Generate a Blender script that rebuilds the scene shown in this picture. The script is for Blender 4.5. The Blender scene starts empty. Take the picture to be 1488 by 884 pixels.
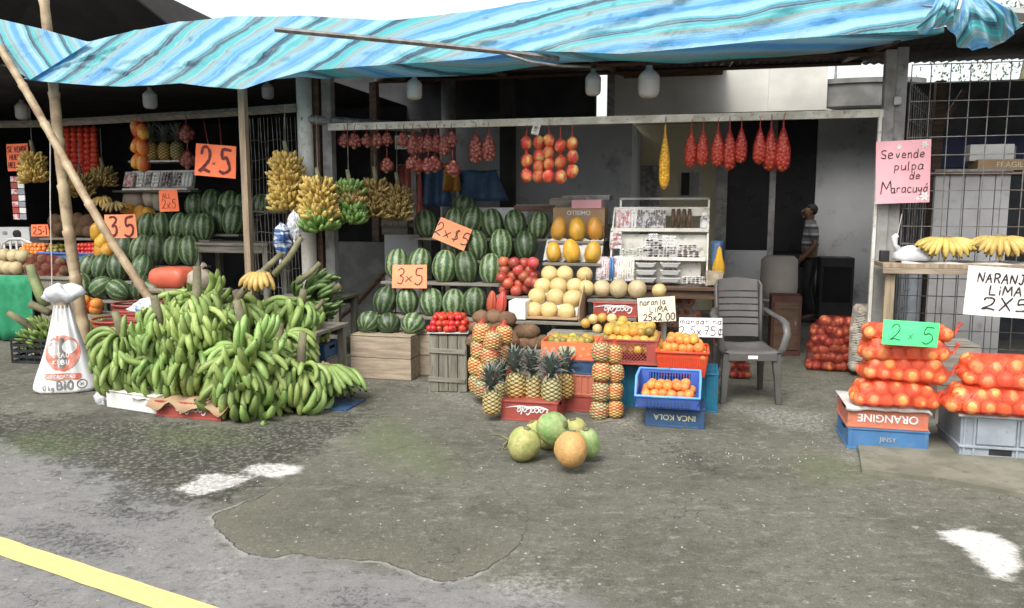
import bpy, bmesh, math, random
from mathutils import Vector, Matrix, Euler, noise
random.seed(7)
R = math.radians
SC = bpy.context.scene
COL = SC.collection

# ---------------- camera, sky, sun, exposure ----------------
FPX, CAM_H = 1150.0, 1.55
TH = math.atan(142.0 / FPX)
cam = bpy.data.objects.new('camera', bpy.data.cameras.new('camera')); COL.objects.link(cam)
cam.location = (0, 0, CAM_H); cam.rotation_euler = (R(90) - TH, 0, 0)
cam.data.sensor_width = 36; cam.data.lens = 36 * FPX / 1488.0
cam.data.clip_start = 0.05; cam.data.clip_end = 3000
SC.camera = cam
SUN_EL, SUN_AZ = 52, 205
W = bpy.data.worlds.new('World'); SC.world = W; W.use_nodes = True
wn = W.node_tree; bg = wn.nodes['Background']
sky = wn.nodes.new('ShaderNodeTexSky'); sky.sky_type = 'NISHITA'; sky.sun_disc = False
sky.sun_elevation = R(SUN_EL); sky.sun_rotation = R(SUN_AZ)
sky.air_density = 1.3; sky.dust_density = 4.0; sky.ozone_density = 1.0
hs = wn.nodes.new('ShaderNodeHueSaturation'); hs.inputs['Saturation'].default_value = 0.28; hs.inputs['Value'].default_value = 1.25
wn.links.new(sky.outputs[0], hs.inputs['Color']); wn.links.new(hs.outputs[0], bg.inputs[0]); bg.inputs[1].default_value = 0.15
sl = bpy.data.lights.new('sun', 'SUN'); sl.energy = 1.3; sl.angle = R(22); sl.color = (1, .97, .92)
so = bpy.data.objects.new('sun', sl); COL.objects.link(so)
so.rotation_euler = (R(90 - SUN_EL), 0, R(180 - SUN_AZ))
SC.view_settings.view_transform = 'Standard'; SC.view_settings.look = 'None'
SC.view_settings.exposure = 0.64; SC.view_settings.gamma = 1.0
SC.cycles.max_bounces = 7; SC.cycles.transparent_max_bounces = 12; SC.cycles.diffuse_bounces = 4
SC.cycles.use_denoising = True; SC.cycles.caustics_reflective = False; SC.cycles.caustics_refractive = False

# ---------------- where things stand ----------------
AF = R(-13.5)                      # the row of stalls runs at this angle
U = Vector((math.cos(AF), math.sin(AF), 0)); N = Vector((-math.sin(AF), math.cos(AF), 0)); ZU = Vector((0, 0, 1))
O = Vector((0, 7.567, 0))
def ray(px, py):
    dx = (px - 744) / FPX; dy = (442 - py) / FPX
    return Vector((dx, math.cos(TH) + dy * math.sin(TH), -math.sin(TH) + dy * math.cos(TH)))
CP = Vector((0, 0, CAM_H))
def F(px, py, d):                  # point on the vertical plane d metres behind the stall front
    r = ray(px, py); return CP + r * ((d + O.dot(N)) / r.dot(N))
def G(px, py, z=0.0):              # point on a level plane
    r = ray(px, py); return CP + r * ((z - CAM_H) / r.z)
def S(s, d, z=0.0): return O + U * s + N * d + ZU * z
def sd(p): q = p - O; return q.dot(U), q.dot(N)
def mpp(p): return (p.y * math.cos(TH) + (CAM_H - p.z) * math.sin(TH)) / FPX   # metres per photo pixel there
def BX(x0, x1, yt, yb, d, depth, ground=False):     # a box aligned with the stalls: base centre, width, depth, height
    a = F(x0, yb, d); b = F(x1, yb, d); w = (b - a).dot(U); t = F((x0 + x1) / 2, yt, d); m = F((x0 + x1) / 2, yb, d)
    z0 = 0.0 if ground else m.z
    c = m + N * (depth / 2); c.z = z0
    return c, abs(w), depth, t.z - z0

# ---------------- mesh builder ----------------
def rotm(rz=0, rx=0, ry=0): return Euler((rx, ry, rz)).to_matrix().to_4x4()
class MB:
    def __init__(s): s.v = []; s.f = []; s.al = None
    def add(s, vs, fs, M=None):
        k = len(s.v)
        s.v += [tuple(M @ Vector(v)) if M else tuple(v) for v in vs]
        s.f += [tuple(i + k for i in f) for f in fs]; return s
    def box(s, c, size, M=None, rz=0, rx=0, ry=0):
        x, y, z = [q / 2 for q in size]
        m = Matrix.Translation(Vector(c)) @ rotm(rz, rx, ry)
        if M: m = M @ m
        return s.add([(-x,-y,-z),(x,-y,-z),(x,y,-z),(-x,y,-z),(-x,-y,z),(x,-y,z),(x,y,z),(-x,y,z)],
              [(0,3,2,1),(4,5,6,7),(0,1,5,4),(1,2,6,5),(2,3,7,6),(3,0,4,7)], m)
    def tube(s, pts, r, n=8, cap=True, flat=1.0):
        pts = [Vector(p) for p in pts]; m = len(pts)
        rs = r if isinstance(r, (list, tuple)) else [r] * m
        vs = []; up = None
        for i, p in enumerate(pts):
            t = (pts[min(i+1, m-1)] - pts[max(i-1, 0)])
            t = t.normalized() if t.length > 1e-9 else Vector((0,0,1))
            if up is None:
                up = Vector((0,0,1)) if abs(t.z) < .9 else Vector((1,0,0))
            x = up.cross(t)
            if x.length < 1e-6: x = Vector((1,0,0)).cross(t)
            x.normalize(); y = t.cross(x); up = y
            for k in range(n):
                a = 2 * math.pi * k / n
                vs.append(p + (x * math.cos(a) + y * math.sin(a) * flat) * rs[i])
        fs = [(i*n+k, i*n+(k+1)%n, (i+1)*n+(k+1)%n, (i+1)*n+k) for i in range(m-1) for k in range(n)]
        if cap: fs += [tuple(range(n-1, -1, -1)), tuple(range((m-1)*n, m*n))]
        return s.add(vs, fs)
    def lathe(s, prof, n=24, c=(0,0,0), fn=None, M=None):
        vs = []; m = len(prof); c = Vector(c)
        for i, (r, z) in enumerate(prof):
            for k in range(n):
                a = 2 * math.pi * k / n; rr, zz = (r, z) if fn is None else fn(r, z, a)
                vs.append(c + Vector((rr * math.cos(a), rr * math.sin(a), zz)))
        fs = [(i*n+k, i*n+(k+1)%n, (i+1)*n+(k+1)%n, (i+1)*n+k) for i in range(m-1) for k in range(n)]
        if prof[0][0] > 1e-4: fs.append(tuple(range(n-1, -1, -1)))
        if prof[-1][0] > 1e-4: fs.append(tuple(range((m-1)*n, m*n)))
        return s.add(vs, fs, M)
    def grid(s, rows):
        n = len(rows[0]); vs = [p for r in rows for p in r]
        return s.add(vs, [(i*n+k, i*n+k+1, (i+1)*n+k+1, (i+1)*n+k) for i in range(len(rows)-1) for k in range(n-1)])
    def mesh(s, name, smooth=True):
        me = bpy.data.meshes.new(name); me.from_pydata(s.v, [], s.f); me.validate(clean_customdata=False)
        if s.al is not None: me.attributes.new('along', 'FLOAT', 'POINT').data.foreach_set('value', (s.al + [.5]*len(s.v))[:len(s.v)])
        if smooth: me.polygons.foreach_set('use_smooth', [True] * len(me.polygons))
        return me
    def build(s, name, mat, parent=None, loc=None, rz=0, smooth=False, bevel=0, solid=0, rot=None):
        me = s.mesh(name, smooth); o = mk(name, me, mat, parent, loc, rz, rot)
        if solid:
            md = o.modifiers.new('thickness', 'SOLIDIFY'); md.thickness = solid; md.offset = 0
        if bevel:
            md = o.modifiers.new('bevel', 'BEVEL'); md.width = bevel; md.segments = 2; md.limit_method = 'ANGLE'; md.angle_limit = R(40)
        return o
def mk(name, me, mat=None, parent=None, loc=None, rz=0, rot=None, scale=None):
    o = bpy.data.objects.new(name, me); COL.objects.link(o)
    if mat is not None and me is not None and len(me.materials) == 0: me.materials.append(mat)
    if parent: o.parent = parent
    if loc is not None: o.location = loc
    o.rotation_euler = rot if rot is not None else (0, 0, rz)
    if scale is not None: o.scale = scale
    return o
def T(o, label, cat, group=None, kind=None):
    if label: o['label'] = label
    if cat: o['category'] = cat
    if group: o['group'] = group
    if kind: o['kind'] = kind
    return o
def thing(name, label, cat, loc=(0,0,0), rz=AF, group=None, rot=None):
    o = bpy.data.objects.new(name, None); COL.objects.link(o); o.location = loc
    o.rotation_euler = rot if rot is not None else (0, 0, rz); o.empty_display_size = .05
    return T(o, label, cat, group)
def struct(o): o['kind'] = 'structure'; return o
def dup(o, loc=None, rot=None, parent=None, label=None, scale=None):
    c = o.copy(); COL.objects.link(c)
    if parent: c.parent = parent
    if loc is not None: c.location = loc
    if rot is not None: c.rotation_euler = rot
    if scale is not None: c.scale = scale
    if label: c['label'] = label
    for ch in CH.get(o.name, []): dup(ch, parent=c)
    return c
CH = {}
def note_children(o): CH[o.name] = [c for c in COL.objects if c.parent == o]; [note_children(c) for c in CH[o.name]]
ORD = ['first','second','third','fourth','fifth','sixth','seventh','eighth','ninth','tenth','eleventh','twelfth','thirteenth']
def nth(i, n):
    if n == 1: return 'sole'
    if i == 0: return 'leftmost'
    if i == n - 1: return 'rightmost'
    return ORD[i] + ' from left'
def rnd(a, b): return random.uniform(a, b)

# ---------------- materials ----------------
def base(name):
    m = bpy.data.materials.new(name); m.use_nodes = True
    nt = m.node_tree; return m, nt, nt.nodes['Principled BSDF']
def nd(nt, t, ins=None, **kw):
    n = nt.nodes.new(t)
    for k, v in kw.items(): setattr(n, k, v)
    for k, v in (ins or {}).items():
        if isinstance(v, bpy.types.NodeSocket): nt.links.new(v, n.inputs[k])
        else: n.inputs[k].default_value = v
    return n
def c4(c): return (c[0], c[1], c[2], 1)
def mth(nt, op, a, b=None, c=None, clamp=False):
    n = nt.nodes.new('ShaderNodeMath'); n.operation = op; n.use_clamp = clamp
    for i, v in enumerate((a, b, c)):
        if v is None: continue
        if isinstance(v, bpy.types.NodeSocket): nt.links.new(v, n.inputs[i])
        else: n.inputs[i].default_value = v
    return n.outputs[0]
def mixc(nt, f, a, b, mode='MIX'):
    n = nt.nodes.new('ShaderNodeMix'); n.data_type = 'RGBA'; n.blend_type = mode
    for i, v in ((0, f), (6, a), (7, b)):
        if isinstance(v, bpy.types.NodeSocket): nt.links.new(v, n.inputs[i])
        else: n.inputs[i].default_value = v if i == 0 else c4(v)
    return n.outputs[2]
def ramp(nt, f, stops, interp='LINEAR'):
    n = nt.nodes.new('ShaderNodeValToRGB'); n.color_ramp.interpolation = interp
    e = n.color_ramp.elements
    while len(e) < len(stops): e.new(.5)
    for k, (p, c) in enumerate(stops):
        e[k].position = p; e[k].color = c4(c) if isinstance(c, (tuple, list)) else (c, c, c, 1)
    nt.links.new(f, n.inputs[0]); return n.outputs[0]
def smooth(nt, v, a, b):
    n = nt.nodes.new('ShaderNodeMapRange'); n.interpolation_type = 'SMOOTHSTEP'
    nt.links.new(v, n.inputs[0]); n.inputs[1].default_value = a; n.inputs[2].default_value = b; return n.outputs[0]
def noi(nt, vec, scale, detail=5, rough=.55, dist=0):
    n = nd(nt, 'ShaderNodeTexNoise', {'Scale': scale, 'Detail': detail, 'Roughness': rough, 'Distortion': dist})
    if vec is not None: nt.links.new(vec, n.inputs['Vector'])
    return n.outputs[0]
def crd(nt, kind='Object', scale=None):
    t = nt.nodes.new('ShaderNodeTexCoord').outputs[kind]
    if scale is None: return t
    m = nd(nt, 'ShaderNodeMapping', {'Vector': t, 'Scale': scale}); return m.outputs[0]
def bumpn(nt, bs, h, strength=.3, dist=.01):
    b = nd(nt, 'ShaderNodeBump', {'Strength': strength, 'Distance': dist, 'Height': h}); nt.links.new(b.outputs[0], bs.inputs['Normal'])
def pm(name, c1, c2=None, sc=6, rough=.6, bump=.15, bsc=60, metal=0, spec=.4, var=.0, stretch=None, bd=.004, lo=.35, hi=.65, tl=0, dirt=None, dk=.7):
    m, nt, bs = base(name)
    v = crd(nt, 'Object', stretch)
    if c2 is None: c2 = tuple(q * .75 for q in c1)
    # every copy reads its own patch of the pattern
    oi = nd(nt, 'ShaderNodeObjectInfo')
    off = nd(nt, 'ShaderNodeCombineXYZ', {0: mth(nt, 'MULTIPLY', oi.outputs['Random'], 37.0), 1: mth(nt, 'MULTIPLY', oi.outputs['Random'], 11.0)}).outputs[0]
    v2 = nd(nt, 'ShaderNodeVectorMath', {0: v, 1: off}, operation='ADD').outputs[0]
    f = smooth(nt, noi(nt, v2, sc), lo, hi)
    col = mixc(nt, f, c1, c2)
    if dirt: col = mixc(nt, mth(nt, 'MULTIPLY', smooth(nt, noi(nt, v2, sc * 2.7, 8, .7), .52, .7), .7), col, dirt)
    if var:
        h = nd(nt, 'ShaderNodeHueSaturation', {'Color': col, 'Value': mth(nt, 'MULTIPLY_ADD', oi.outputs['Random'], 2 * var, 1 - var),
             'Hue': mth(nt, 'MULTIPLY_ADD', mth(nt, 'FRACT', mth(nt, 'MULTIPLY', oi.outputs['Random'], 7.31)), var * .12, .5 - var * .06)}); col = h.outputs[0]
    nt.links.new(col, bs.inputs['Base Color'])
    bs.inputs['Metallic'].default_value = metal; bs.inputs['Specular IOR Level'].default_value = spec
    nt.links.new(mth(nt, 'MULTIPLY_ADD', f, .18, rough - .09, clamp=True), bs.inputs['Roughness'])
    if bump: bumpn(nt, bs, noi(nt, v2, bsc, 4), bump, bd)
    if tl:
        out = nt.nodes['Material Output']; tr = nd(nt, 'ShaderNodeBsdfTranslucent', {0: col})
        mx = nd(nt, 'ShaderNodeMixShader', {0: tl, 1: bs.outputs[0], 2: tr.outputs[0]}); nt.links.new(mx.outputs[0], out.inputs[0])
    return m
def tipped(m, dark=(.035,.028,.02), c=None):      # brown withered tips and stem ends
    nt = m.node_tree; bs = nt.nodes['Principled BSDF']; l = bs.inputs['Base Color'].links[0]; col = l.from_socket
    a = nd(nt, 'ShaderNodeAttribute', attribute_name='along').outputs['Fac']; n = noi(nt, crd(nt), 30, 3)
    f = smooth(nt, mth(nt, 'ADD', a, mth(nt, 'MULTIPLY', mth(nt, 'SUBTRACT', n, .5), .10)), .90, .98)
    if c: col = mixc(nt, mth(nt, 'SUBTRACT', 1., smooth(nt, a, .05, .30)), col, c)
    nt.links.new(mixc(nt, f, col, dark), bs.inputs['Base Color']); return m
def netmat(name, col, cover=.45, freq=55):     # knitted plastic net: thin crossing threads with holes between
    m, nt, bs = base(name); bs.inputs['Base Color'].default_value = c4(col); bs.inputs['Roughness'].default_value = .45
    v = crd(nt); sp = nd(nt, 'ShaderNodeSeparateXYZ', {0: v})
    x = mth(nt, 'ADD', sp.outputs[0], sp.outputs[1]); z = sp.outputs[2]
    a = mth(nt, 'ABSOLUTE', mth(nt, 'SINE', mth(nt, 'MULTIPLY', mth(nt, 'ADD', x, z), freq * math.pi)))
    b = mth(nt, 'ABSOLUTE', mth(nt, 'SINE', mth(nt, 'MULTIPLY', mth(nt, 'SUBTRACT', x, z), freq * math.pi)))
    mn = mth(nt, 'MINIMUM', a, b); f = mth(nt, 'LESS_THAN', mn, cover)
    tr = nd(nt, 'ShaderNodeBsdfTransparent'); out = nt.nodes['Material Output']
    mx = nd(nt, 'ShaderNodeMixShader', {0: f, 1: tr.outputs[0], 2: bs.outputs[0]}); nt.links.new(mx.outputs[0], out.inputs[0]); return m
def clear(name, col=(1,1,1), a=.3, rough=.2):
    m, nt, bs = base(name); bs.inputs['Base Color'].default_value = c4(col); bs.inputs['Roughness'].default_value = rough
    tr = nd(nt, 'ShaderNodeBsdfTransparent'); out = nt.nodes['Material Output']
    f = mth(nt, 'MULTIPLY_ADD', smooth(nt, noi(nt, crd(nt), 30, 3), .45, .6), .35, a - .1, clamp=True)
    mx = nd(nt, 'ShaderNodeMixShader', {0: f, 1: tr.outputs[0], 2: bs.outputs[0]}); nt.links.new(mx.outputs[0], out.inputs[0]); return m

def wood(name, c1, c2, along='X', rough=.75, var=.12):
    st = {'X': (3, 30, 30), 'Y': (30, 3, 30), 'Z': (30, 30, 3)}[along]
    return pm(name, c1, c2, sc=1, rough=rough, bump=.35, bsc=2.2, stretch=st, var=var, spec=.25, dirt=tuple(q * .5 for q in c2))
M = {}
M['wood_pale'] = wood('pale_crate_wood', (.40,.33,.235), (.27,.22,.16), 'X')
M['wood_grey'] = wood('weathered_grey_wood', (.26,.24,.20), (.16,.15,.12), 'X')
M['wood_greyz'] = wood('weathered_upright_wood', (.24,.23,.18), (.15,.14,.11), 'Z')
M['wood_dark'] = wood('dark_stained_wood', (.12,.07,.045), (.07,.045,.03), 'X', .5)
M['wood_post'] = wood('pale_wood_post', (.36,.28,.19), (.25,.19,.13), 'Z')
M['beam'] = pm('painted_beam', (.62,.61,.52), (.42,.40,.33), sc=5, rough=.6, dirt=(.2,.16,.1))
M['bamboo'] = pm('dry_bamboo', (.42,.33,.20), (.25,.17,.10), sc=5, rough=.55, bump=.2, dirt=(.10,.07,.05))
M['pole_grey'] = pm('dirty_grey_paint', (.30,.30,.28), (.18,.17,.16), sc=4, dirt=(.1,.09,.08))
M['pole_white'] = pm('off_white_paint', (.74,.72,.66), (.56,.54,.48), sc=4, dirt=(.2,.18,.15))
M['steel'] = pm('dull_steel', (.32,.32,.31), (.18,.17,.16), sc=12, rough=.45, metal=.6)
M['wire'] = pm('grey_wire', (.28,.28,.27), (.16,.13,.11), sc=9, rough=.5, metal=.4)
M['dark'] = pm('shade_dark_sheet', (.030,.030,.032), (.018,.018,.02), sc=2, rough=.8)  # near-black colour stands in for the unlit depth of the stalls
M['roofm'] = pm('dark_roof_sheet', (.04,.037,.034), (.024,.022,.02), sc=1.5, rough=.8)
M['grey_wall'] = pm('grey_plaster', (.50,.505,.51), (.42,.425,.43), sc=1.2, rough=.9, bump=.2, bsc=20, dirt=(.18,.18,.18))
M['cream_wall'] = pm('cream_plaster', (.80,.72,.50), (.72,.64,.44), sc=1.2, rough=.9, bump=.2, bsc=20)
M['pale_wall'] = pm('pale_plaster', (.62,.60,.54), (.45,.44,.40), sc=1.0, rough=.9, bump=.3, bsc=16)
M['block'] = pm('grey_block', (.20,.20,.19), (.13,.13,.12), sc=3, rough=.95, bump=.4)
M['glass_dark'] = pm('dark_glass', (.008,.008,.009), (.012,.012,.013), sc=2, rough=.35, bump=0, spec=.25)
M['red_pl'] = pm('faded_red_plastic', (.38,.085,.065), (.30,.06,.048), sc=5, rough=.42, bump=.05, dirt=(.28,.08,.06))
M['red_bright'] = pm('bright_orange_red_plastic', (.70,.085,.03), (.58,.065,.025), sc=5, rough=.4, bump=.06, dirt=(.42,.12,.07))
M['orange_pl'] = pm('faded_orange_plastic', (.60,.20,.12), (.50,.16,.10), sc=5, rough=.5, bump=.05, dirt=(.3,.15,.1))
M['blue_pl'] = pm('bright_blue_plastic', (.07,.15,.52), (.06,.12,.42), sc=5, rough=.42, bump=.06, dirt=(.13,.18,.38))
M['blue_dk'] = pm('worn_dark_blue_plastic', (.04,.10,.20), (.03,.07,.15), sc=6, rough=.5, bump=.08, dirt=(.12,.13,.13))
M['blue_md'] = pm('worn_blue_plastic', (.07,.20,.40), (.06,.16,.33), sc=6, rough=.5, bump=.08, dirt=(.16,.2,.22))
M['teal_pl'] = pm('worn_teal_plastic', (.02,.19,.30), (.02,.13,.22), sc=6, rough=.5, bump=.08, dirt=(.1,.14,.15))
M['sheet_grey'] = pm('pale_grey_sheet', (.42,.42,.42), (.34,.34,.34), sc=2, rough=.6, bump=.05, dirt=(.25,.24,.23))
M['grey_pl'] = pm('grey_plastic', (.33,.37,.41), (.26,.29,.33), sc=6, rough=.45, bump=.08, dirt=(.2,.2,.2))
M['black_pl'] = pm('black_plastic', (.018,.018,.02), (.03,.03,.03), sc=8, rough=.5, bump=.05)
M['chair_pl'] = pm('brown_grey_plastic', (.105,.10,.094), (.085,.081,.076), sc=6, rough=.42, bump=.06)
M['white_pl'] = pm('white_plastic', (.72,.72,.70), (.62,.62,.6), sc=6, rough=.4, bump=.03)
M['card'] = pm('brown_cardboard', (.40,.27,.16), (.33,.22,.13), sc=4, rough=.9, bump=.15, bsc=90)
M['card_white'] = pm('white_cardboard', (.74,.73,.70), (.66,.65,.62), sc=4, rough=.8, bump=.08)
M['paper'] = pm('newsprint', (.62,.60,.55), (.48,.47,.44), sc=20, rough=.9, bump=.2)
M['ink'] = pm('black_marker', (.03,.02,.02), (.05,.03,.03), sc=20, rough=.6, bump=0)
M['ink_red'] = pm('dark_red_marker', (.16,.02,.02), (.10,.015,.015), sc=20, rough=.6, bump=0)
M['ink_green'] = pm('dark_green_marker', (.01,.10,.04), (.01,.07,.03), sc=20, rough=.6, bump=0)
M['white_ink'] = pm('white_print', (.8,.8,.78), (.6,.58,.55), sc=25, rough=.5, bump=0)
M['fade_ink'] = pm('faded_yellow_print', (.62,.56,.32), (.4,.4,.28), sc=25, rough=.5, bump=0)
M['s_orange'] = pm('fluorescent_orange_card', (.95,.21,.08), (.88,.18,.07), sc=3, rough=.6, bump=.05, bsc=8)
M['s_peach'] = pm('peach_orange_card', (.96,.33,.16), (.90,.28,.13), sc=3, rough=.6, bump=.05, bsc=8)
M['s_green'] = pm('fluorescent_green_card', (.12,.88,.30), (.10,.8,.27), sc=3, rough=.5, bump=.03, bsc=8)
M['s_pink'] = pm('pink_card', (.78,.40,.44), (.72,.36,.40), sc=3, rough=.6, bump=.03, bsc=8)
M['s_white'] = pm('white_card', (.80,.80,.77), (.74,.73,.69), sc=3, rough=.6, bump=.05, bsc=8)
M['s_cream'] = pm('cream_card', (.68,.62,.48), (.6,.55,.42), sc=3, rough=.7, bump=.05, bsc=8)
M['bulb'] = pm('milky_bulb', (.62,.62,.60), (.55,.55,.53), sc=3, rough=.35, bump=0, tl=.2)
M['bulb2'] = pm('bulb_housing', (.50,.50,.48), (.42,.42,.4), sc=5, rough=.4, bump=0)
# fruit
def radial_mat(name, fn):
    m, nt, bs = base(name); v = crd(nt); sp = nd(nt, 'ShaderNodeSeparateXYZ', {0: v})
    ang = mth(nt, 'ARCTAN2', sp.outputs[1], sp.outputs[0])
    oi = nd(nt, 'ShaderNodeObjectInfo').outputs['Random']
    fn(nt, bs, v, sp, ang, oi); return m
def f_melon(nt, bs, v, sp, ang, oi):
    off = nd(nt, 'ShaderNodeCombineXYZ', {0: mth(nt, 'MULTIPLY', oi, 23.)}).outputs[0]
    v = nd(nt, 'ShaderNodeVectorMath', {0: v, 1: off}, operation='ADD').outputs[0]
    n1 = noi(nt, v, 7, 6, .75); n2 = noi(nt, v, 2.5, 3)
    a = mth(nt, 'ADD', mth(nt, 'MULTIPLY', ang, 10.0), mth(nt, 'MULTIPLY', mth(nt, 'SUBTRACT', n1, .5), 7.5))
    s = mth(nt, 'ADD', mth(nt, 'SINE', a), mth(nt, 'MULTIPLY', mth(nt, 'SUBTRACT', n2, .5), 2.0))
    s2 = mth(nt, 'ADD', s, mth(nt, 'MULTIPLY', mth(nt, 'SUBTRACT', oi, .5), .8))
    f = smooth(nt, s2, -.25, 1.15)
    dark = mixc(nt, n1, (.022,.055,.018), (.05,.105,.032))
    pale = mixc(nt, n1, (.10,.19,.06), (.34,.38,.22))
    col = mixc(nt, f, dark, pale)
    h = nd(nt, 'ShaderNodeHueSaturation', {'Color': col, 'Value': mth(nt, 'MULTIPLY_ADD', mth(nt, 'FRACT', mth(nt, 'MULTIPLY', oi, 5.7)), .7, .62), 'Saturation': .92})
    nt.links.new(h.outputs[0], bs.inputs['Base Color']); bs.inputs['Roughness'].default_value = .42
    bumpn(nt, bs, noi(nt, v, 9, 4), .15, .02)
M['watermelon'] = radial_mat('striped_watermelon_rind', f_melon)
def f_pine(nt, bs, v, sp, ang, oi):
    a = mth(nt, 'MULTIPLY', ang, 3.5); z = mth(nt, 'MULTIPLY', sp.outputs[2], 10.5)
    s1 = mth(nt, 'SINE', mth(nt, 'ADD', a, z)); s2 = mth(nt, 'SINE', mth(nt, 'SUBTRACT', a, z))
    e = mth(nt, 'ABSOLUTE', mth(nt, 'MULTIPLY', s1, s2))
    n1 = noi(nt, v, 2.0, 3)
    k = mth(nt, 'ADD', mth(nt, 'MULTIPLY', mth(nt, 'SUBTRACT', oi, .5), .8), mth(nt, 'ADD', mth(nt, 'MULTIPLY', sp.outputs[2], -.25), n1))
    eye = mixc(nt, smooth(nt, k, .2, .8), (.40,.34,.15), (.64,.38,.10))
    col = mixc(nt, smooth(nt, e, .06, .38), (.045,.055,.02), eye)
    col = mixc(nt, mth(nt, 'MULTIPLY', smooth(nt, e, .72, .95), .7), col, (.66,.56,.36))
    nt.links.new(col, bs.inputs['Base Color']); bs.inputs['Roughness'].default_value = .6
M['pineapple'] = radial_mat('pineapple_skin', f_pine)
M['pine_leaf'] = pm('pineapple_leaf', (.12,.15,.125), (.20,.225,.195), sc=6, rough=.5, bump=.05, var=.15)
def fruitm(name, c1, c2, spots=None, rough=.4, sc=1.2, bump=.12, bsc=22, var=.16, lo=.35, hi=.65, bd=.02): return pm(name, c1, c2, sc=sc, rough=rough, bump=bump, bsc=bsc, var=var, lo=lo, hi=hi, bd=bd, dirt=spots, spec=.45)
M['orange'] = fruitm('orange_peel', (.74,.26,.04), (.62,.32,.06), rough=.5, spots=(.45,.32,.08))
M['lime_orange'] = fruitm('yellow_orange_peel', (.60,.34,.06), (.42,.30,.06), spots=(.30,.26,.05), var=.25)
M['green_orange'] = fruitm('olive_peel', (.34,.27,.06), (.20,.19,.05), spots=(.45,.28,.07), var=.3)
M['mandarin'] = fruitm('mandarin_peel', (.80,.20,.045), (.70,.30,.07), spots=(.55,.35,.09))
M['bag_orange'] = fruitm('bagged_orange_peel', (.84,.30,.11), (.76,.20,.06), rough=.5, var=.25, spots=(.80,.36,.12))
M['tomato'] = fruitm('tomato_skin', (.56,.05,.028), (.45,.035,.02), rough=.3, bump=.03)
M['mango'] = fruitm('mango_skin', (.55,.08,.05), (.60,.42,.14), rough=.35, sc=.9, var=.3, lo=.42, hi=.6)
M['redfruit'] = fruitm('red_tree_tomato_skin', (.48,.05,.045), (.35,.12,.06), rough=.3, var=.3)
M['honeydew'] = fruitm('pale_yellow_melon_rind', (.66,.50,.22), (.58,.44,.20), spots=(.45,.36,.17), var=.12)
M['cantaloupe'] = fruitm('netted_melon_rind', (.52,.42,.24), (.44,.36,.20), spots=(.34,.30,.17), bump=.4, bsc=12)
M['papaya'] = fruitm('orange_yellow_papaya_skin', (.66,.30,.035), (.48,.28,.04), spots=(.30,.24,.05), rough=.4, var=.2)
M['mamey'] = fruitm('rough_brown_skin', (.22,.13,.07), (.15,.09,.05), rough=.85, bump=.6, bsc=30)
M['coconut'] = fruitm('green_coconut_husk', (.30,.36,.10), (.48,.42,.17), spots=(.26,.18,.08), sc=1.6, rough=.6, bump=.35, bsc=9)
M['coco_green'] = fruitm('fresh_green_coconut_husk', (.18,.33,.10), (.36,.42,.18), spots=(.20,.14,.07), sc=1.5, rough=.55, bump=.3, bsc=9)
M['coco_brown'] = fruitm('ripe_orange_coconut_husk', (.55,.30,.10), (.42,.25,.10), spots=(.24,.14,.06), sc=1.8, rough=.6, bump=.35, bsc=9)
M['pod'] = fruitm('red_cacao_pod', (.50,.07,.05), (.40,.10,.05), rough=.5)
M['garlic'] = fruitm('reddish_garlic_bulb', (.22,.075,.05), (.40,.22,.17), rough=.5)
M['onion'] = fruitm('red_onion_skin', (.36,.045,.03), (.48,.14,.05), rough=.35)
M['potato'] = fruitm('potato_skin', (.42,.36,.28), (.34,.29,.22), rough=.8)
M['yellowf'] = fruitm('yellow_guava_skin', (.70,.45,.05), (.62,.34,.05))
M['plantain'] = pm('green_plantain_peel', (.285,.385,.12), (.185,.28,.07), sc=7, rough=.45, bump=.2, bsc=20, var=.28, spec=.4, dirt=(.22,.22,.08))
M['plantain_dk'] = pm('dark_green_plantain_peel', (.12,.19,.06), (.08,.14,.04), sc=9, rough=.42, bump=.12, bsc=25, var=.12)
M['banana'] = pm('ripe_banana_peel', (.58,.42,.12), (.44,.31,.085), sc=12, rough=.45, bump=.1, bsc=30, var=.12, dirt=(.22,.15,.05))
M['banana_dull'] = pm('dull_small_banana_peel', (.36,.26,.09), (.26,.19,.07), sc=12, rough=.5, bump=.1, bsc=30, var=.15, dirt=(.12,.08,.04))
M['banana_green'] = pm('unripe_banana_peel', (.20,.34,.09), (.15,.26,.07), sc=12, rough=.45, bump=.1, bsc=30, var=.1)
for _k, _c in (('plantain',(.20,.24,.07)),('plantain_dk',(.08,.12,.035)),('banana',(.42,.34,.10)),('banana_dull',(.2,.16,.06)),('banana_green',(.16,.24,.07))): tipped(M[_k], c=_c)
M['stalk'] = pm('cut_plantain_stalk', (.20,.19,.10), (.13,.11,.07), sc=8, rough=.7, bump=.4, bsc=30, dirt=(.08,.06,.04))
M['net_orange'] = netmat('orange_red_net', (.70,.07,.028), .46, 85)
M['net_red'] = netmat('dark_red_net', (.20,.018,.015), .30, 70)
M['net_bright'] = netmat('bright_red_net', (.36,.02,.015), .36, 80)
M['net_yellow'] = netmat('yellow_net', (.75,.40,.03), .35, 80)
M['net_pine'] = netmat('pink_net', (.66,.07,.035), .36, 60)
M['net_white'] = netmat('white_net', (.6,.58,.5), .35, 45)
M['string'] = pm('red_string', (.35,.05,.04), (.25,.04,.03), sc=20)
M['clear_bag'] = clear('clear_plastic_bag', (.85,.87,.9), .45)
M['film'] = clear('clear_plastic_film', (.8,.8,.8), .22, .12)
M['white_bag'] = pm('thin_white_plastic', (.78,.79,.80), (.66,.67,.70), sc=9, rough=.35, bump=.5, bsc=14, bd=.02, tl=.25)
M['green_cloth'] = pm('green_shade_cloth', (.03,.26,.12), (.02,.20,.09), sc=8, rough=.8, bump=.3, bsc=80)
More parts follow.
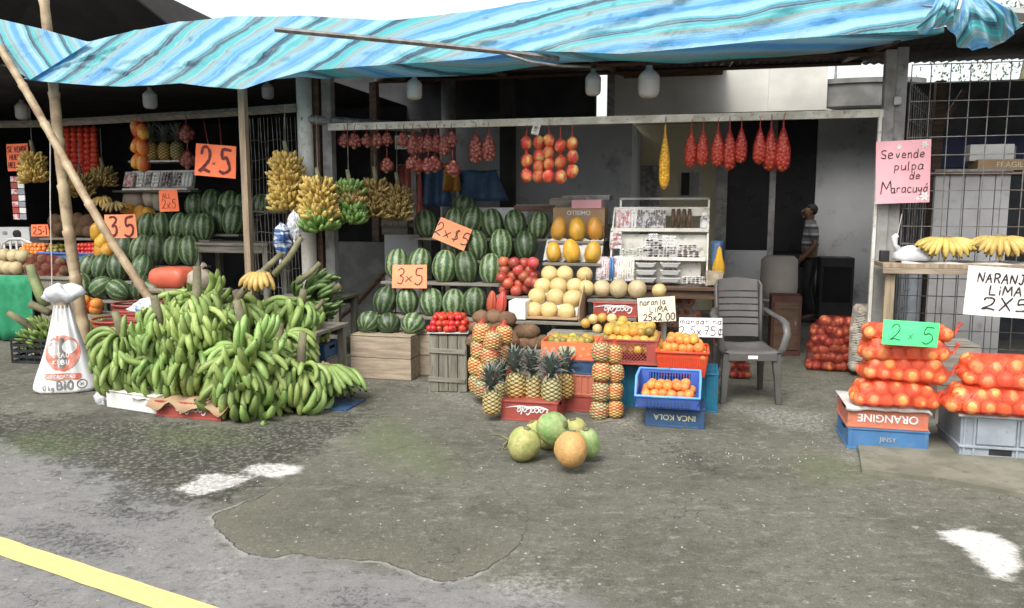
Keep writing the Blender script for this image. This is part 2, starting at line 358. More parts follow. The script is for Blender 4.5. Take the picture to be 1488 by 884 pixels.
M['date'] = pm('dark_dried_fruit', (.07,.025,.018), (.035,.015,.012), sc=12, rough=.3, bump=.4, bsc=25)
M['pinkwhite'] = pm('pink_and_white_sweets', (.70,.60,.58), (.55,.12,.14), sc=22, rough=.4, lo=.45, hi=.55)
M['greenpk'] = pm('green_herb_packets', (.14,.2,.06), (.3,.33,.2), sc=25, rough=.4, lo=.45, hi=.55)
M['foam'] = pm('white_foam', (.72,.72,.70), (.64,.64,.62), sc=4, rough=.7, bump=.05)
M['leaf'] = pm('tree_leaf', (.05,.10,.03), (.08,.13,.04), sc=5, rough=.6, bump=0)
# ---------------- ground ----------------
import numpy as np
def axis(a, b, step, far):
    inner = list(np.arange(a, b + 1e-6, step)); o = []; q = step
    while q < far: q *= 1.6; o.append(q)
    return [a - v for v in reversed(o)] + inner + [b + v for v in o]
def poly_w(px): return np.array([[G(x, y).x, G(x, y).y] for x, y in px])
def sdist(P, poly):
    d = np.full(len(P), 1e9); inside = np.zeros(len(P), bool); n = len(poly)
    for i in range(n):
        a = poly[i]; b = poly[(i + 1) % n]; e = b - a; w = P - a
        t = np.clip((w @ e) / (e @ e), 0, 1); q = w - t[:, None] * e; d = np.minimum(d, np.hypot(q[:, 0], q[:, 1]))
        c = ((a[1] > P[:, 1]) != (b[1] > P[:, 1])) & (P[:, 0] < (b[0] - a[0]) * (P[:, 1] - a[1]) / (b[1] - a[1] + 1e-12) + a[0])
        inside ^= c
    return np.where(inside, d, -d)
xs = axis(-5.6, 4.6, .035, 300); ys = axis(2.4, 9.0, .035, 300)
X, Y = np.meshgrid(xs, ys); P = np.stack([X.ravel(), Y.ravel()], 1)
nx, ny = len(xs), len(ys)
gm = bpy.data.meshes.new('ground')
idx = np.arange(nx * ny).reshape(ny, nx)
quads = np.stack([idx[:-1, :-1], idx[:-1, 1:], idx[1:, 1:], idx[1:, :-1]], -1).reshape(-1, 4)
gm.from_pydata(np.column_stack([P, np.zeros(len(P))]).tolist(), [], quads.tolist())
gm.polygons.foreach_set('use_smooth', [True] * len(gm.polygons))
def attr(name, v):
    a = gm.attributes.new(name, 'FLOAT', 'POINT'); a.data.foreach_set('value', np.clip(v, -3, 3).astype(np.float32))
patch = [(306,750),(318,772),(338,790),(362,806),(395,811),(430,804),(480,812),(540,814),(580,822),(610,837),(655,845),(700,832),(725,815),(748,798),(766,772),(768,742),(735,712),(690,680),(640,640),(500,662),(430,690),(380,722)]
attr('patch', sdist(P, poly_w(patch)))
olive = [(-500,560),(-200,620),(0,640),(110,668),(230,712),(306,750),(338,790),(395,811),(610,837),(655,845),(744,850),(830,873),(960,930),(1800,1100),(2300,560),(1900,455),(-500,455)]
attr('olive', sdist(P, poly_w(olive)))
wh = np.full(len(P), -3.)
for q in ([(247,712),(262,705),(287,697),(284,692),(312,689),(340,691),(362,695),(350,703),(322,712),(290,719)],
          [(350,683),(370,676),(410,674),(436,678),(430,688),(405,694),(372,692)],
          [(1362,772),(1400,768),(1445,776),(1478,797),(1484,822),(1462,842),(1444,838),(1420,810),(1400,795),(1375,785)],
          [(1318,764),(1334,765),(1330,768),(1320,768)]): wh = np.maximum(wh, sdist(P, poly_w(q)))
attr('white', wh)
du = np.full(len(P), -3.)
for q in ([(590,556),(640,560),(700,585),(720,600),(690,592),(640,575)], [(700,850),(760,836),(835,850),(820,868),(740,872)], [(325,810),(345,812),(335,850),(310,884),(300,884)],
          [(1040,588),(1200,600),(1215,640),(1100,610)], [(880,605),(930,600),(935,615),(890,625)], [(1230,640),(1240,660),(1390,690),(1380,700),(1225,668)]): du = np.maximum(du, sdist(P, poly_w(q)))
attr('dust', du)
mo = np.full(len(P), -3.)
for q in ([(530,640),(560,615),(620,655),(640,685),(590,672)], [(20,640),(60,632),(120,645),(90,660),(30,655)], [(1180,665),(1250,670),(1240,690),(1190,690)], [(230,628),(300,625),(350,640),(260,645)]): mo = np.maximum(mo, sdist(P, poly_w(q)))
attr('moss', mo)
wt = np.full(len(P), -3.)
for q in ([(495,876),(520,870),(548,880),(530,890),(500,890)], [(30,770),(80,765),(170,795),(150,808),(70,790)], [(120,738),(170,735),(250,750),(200,760)], [(0,640),(20,625),(150,595),(230,600),(180,612),(60,628)],[(980,660),(1010,655),(1060,690),(1000,690)]): wt = np.maximum(wt, sdist(P, poly_w(q)))
attr('damp', wt)
attr('rubble', sdist(P, poly_w([(-60,598),(150,600),(320,618),(470,606),(560,590),(520,625),(470,660),(350,722),(270,745),(180,735),(110,690),(0,655),(-80,640)])))
m, nt, bs = base('mossy_worn_concrete')
v = crd(nt)
def at(n): return nd(nt, 'ShaderNodeAttribute', attribute_name=n).outputs['Fac']
nb = noi(nt, v, 1.1, 4); nmid = noi(nt, v, 5, 6, .65); nf = noi(nt, v, 34, 6, .78); nff = noi(nt, v, 120, 4, .75)
warp = mth(nt, 'MULTIPLY', mth(nt, 'SUBTRACT', nmid, .5), .35); warp2 = mth(nt, 'MULTIPLY', mth(nt, 'SUBTRACT', nf, .5), .10)
olv = smooth(nt, mth(nt, 'ADD', mth(nt, 'ADD', at('olive'), warp), warp2), -.10, .12)
grey = mixc(nt, nmid, (.16,.157,.152), (.25,.243,.232))
ol = mixc(nt, smooth(nt, nb, .35, .65), (.085,.085,.062), (.150,.145,.114))
ol = mixc(nt, smooth(nt, nmid, .38, .66), ol, (.125,.121,.095))
col = mixc(nt, olv, grey, ol)
stk = noi(nt, crd(nt, 'Object', (2.2, 3.4, 1)), 4.0, 9, .78)      # long faint streaks and blotches of wear
col = mixc(nt, mth(nt, 'MULTIPLY', smooth(nt, stk, .53, .66), .70), col, (.27,.262,.23))
col = mixc(nt, mth(nt, 'MULTIPLY', smooth(nt, stk, .47, .36), .60), col, (.05,.052,.04))
pe = mth(nt, 'ADD', at('patch'), mth(nt, 'MULTIPLY', mth(nt, 'SUBTRACT', noi(nt, v, 11, 5, .6), .5), .08))
pin = smooth(nt, pe, -.004, .012)
pcol = mixc(nt, nmid, (.085,.083,.060), (.13,.125,.092)); pcol = mixc(nt, mth(nt, 'MULTIPLY', smooth(nt, pe, .3, 0.), .6), pcol, (.15,.14,.105))
pfade = smooth(nt, mth(nt, 'ADD', at('olive'), mth(nt, 'MULTIPLY', warp, 1.5)), .75, .25)
col = mixc(nt, mth(nt, 'MULTIPLY', pin, pfade), col, pcol)
rim = mth(nt, 'MULTIPLY', smooth(nt, pe, -.038, -.008), smooth(nt, pe, .0, -.008))
rimk = mth(nt, 'MULTIPLY', smooth(nt, at('olive'), .42, .12), rim)
col = mixc(nt, mth(nt, 'MULTIPLY', rimk, mth(nt, 'MULTIPLY', smooth(nt, nmid, .35, .6), .75)), col, (.36,.35,.31))
crk = mth(nt, 'MULTIPLY', mth(nt, 'SUBTRACT', 1.0, smooth(nt, mth(nt, 'ABSOLUTE', pe), .002, .006)), mth(nt, 'MULTIPLY', smooth(nt, at('olive'), .70, .30), smooth(nt, nmid, .30, .5)))
col = mixc(nt, mth(nt, 'MULTIPLY', crk, .65), col, (.035,.032,.028))
fl = noi(nt, v, 13, 8, .82, .6)
col = mixc(nt, mth(nt, 'MULTIPLY', smooth(nt, fl, .56, .66), .55), col, (.29,.283,.255)); col = mixc(nt, mth(nt, 'MULTIPLY', smooth(nt, fl, .45, .36), .55), col, (.05,.05,.04))
sp1 = nd(nt, 'ShaderNodeTexVoronoi', {'Vector': v, 'Scale': 16.0}); spr = nd(nt, 'ShaderNodeSeparateColor', {0: sp1.outputs['Color']}).outputs[0]
spk = mth(nt, 'MULTIPLY', mth(nt, 'LESS_THAN', mth(nt, 'ADD', sp1.outputs['Distance'], mth(nt, 'MULTIPLY', warp2, .8)), .12), mth(nt, 'GREATER_THAN', spr, .72))
col = mixc(nt, mth(nt, 'MULTIPLY', spk, .75), col, (.42,.41,.37))
# fine aggregate: pale and dark grains
col = mixc(nt, mth(nt, 'MULTIPLY', smooth(nt, nf, .56, .68), mth(nt, 'MULTIPLY_ADD', smooth(nt, nb, .4, .65), .5, .3)), col, (.36,.35,.31))
col = mixc(nt, mth(nt, 'MULTIPLY', smooth(nt, nf, .45, .34), .65), col, (.045,.045,.036))
col = mixc(nt, mth(nt, 'MULTIPLY', smooth(nt, nff, .58, .68), .6), col, (.42,.41,.38))
col = mixc(nt, mth(nt, 'MULTIPLY', smooth(nt, nff, .43, .33), .6), col, (.05,.05,.045))
rb1 = nd(nt, 'ShaderNodeTexVoronoi', {'Vector': v, 'Scale': 34.0, 'Randomness': 1.0}); rbc = nd(nt, 'ShaderNodeSeparateColor', {0: rb1.outputs['Color']}).outputs[0]
rbm = mth(nt, 'MULTIPLY', smooth(nt, mth(nt, 'ADD', mth(nt, 'ADD', at('rubble'), mth(nt, 'MULTIPLY', mth(nt, 'SUBTRACT', nmid, .5), 1.1)), warp2), -.05, .16), smooth(nt, nf, .36, .56))
rcol = mixc(nt, smooth(nt, rb1.outputs['Distance'], .25, .6), mixc(nt, rbc, (.10,.10,.078), (.27,.26,.22)), (.028,.028,.022))
col = mixc(nt, mth(nt, 'MULTIPLY', rbm, .6), col, rcol)
dm = mth(nt, 'ADD', mth(nt, 'ADD', at('damp'), warp), mth(nt, 'MULTIPLY', mth(nt, 'SUBTRACT', nf, .5), 1.3)); dmf = smooth(nt, dm, -.02, .22)
col = mixc(nt, mth(nt, 'MULTIPLY', dmf, .55), col, (.045,.044,.038))
mof = mth(nt, 'MULTIPLY', smooth(nt, mth(nt, 'ADD', at('moss'), warp), -.28, .14), smooth(nt, nf, .35, .6))
col = mixc(nt, mth(nt, 'MULTIPLY', mof, .6), col, (.11,.15,.045))
duf = mth(nt, 'MULTIPLY', smooth(nt, mth(nt, 'ADD', at('dust'), warp), -.12, .14), smooth(nt, nf, .42, .62))
col = mixc(nt, mth(nt, 'MULTIPLY', duf, .6), col, (.42,.41,.38))
whf = smooth(nt, mth(nt, 'ADD', at('white'), mth(nt, 'ADD', mth(nt, 'MULTIPLY', warp, .45), mth(nt, 'MULTIPLY', warp2, 1.1))), -.03, .03)
col = mixc(nt, mth(nt, 'MULTIPLY', whf, mth(nt, 'MULTIPLY_ADD', smooth(nt, nf, .30, .50), .45, .48)), col, (.62,.60,.56))
vo = nd(nt, 'ShaderNodeTexVoronoi', {'Vector': nd(nt, 'ShaderNodeVectorMath', {0: v, 1: nd(nt, 'ShaderNodeTexNoise', {'Vector': v, 'Scale': 3.0, 'Detail': 4}).outputs[1]}, operation='ADD').outputs[0], 'Scale': .55}, feature='DISTANCE_TO_EDGE').outputs[0]
ck = mth(nt, 'MULTIPLY', mth(nt, 'SUBTRACT', 1., smooth(nt, vo, .0012, .0040)), smooth(nt, nb, .46, .56))
col = mixc(nt, mth(nt, 'MULTIPLY', ck, .7), col, (.04,.04,.035))
nt.links.new(col, bs.inputs['Base Color'])
nt.links.new(mth(nt, 'MULTIPLY_ADD', dmf, -.25, .88), bs.inputs['Roughness']); bs.inputs['Specular IOR Level'].default_value = .3
hgt = mth(nt, 'ADD', mth(nt, 'ADD', mth(nt, 'MULTIPLY', nf, .7), mth(nt, 'MULTIPLY', nff, .35)), mth(nt, 'ADD', mth(nt, 'MULTIPLY', pin, .5), mth(nt, 'MULTIPLY', crk, -1.2)))
bumpn(nt, bs, mth(nt, 'ADD', mth(nt, 'SUBTRACT', hgt, mth(nt, 'MULTIPLY', rbm, mth(nt, 'MULTIPLY', rb1.outputs['Distance'], 1.6))), mth(nt, 'MULTIPLY', dmf, mth(nt, 'MULTIPLY', nf, 1.4))), .75, .012)
struct(mk('ground', gm, m))

# painted line
m, nt, bs = base('worn_yellow_road_paint'); v = crd(nt)
w = smooth(nt, noi(nt, v, 22, 8, .8), .54, .68)
nt.links.new(mixc(nt, mth(nt, 'MULTIPLY', w, .6), mixc(nt, noi(nt, v, 4), (.74,.56,.20), (.64,.49,.20)), (.25,.24,.2)), bs.inputs['Base Color']); bs.inputs['Roughness'].default_value = .75
bumpn(nt, bs, noi(nt, v, 60, 4), .5, .006)
a0, a1 = G(0, 781), G(322, 886); b0, b1 = G(0, 808), G(225, 886)
dv = (a1 - a0).normalized(); up = Vector((-dv.y, dv.x, 0)); wdt = (a0 - b0).dot(up)
lb = MB(); rows = []
for i in range(90):
    t = -3 + i * .09; p = a0 + dv * t; e = noise.noise(Vector((t * 6, 0, 0))) * .006; e2 = noise.noise(Vector((t * 7, 9, 0))) * .006
    rows.append([p + up * e + ZU * .004, p - up * (wdt + e2) + ZU * .004])
lb.grid(rows); struct(lb.build('road_line', m))

# raised slab at right
M['slab'] = pm('pale_mossy_slab', (.21,.20,.155), (.14,.135,.10), sc=4, rough=.9, bump=.6, bsc=60, dirt=(.09,.09,.07), bd=.006)
sb = MB(); pts = [G(1248, 662), G(1252, 688), G(1380, 704), G(1500, 727), G(1760, 772)]
top = [p + ZU * .03 for p in pts] + [S(6.5, -.9, .03), S(2.9, -.9, .03)]
n = len(top); vs = [(p.x, p.y, .028) for p in top] + [(p.x, p.y, -.02) for p in top]
sb.add(vs, [tuple(range(n))] + [(i, i + n, (i + 1) % n + n, (i + 1) % n) for i in range(n)])
struct(sb.build('pavement', M['slab']))

# ---------------- roofs ----------------
def sheet(name, label, cat, pts, mat, th=.02, structure=False, nrib=0):
    mb = MB(); mb.add(pts, [tuple(range(len(pts)))])
    o = mb.build(name, mat, solid=th)
    T(o, label, cat); return o
def rib_roof(name, label, s0, s1, d0, z0, d1, z1, mat, step=.09, amp=.012):
    mb = MB(); rows = []; k = int((s1 - s0) / step * 4)
    for j in range(2):
        d, z = ((d0, z0), (d1, z1))[j]
        rows.append([S(s0 + (s1 - s0) * i / k, d, z + amp * math.sin(i * math.pi / 2)) for i in range(k + 1)])
    mb.grid(rows); return T(mb.build(name, mat, smooth=True, solid=.004), label, 'roof')
t = thing('stall_roof', 'dark corrugated metal roof over the middle stall behind the blue tarp', 'roof', S(0, 0, 2.8), 0)
def put(o, parent):
    o.parent = parent; o.matrix_parent_inverse = parent_world(parent).inverted(); return o
def parent_world(p): return Matrix.Translation(p.location) @ p.rotation_euler.to_matrix().to_4x4()
def child_roof(name, *a, **k):
    o = rib_roof(name, '', *a, **k); 
    for q in ('label', 'category'):
        if q in o: del o[q]
    return put(o, t)
child_roof('roof_sheet', -2.3, 2.0, -.5, 2.88, 3.5, 3.34, M['roofm']); child_roof('roof_sheet', 2.02, 3.45, -.5, 2.88, 2.75, 3.19, M['roofm'])
for i, s in enumerate((-1.9, -.6, .7, 2.0, 3.2)):
    put(MB().tube([S(s, -.45, 2.84), S(s, 3.45 if s < 1.9 else 2.7, 3.28 if s < 1.9 else 3.2)], .035, 4).build('rafter', M['wood_dark']), t)
for d, z in ((.6, 2.93), (2.2, 3.11)): put(MB().tube([S(-2.3, d, z), S(3.4, d, z)], .028, 4).build('batten', M['wood_dark']), t)
put(MB().box((0,0,0), (1.2, .05, .05), Matrix.Translation(S(1.35, 2.9, 3.17)) @ rotm(AF)).build('batten', M['wood_dark']), t)
t = thing('stall_roof', 'dark corrugated roof over the wire cage stall at right', 'roof', S(4.5, 0, 2.8), 0)
child_roof('roof_sheet', 3.5, 8, -.5, 2.9, 2.9, F(1400,88,2.9).z, M['roofm'])
t = thing('stall_roof', 'dark roof over the left neighbouring fruit stall', 'roof', S(-5, 0, 2.8), 0)
child_roof('roof_sheet', -12, -2.35, -.6, 2.95, 5.0, 2.96, M['roofm'])
sheet('canopy', 'black sloping canopy rising above the left end of blue tarp', 'canopy',
      [F(-260,-120,-.3), F(95,-75,-.3), F(200,0,.2), F(243,34,.5), S(-2.9,.9,2.98), S(-2.9,4.9,3.02), S(-12,4.9,3.02)], M['roofm'], .02)

# ---------------- walls ----------------
def wallbox(name, mat, s0, s1, d, z0, z1, th=.1, label=None, cat='wall', parent=None):
    o = MB().box((0,0,0), (s1 - s0, th, z1 - z0)).build(name, mat, loc=S((s0+s1)/2, d + th/2, (z0+z1)/2), rz=AF)
    if parent: o.matrix_world = Matrix.Translation(o.location) @ rotm(AF); put(o, parent)
    elif label: T(o, label, cat)
    return o
def sx(px, d, py=300): return sd(F(px, py, d))[0]
wallbox('wall', M['dark'], -12, sx(640, 4.8), 4.9, 0, 3.0, label='wall at the very back of left stall, coloured dark for shade')
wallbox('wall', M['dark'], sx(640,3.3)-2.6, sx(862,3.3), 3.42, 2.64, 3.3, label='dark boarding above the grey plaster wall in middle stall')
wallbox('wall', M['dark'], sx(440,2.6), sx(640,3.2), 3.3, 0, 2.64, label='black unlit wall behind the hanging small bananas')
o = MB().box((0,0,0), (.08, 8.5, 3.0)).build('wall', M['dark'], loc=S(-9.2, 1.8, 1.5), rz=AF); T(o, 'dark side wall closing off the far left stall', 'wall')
# shop building
sh = thing('shop_building', 'grey and cream plaster shop building deep inside behind the middle stall', 'building', S(2, 4.5, 0), 0)
def wb(name, mat, *a, **k): return wallbox(name, mat, *a, parent=sh, **k)
wb('wall', M['grey_wall'], sx(640,3.2), sx(917,3.2), 3.2, 0, 2.62)
wb('wall', M['grey_wall'], sx(917,3.2)-.1, sx(917,3.2), 3.302, 0, 2.62, th=1.5)
cs0, cs1 = sx(905,4.8), sx(1045,4.8)
wb('wall', M['cream_wall'], cs0-.6, cs1, 4.8, 0, 2.75)
dr = wb('door', M['steel'], sx(928,4.74), sx(957,4.74), 4.74, 0, F(940,241,4.74).z, th=.05)
fr = put(MB().box((0,0,0), (.06,.05,2.1)).build('door_frame', M['dark'], loc=S(sx(960,4.7),4.72,1.0), rz=AF), sh) if False else None
wn_ = wb('window', M['pole_white'], sx(986,4.76), sx(1018,4.76), 4.76, F(1000,286,4.76).z, F(1000,248,4.76).z, th=.035)
wb('pane', M['glass_dark'], sx(989,4.74), sx(1001,4.74), 4.74, F(1000,284,4.76).z, F(1000,251,4.76).z, th=.015)
wb('pane', M['grey_wall'], sx(1003,4.74), sx(1015,4.74), 4.74, F(1000,284,4.76).z, F(1000,251,4.76).z, th=.015)
wb('pillar', M['pole_grey'], sx(1040,4.3), sx(1056,4.3), 4.3, 0, 2.75, th=.15)
wb('glass_door', M['glass_dark'], sx(1056,4.4), sx(1117,4.4), 4.4, F(1090,364,4.4).z, 2.75, th=.03)
wb('glass_door', M['glass_dark'], sx(1125,4.4), sx(1184,4.4), 4.4, F(1150,366,4.4).z, 2.75, th=.03)
wb('door_panel', M['grey_wall'], sx(1056,4.38), sx(1117,4.38), 4.38, 0, F(1090,364,4.4).z, th=.05)
wb('door_panel', M['dark'], sx(1125,4.38), sx(1184,4.38), 4.42, 0, F(1150,366,4.4).z, th=.05)
wb('door_frame', M['pole_grey'], sx(1117,4.35), sx(1126,4.35), 4.35, 0, 2.75, th=.06)
wb('wall', M['grey_wall'], sx(1184,4.35), 6.2, 4.36, 0, 2.75, th=.12)
wb('wall', M['pale_wall'], sx(890,3.5), sx(1110,3.5), 3.5, 2.76, 3.66, th=.14)
wb('wall', M['pale_wall'], sx(1110,3.5)+.002, sx(1194,3.5), 3.5, 2.76, 3.36, th=.14)
wb('ceiling_slab', M['pale_wall'], sx(905,3.5), 6.2, 3.641, 2.76, 2.9, th=1.4)
o = MB().lathe([(.0,0),(.62,0),(.66,.03),(.66,.30),(.72,.31),(.72,.37),(0,.37)], 40, M=Matrix.Diagonal((1.1,.5,1,1))).build('balcony', M['block'], loc=S(sx(1252,3.3),3.9,2.78), rz=AF, smooth=False)
put(o, sh)
rl = MB().tube([S(sx(1205,3.6),3.6,3.14), S(sx(1205,3.6),3.6,3.42), S(sx(1290,3.6),3.6,3.50)], .018, 6); put(rl.build('railing', M['steel']), sh)
T(MB().box((0,0,0),(.09,.09,3.3)).build('post', M['steel'], loc=S(sx(884,3.2),3.3,1.65), rz=AF), 'thin dark post beside bright sliver of sky under the roof', 'post')
wallbox('wall', M['pale_wall'], sx(1100,6.5), 9.5, 7.5, 0, 3.35, label='pale neighbouring house wall in daylight behind the shop', th=.2)
# low block wall and window area at middle-left
wallbox('wall', M['block'], sx(484,1.3), sx(600,1.3), 1.3, 0, F(520,352,1.3).z, label='low grey block wall behind grey table under hanging bananas')
# right stall inside
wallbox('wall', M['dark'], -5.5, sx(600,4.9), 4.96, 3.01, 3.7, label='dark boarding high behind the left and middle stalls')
wallbox('wall', pm('dark_blue_grey_boards', (.05,.055,.065), (.03,.032,.04), sc=3), sx(1303,2.9), 8.5, 2.9, 0, F(1400,118,2.9).z, label='dark blue grey wall at the back of the wire cage')
wallbox('panel', pm('dark_blue_panel', (.03,.045,.11), (.025,.035,.08), sc=3), 3.9, 8.4, 2.86, 2.0, 2.35, th=.03, label='dark blue strip on the cage back wall', cat='panel')
gp = thing('metal_panel', 'tall grey sheet metal panel standing behind the wire grid', 'panel', S(sx(1410,.55), .55, 0), AF)
pw = (sx(1466,.55) - sx(1356,.55)); ph = F(1410,250,.55).z
mb = MB()
for i in range(5): mb.box((-pw/2 + pw*(i+.5)/5, 0, ph/2), (pw/5 - .006, .03, ph))
mb.box((0,.02,ph/2), (pw,.01,ph-.01)); mb.build('sheet', M['sheet_grey'], gp, bevel=.004)
MB().box((0,-.005,ph+.012),(pw+.02,.05,.024)).build('rim', M['steel'], gp)
# tree seen through the gap above the cage
tr = thing('garden_tree', 'leafy tree seen in daylight through the gap above the cage', 'tree', S(7.4, 9.5, 0), 0)
MB().tube([(0,0,0),(.05,0,1.5),(.0,.1,3.0),(.1,0,4.4)], [.14,.11,.08,.03], 8).build('trunk', M['stalk'], tr)
lm = MB(); rr = random.Random(3)
for k in range(2600):
    a = rr.uniform(0, 6.28); h = rr.uniform(2.6, 5.2); rad = 1.5 * math.sqrt(rr.random()) * (1 - abs(h-3.9)/2.2)
    c = Vector((rad*math.cos(a)*1.6, rad*math.sin(a), h)); q = Euler((rr.uniform(0,3),rr.uniform(0,3),rr.uniform(0,3))).to_matrix()
    lm.add([c + q@Vector(p) for p in ((-.04,0,0),(0,-.018,0),(.04,0,0),(0,.018,0))], [(0,1,2,3)])
lm.build('crown', M['leaf'], tr)

# ---------------- posts, beams ----------------
def post(name, label, px, d, w, mat, z1, z0=0, rnd_=False, th=None, cat='post'):
    s = sx(px, d)
    if rnd_:
        mb = MB(); mb.lathe([(w/2, 0), (w/2*.98, (z1-z0)*.5), (w/2, z1-z0)], 16)
        o = mb.build(name, mat, loc=S(s, d, z0), rz=AF, smooth=True)
    else: o = MB().box((0,0,(z1-z0)/2), (w, th or w, z1-z0)).build(name, mat, loc=S(s, d, z0), rz=AF, bevel=.004)
    return T(o, label, cat)
post('post', 'off white round pillar between left and middle stalls', 447, .02, .155, M['pole_white'], 2.95, rnd_=True)
post('post', 'narrow brown timber post just right of the white pillar', 465, .1, .06, M['wood_dark'], 2.9)
post('post', 'grey square post right of the white pillar', 481, .12, .10, M['pole_grey'], 2.9)
post('post', 'pale square timber post rising behind green plantain heap', 359, -.55, .066, M['wood_post'], 2.75)
post('post', 'dark upright timber inside behind hanging bananas', 547, 1.6, .09, M['wood_dark'], 3.0)
post('post', 'grey round column deep inside left of centre', 653, 2.9, .19, M['pole_grey'], 3.22, rnd_=True)
post('post', 'dull grey square column deep inside near centre', 738, 3.0, .18, M['roofm'], 3.2)
post('post', 'thin grey post deep inside behind the garlic bags', 603, 1.9, .07, M['pole_grey'], 2.6)
# right double post
rp = thing('post', 'grey double steel post at right edge of the middle stall', 'post', S(3.28, 0, 0))
MB().box((-.03,0,1.42),(.085,.1,2.84)).build('channel', M['pole_grey'], rp, bevel=.004)
MB().box((.06,.02,1.43),(.09,.1,2.86)).build('channel', M['pole_grey'], rp, bevel=.004)
MB().box((-.09,-.03,1.2),(.03,.05,2.3)).build('pipe', M['pole_white'], rp, bevel=.008)
MB().box((0.03,-.06,2.42),(.06,.03,.07)).build('bracket', M['steel'], rp, bevel=.004)
# beam with nails
pl, pr = F(478,188,-.03), F(1284,168,-.03)
bz = 2.325
bm = thing('beam', 'long pale painted beam carrying the hanging net bags', 'beam', S(0, -.03, bz), AF)
s0, s1 = sd(pl)[0], sd(pr)[0]
MB().box(((s0+s1)/2, 0, 0), (s1-s0, .04, .068)).build('timber', M['beam'], bm, bevel=.003)
mb = MB(); rr = random.Random(5)
for i in range(46):
    s = s0 + .1 + (s1-s0-.2)*i/45 + rr.uniform(-.03,.03); mb.box((s,-.03,rr.uniform(-.015,.02)),(.006,.03,.006))
mb.build('nail_row', M['steel'], bm)
T(MB().tube([F(437,173,-.02), F(520,180,.25), F(610,186,.6)], .05, 12).build('pipe', M['steel']), 'rusty dark pipe sticking out beside the white pillar', 'pipe')
T(MB().tube([F(-60,182,.9), F(60,180,.75), F(200,172,.45), F(330,164,.15), F(430,157,-.05)], .042, 4).build('beam', M['wood_grey']), 'weathered grey beam with hanging nets over the left stall', 'beam')
T(MB().tube([F(1308,8,-.6), F(1488,22,-.6), F(1600,30,-.6)], .05, 4).build('beam', M['pole_grey']), 'grey beam end above bunched tarp at top right', 'beam')
# wire grid
def wiregrid(name, label, p0, right, w, z0, z1, sp, rw=.0042):
    t = thing(name, label, 'wire grid', p0, math.atan2(right.y, right.x))
    rr = random.Random(int(w*100))
    mb = MB(); k = int(w / sp)
    for i in range(k + 1):
        a = i*sp; mb.tube([(a, 0, z0), (a + rr.uniform(-.008,.008), rr.uniform(-.01,.01), (z0+z1)/2), (a, 0, z1)], rw, 5)
    mb.build('upright_wires', M['wire'], t)
    mb = MB(); k = int((z1 - z0) / sp)
    for i in range(k + 1):
        a = z0 + i*sp; mb.tube([(0, -.006, a), (w*.3, -.006+rr.uniform(-.01,.01), a+rr.uniform(-.008,.008)), (w*.7, -.006, a+rr.uniform(-.008,.008)), (w, -.006, a)], rw, 5)
    mb.build('level_wires', M['wire'], t); return t
wiregrid('wire_grid', 'welded wire grid closing the front of the right stall', S(3.42, .0), U, 2.6, .05, 2.72, .148)
_e = S(sx(1359,2.3), 2.3) - S(3.42,.03); wiregrid('wire_grid', 'welded wire grid side of the cage receding beside the double post', S(3.42, .03), _e.normalized(), _e.length, .05, 2.6, .148)
cf = thing('cage_frame', 'brown timber frame post inside the wire cage', 'frame', S(4.05, 1.6, 0))
MB().box((0,0,1.4),(.09,.09,2.8)).build('upright', M['wood_dark'], cf); MB().box((.0,-.02,2.3),(.05,.05,.9), rx=0, ry=.5).build('brace', M['wood_dark'], cf)
# hanging cord netting at the left of the white pillar
hn = thing('cord_netting', 'loose hanging cords beside the pale timber post', 'netting', S(sx(400,.1), .1, 0))
mb = MB(); rr = random.Random(9); hx = (sx(432,.1) - sx(368,.1))/2
for i in range(13):
    x = -hx + 2*hx*i/12; mb.tube([(x+rr.uniform(-.01,.01), rr.uniform(-.02,.02), z) for z in (2.45,2.0,1.5,1.0,.62)], .0035, 4)
mb.build('cords', M['wire'], hn)
mb = MB()
for j in range(9):
    z = .7 + j*.19; mb.tube([(-hx + 2*hx*i/8, rr.uniform(-.01,.01), z + rr.uniform(-.02,.02)) for i in range(9)], .0022, 4)
mb.build('cross_cords', M['wire'], hn)
T(MB().tube([F(73,195,-.2), F(73,300,-.2), F(75,380,-.2), F(76,430,-.2)], .006, 5).build('rope', M['pole_white']), 'thin pale rope hanging beside the bamboo pole', 'rope')
# bamboo
def bamboo(label, p0, p1, r0, r1, joints):
    t = thing('bamboo_pole', label, 'pole', p0, 0)
    L = (p1 - p0).length; D = (p1 - p0); prof = []; pts = []; rs = []
    side = D.cross(Vector((0,1,0))).normalized()
    for i in range(joints * 6 + 1):
        f = i / (joints * 6); k = i % 6; r = r0 + (r1 - r0) * f
        rs.append(r * (1.16 if k == 0 else .95 if k in (1, 5) else 1.0)); pts.append(D * f + side * .03 * math.sin(f*5))
        if k == 0: pts.append(D * (f + .004) + side * .03 * math.sin(f*5)); rs.append(r * .92)
    MB().tube(pts, rs, 12).build('culm', M['bamboo'], t, smooth=True); return t
bamboo('thick upright bamboo pole behind white sack', G(131,532), F(50,-70,-.80), .058, .042, 9)
bamboo('thinner bamboo pole leaning diagonally across the left stall', F(240,468,-1.35), F(-4,72,-1.1), .040, .036, 7)
# black steel lamp arm in front of tarp
la = thing('lamp_arm', 'long grey metal arm crossing in front of blue tarp', 'pole', F(400,43,-1.25), 0)
b0 = F(400,43,-1.25)
MB().tube([F(400,43,-1.25)-b0, F(600,62,-1.2)-b0, F(735,76,-1.0)-b0, F(812,86,-.7)-b0], .022, 4).build('bar', M['steel'], la)
MB().tube([F(735,79,-1.0)-b0, F(770,90,-.9)-b0, F(812,96,-.75)-b0, F(858,97,-.6)-b0], .012, 6).build('bracket', M['steel'], la, smooth=True)
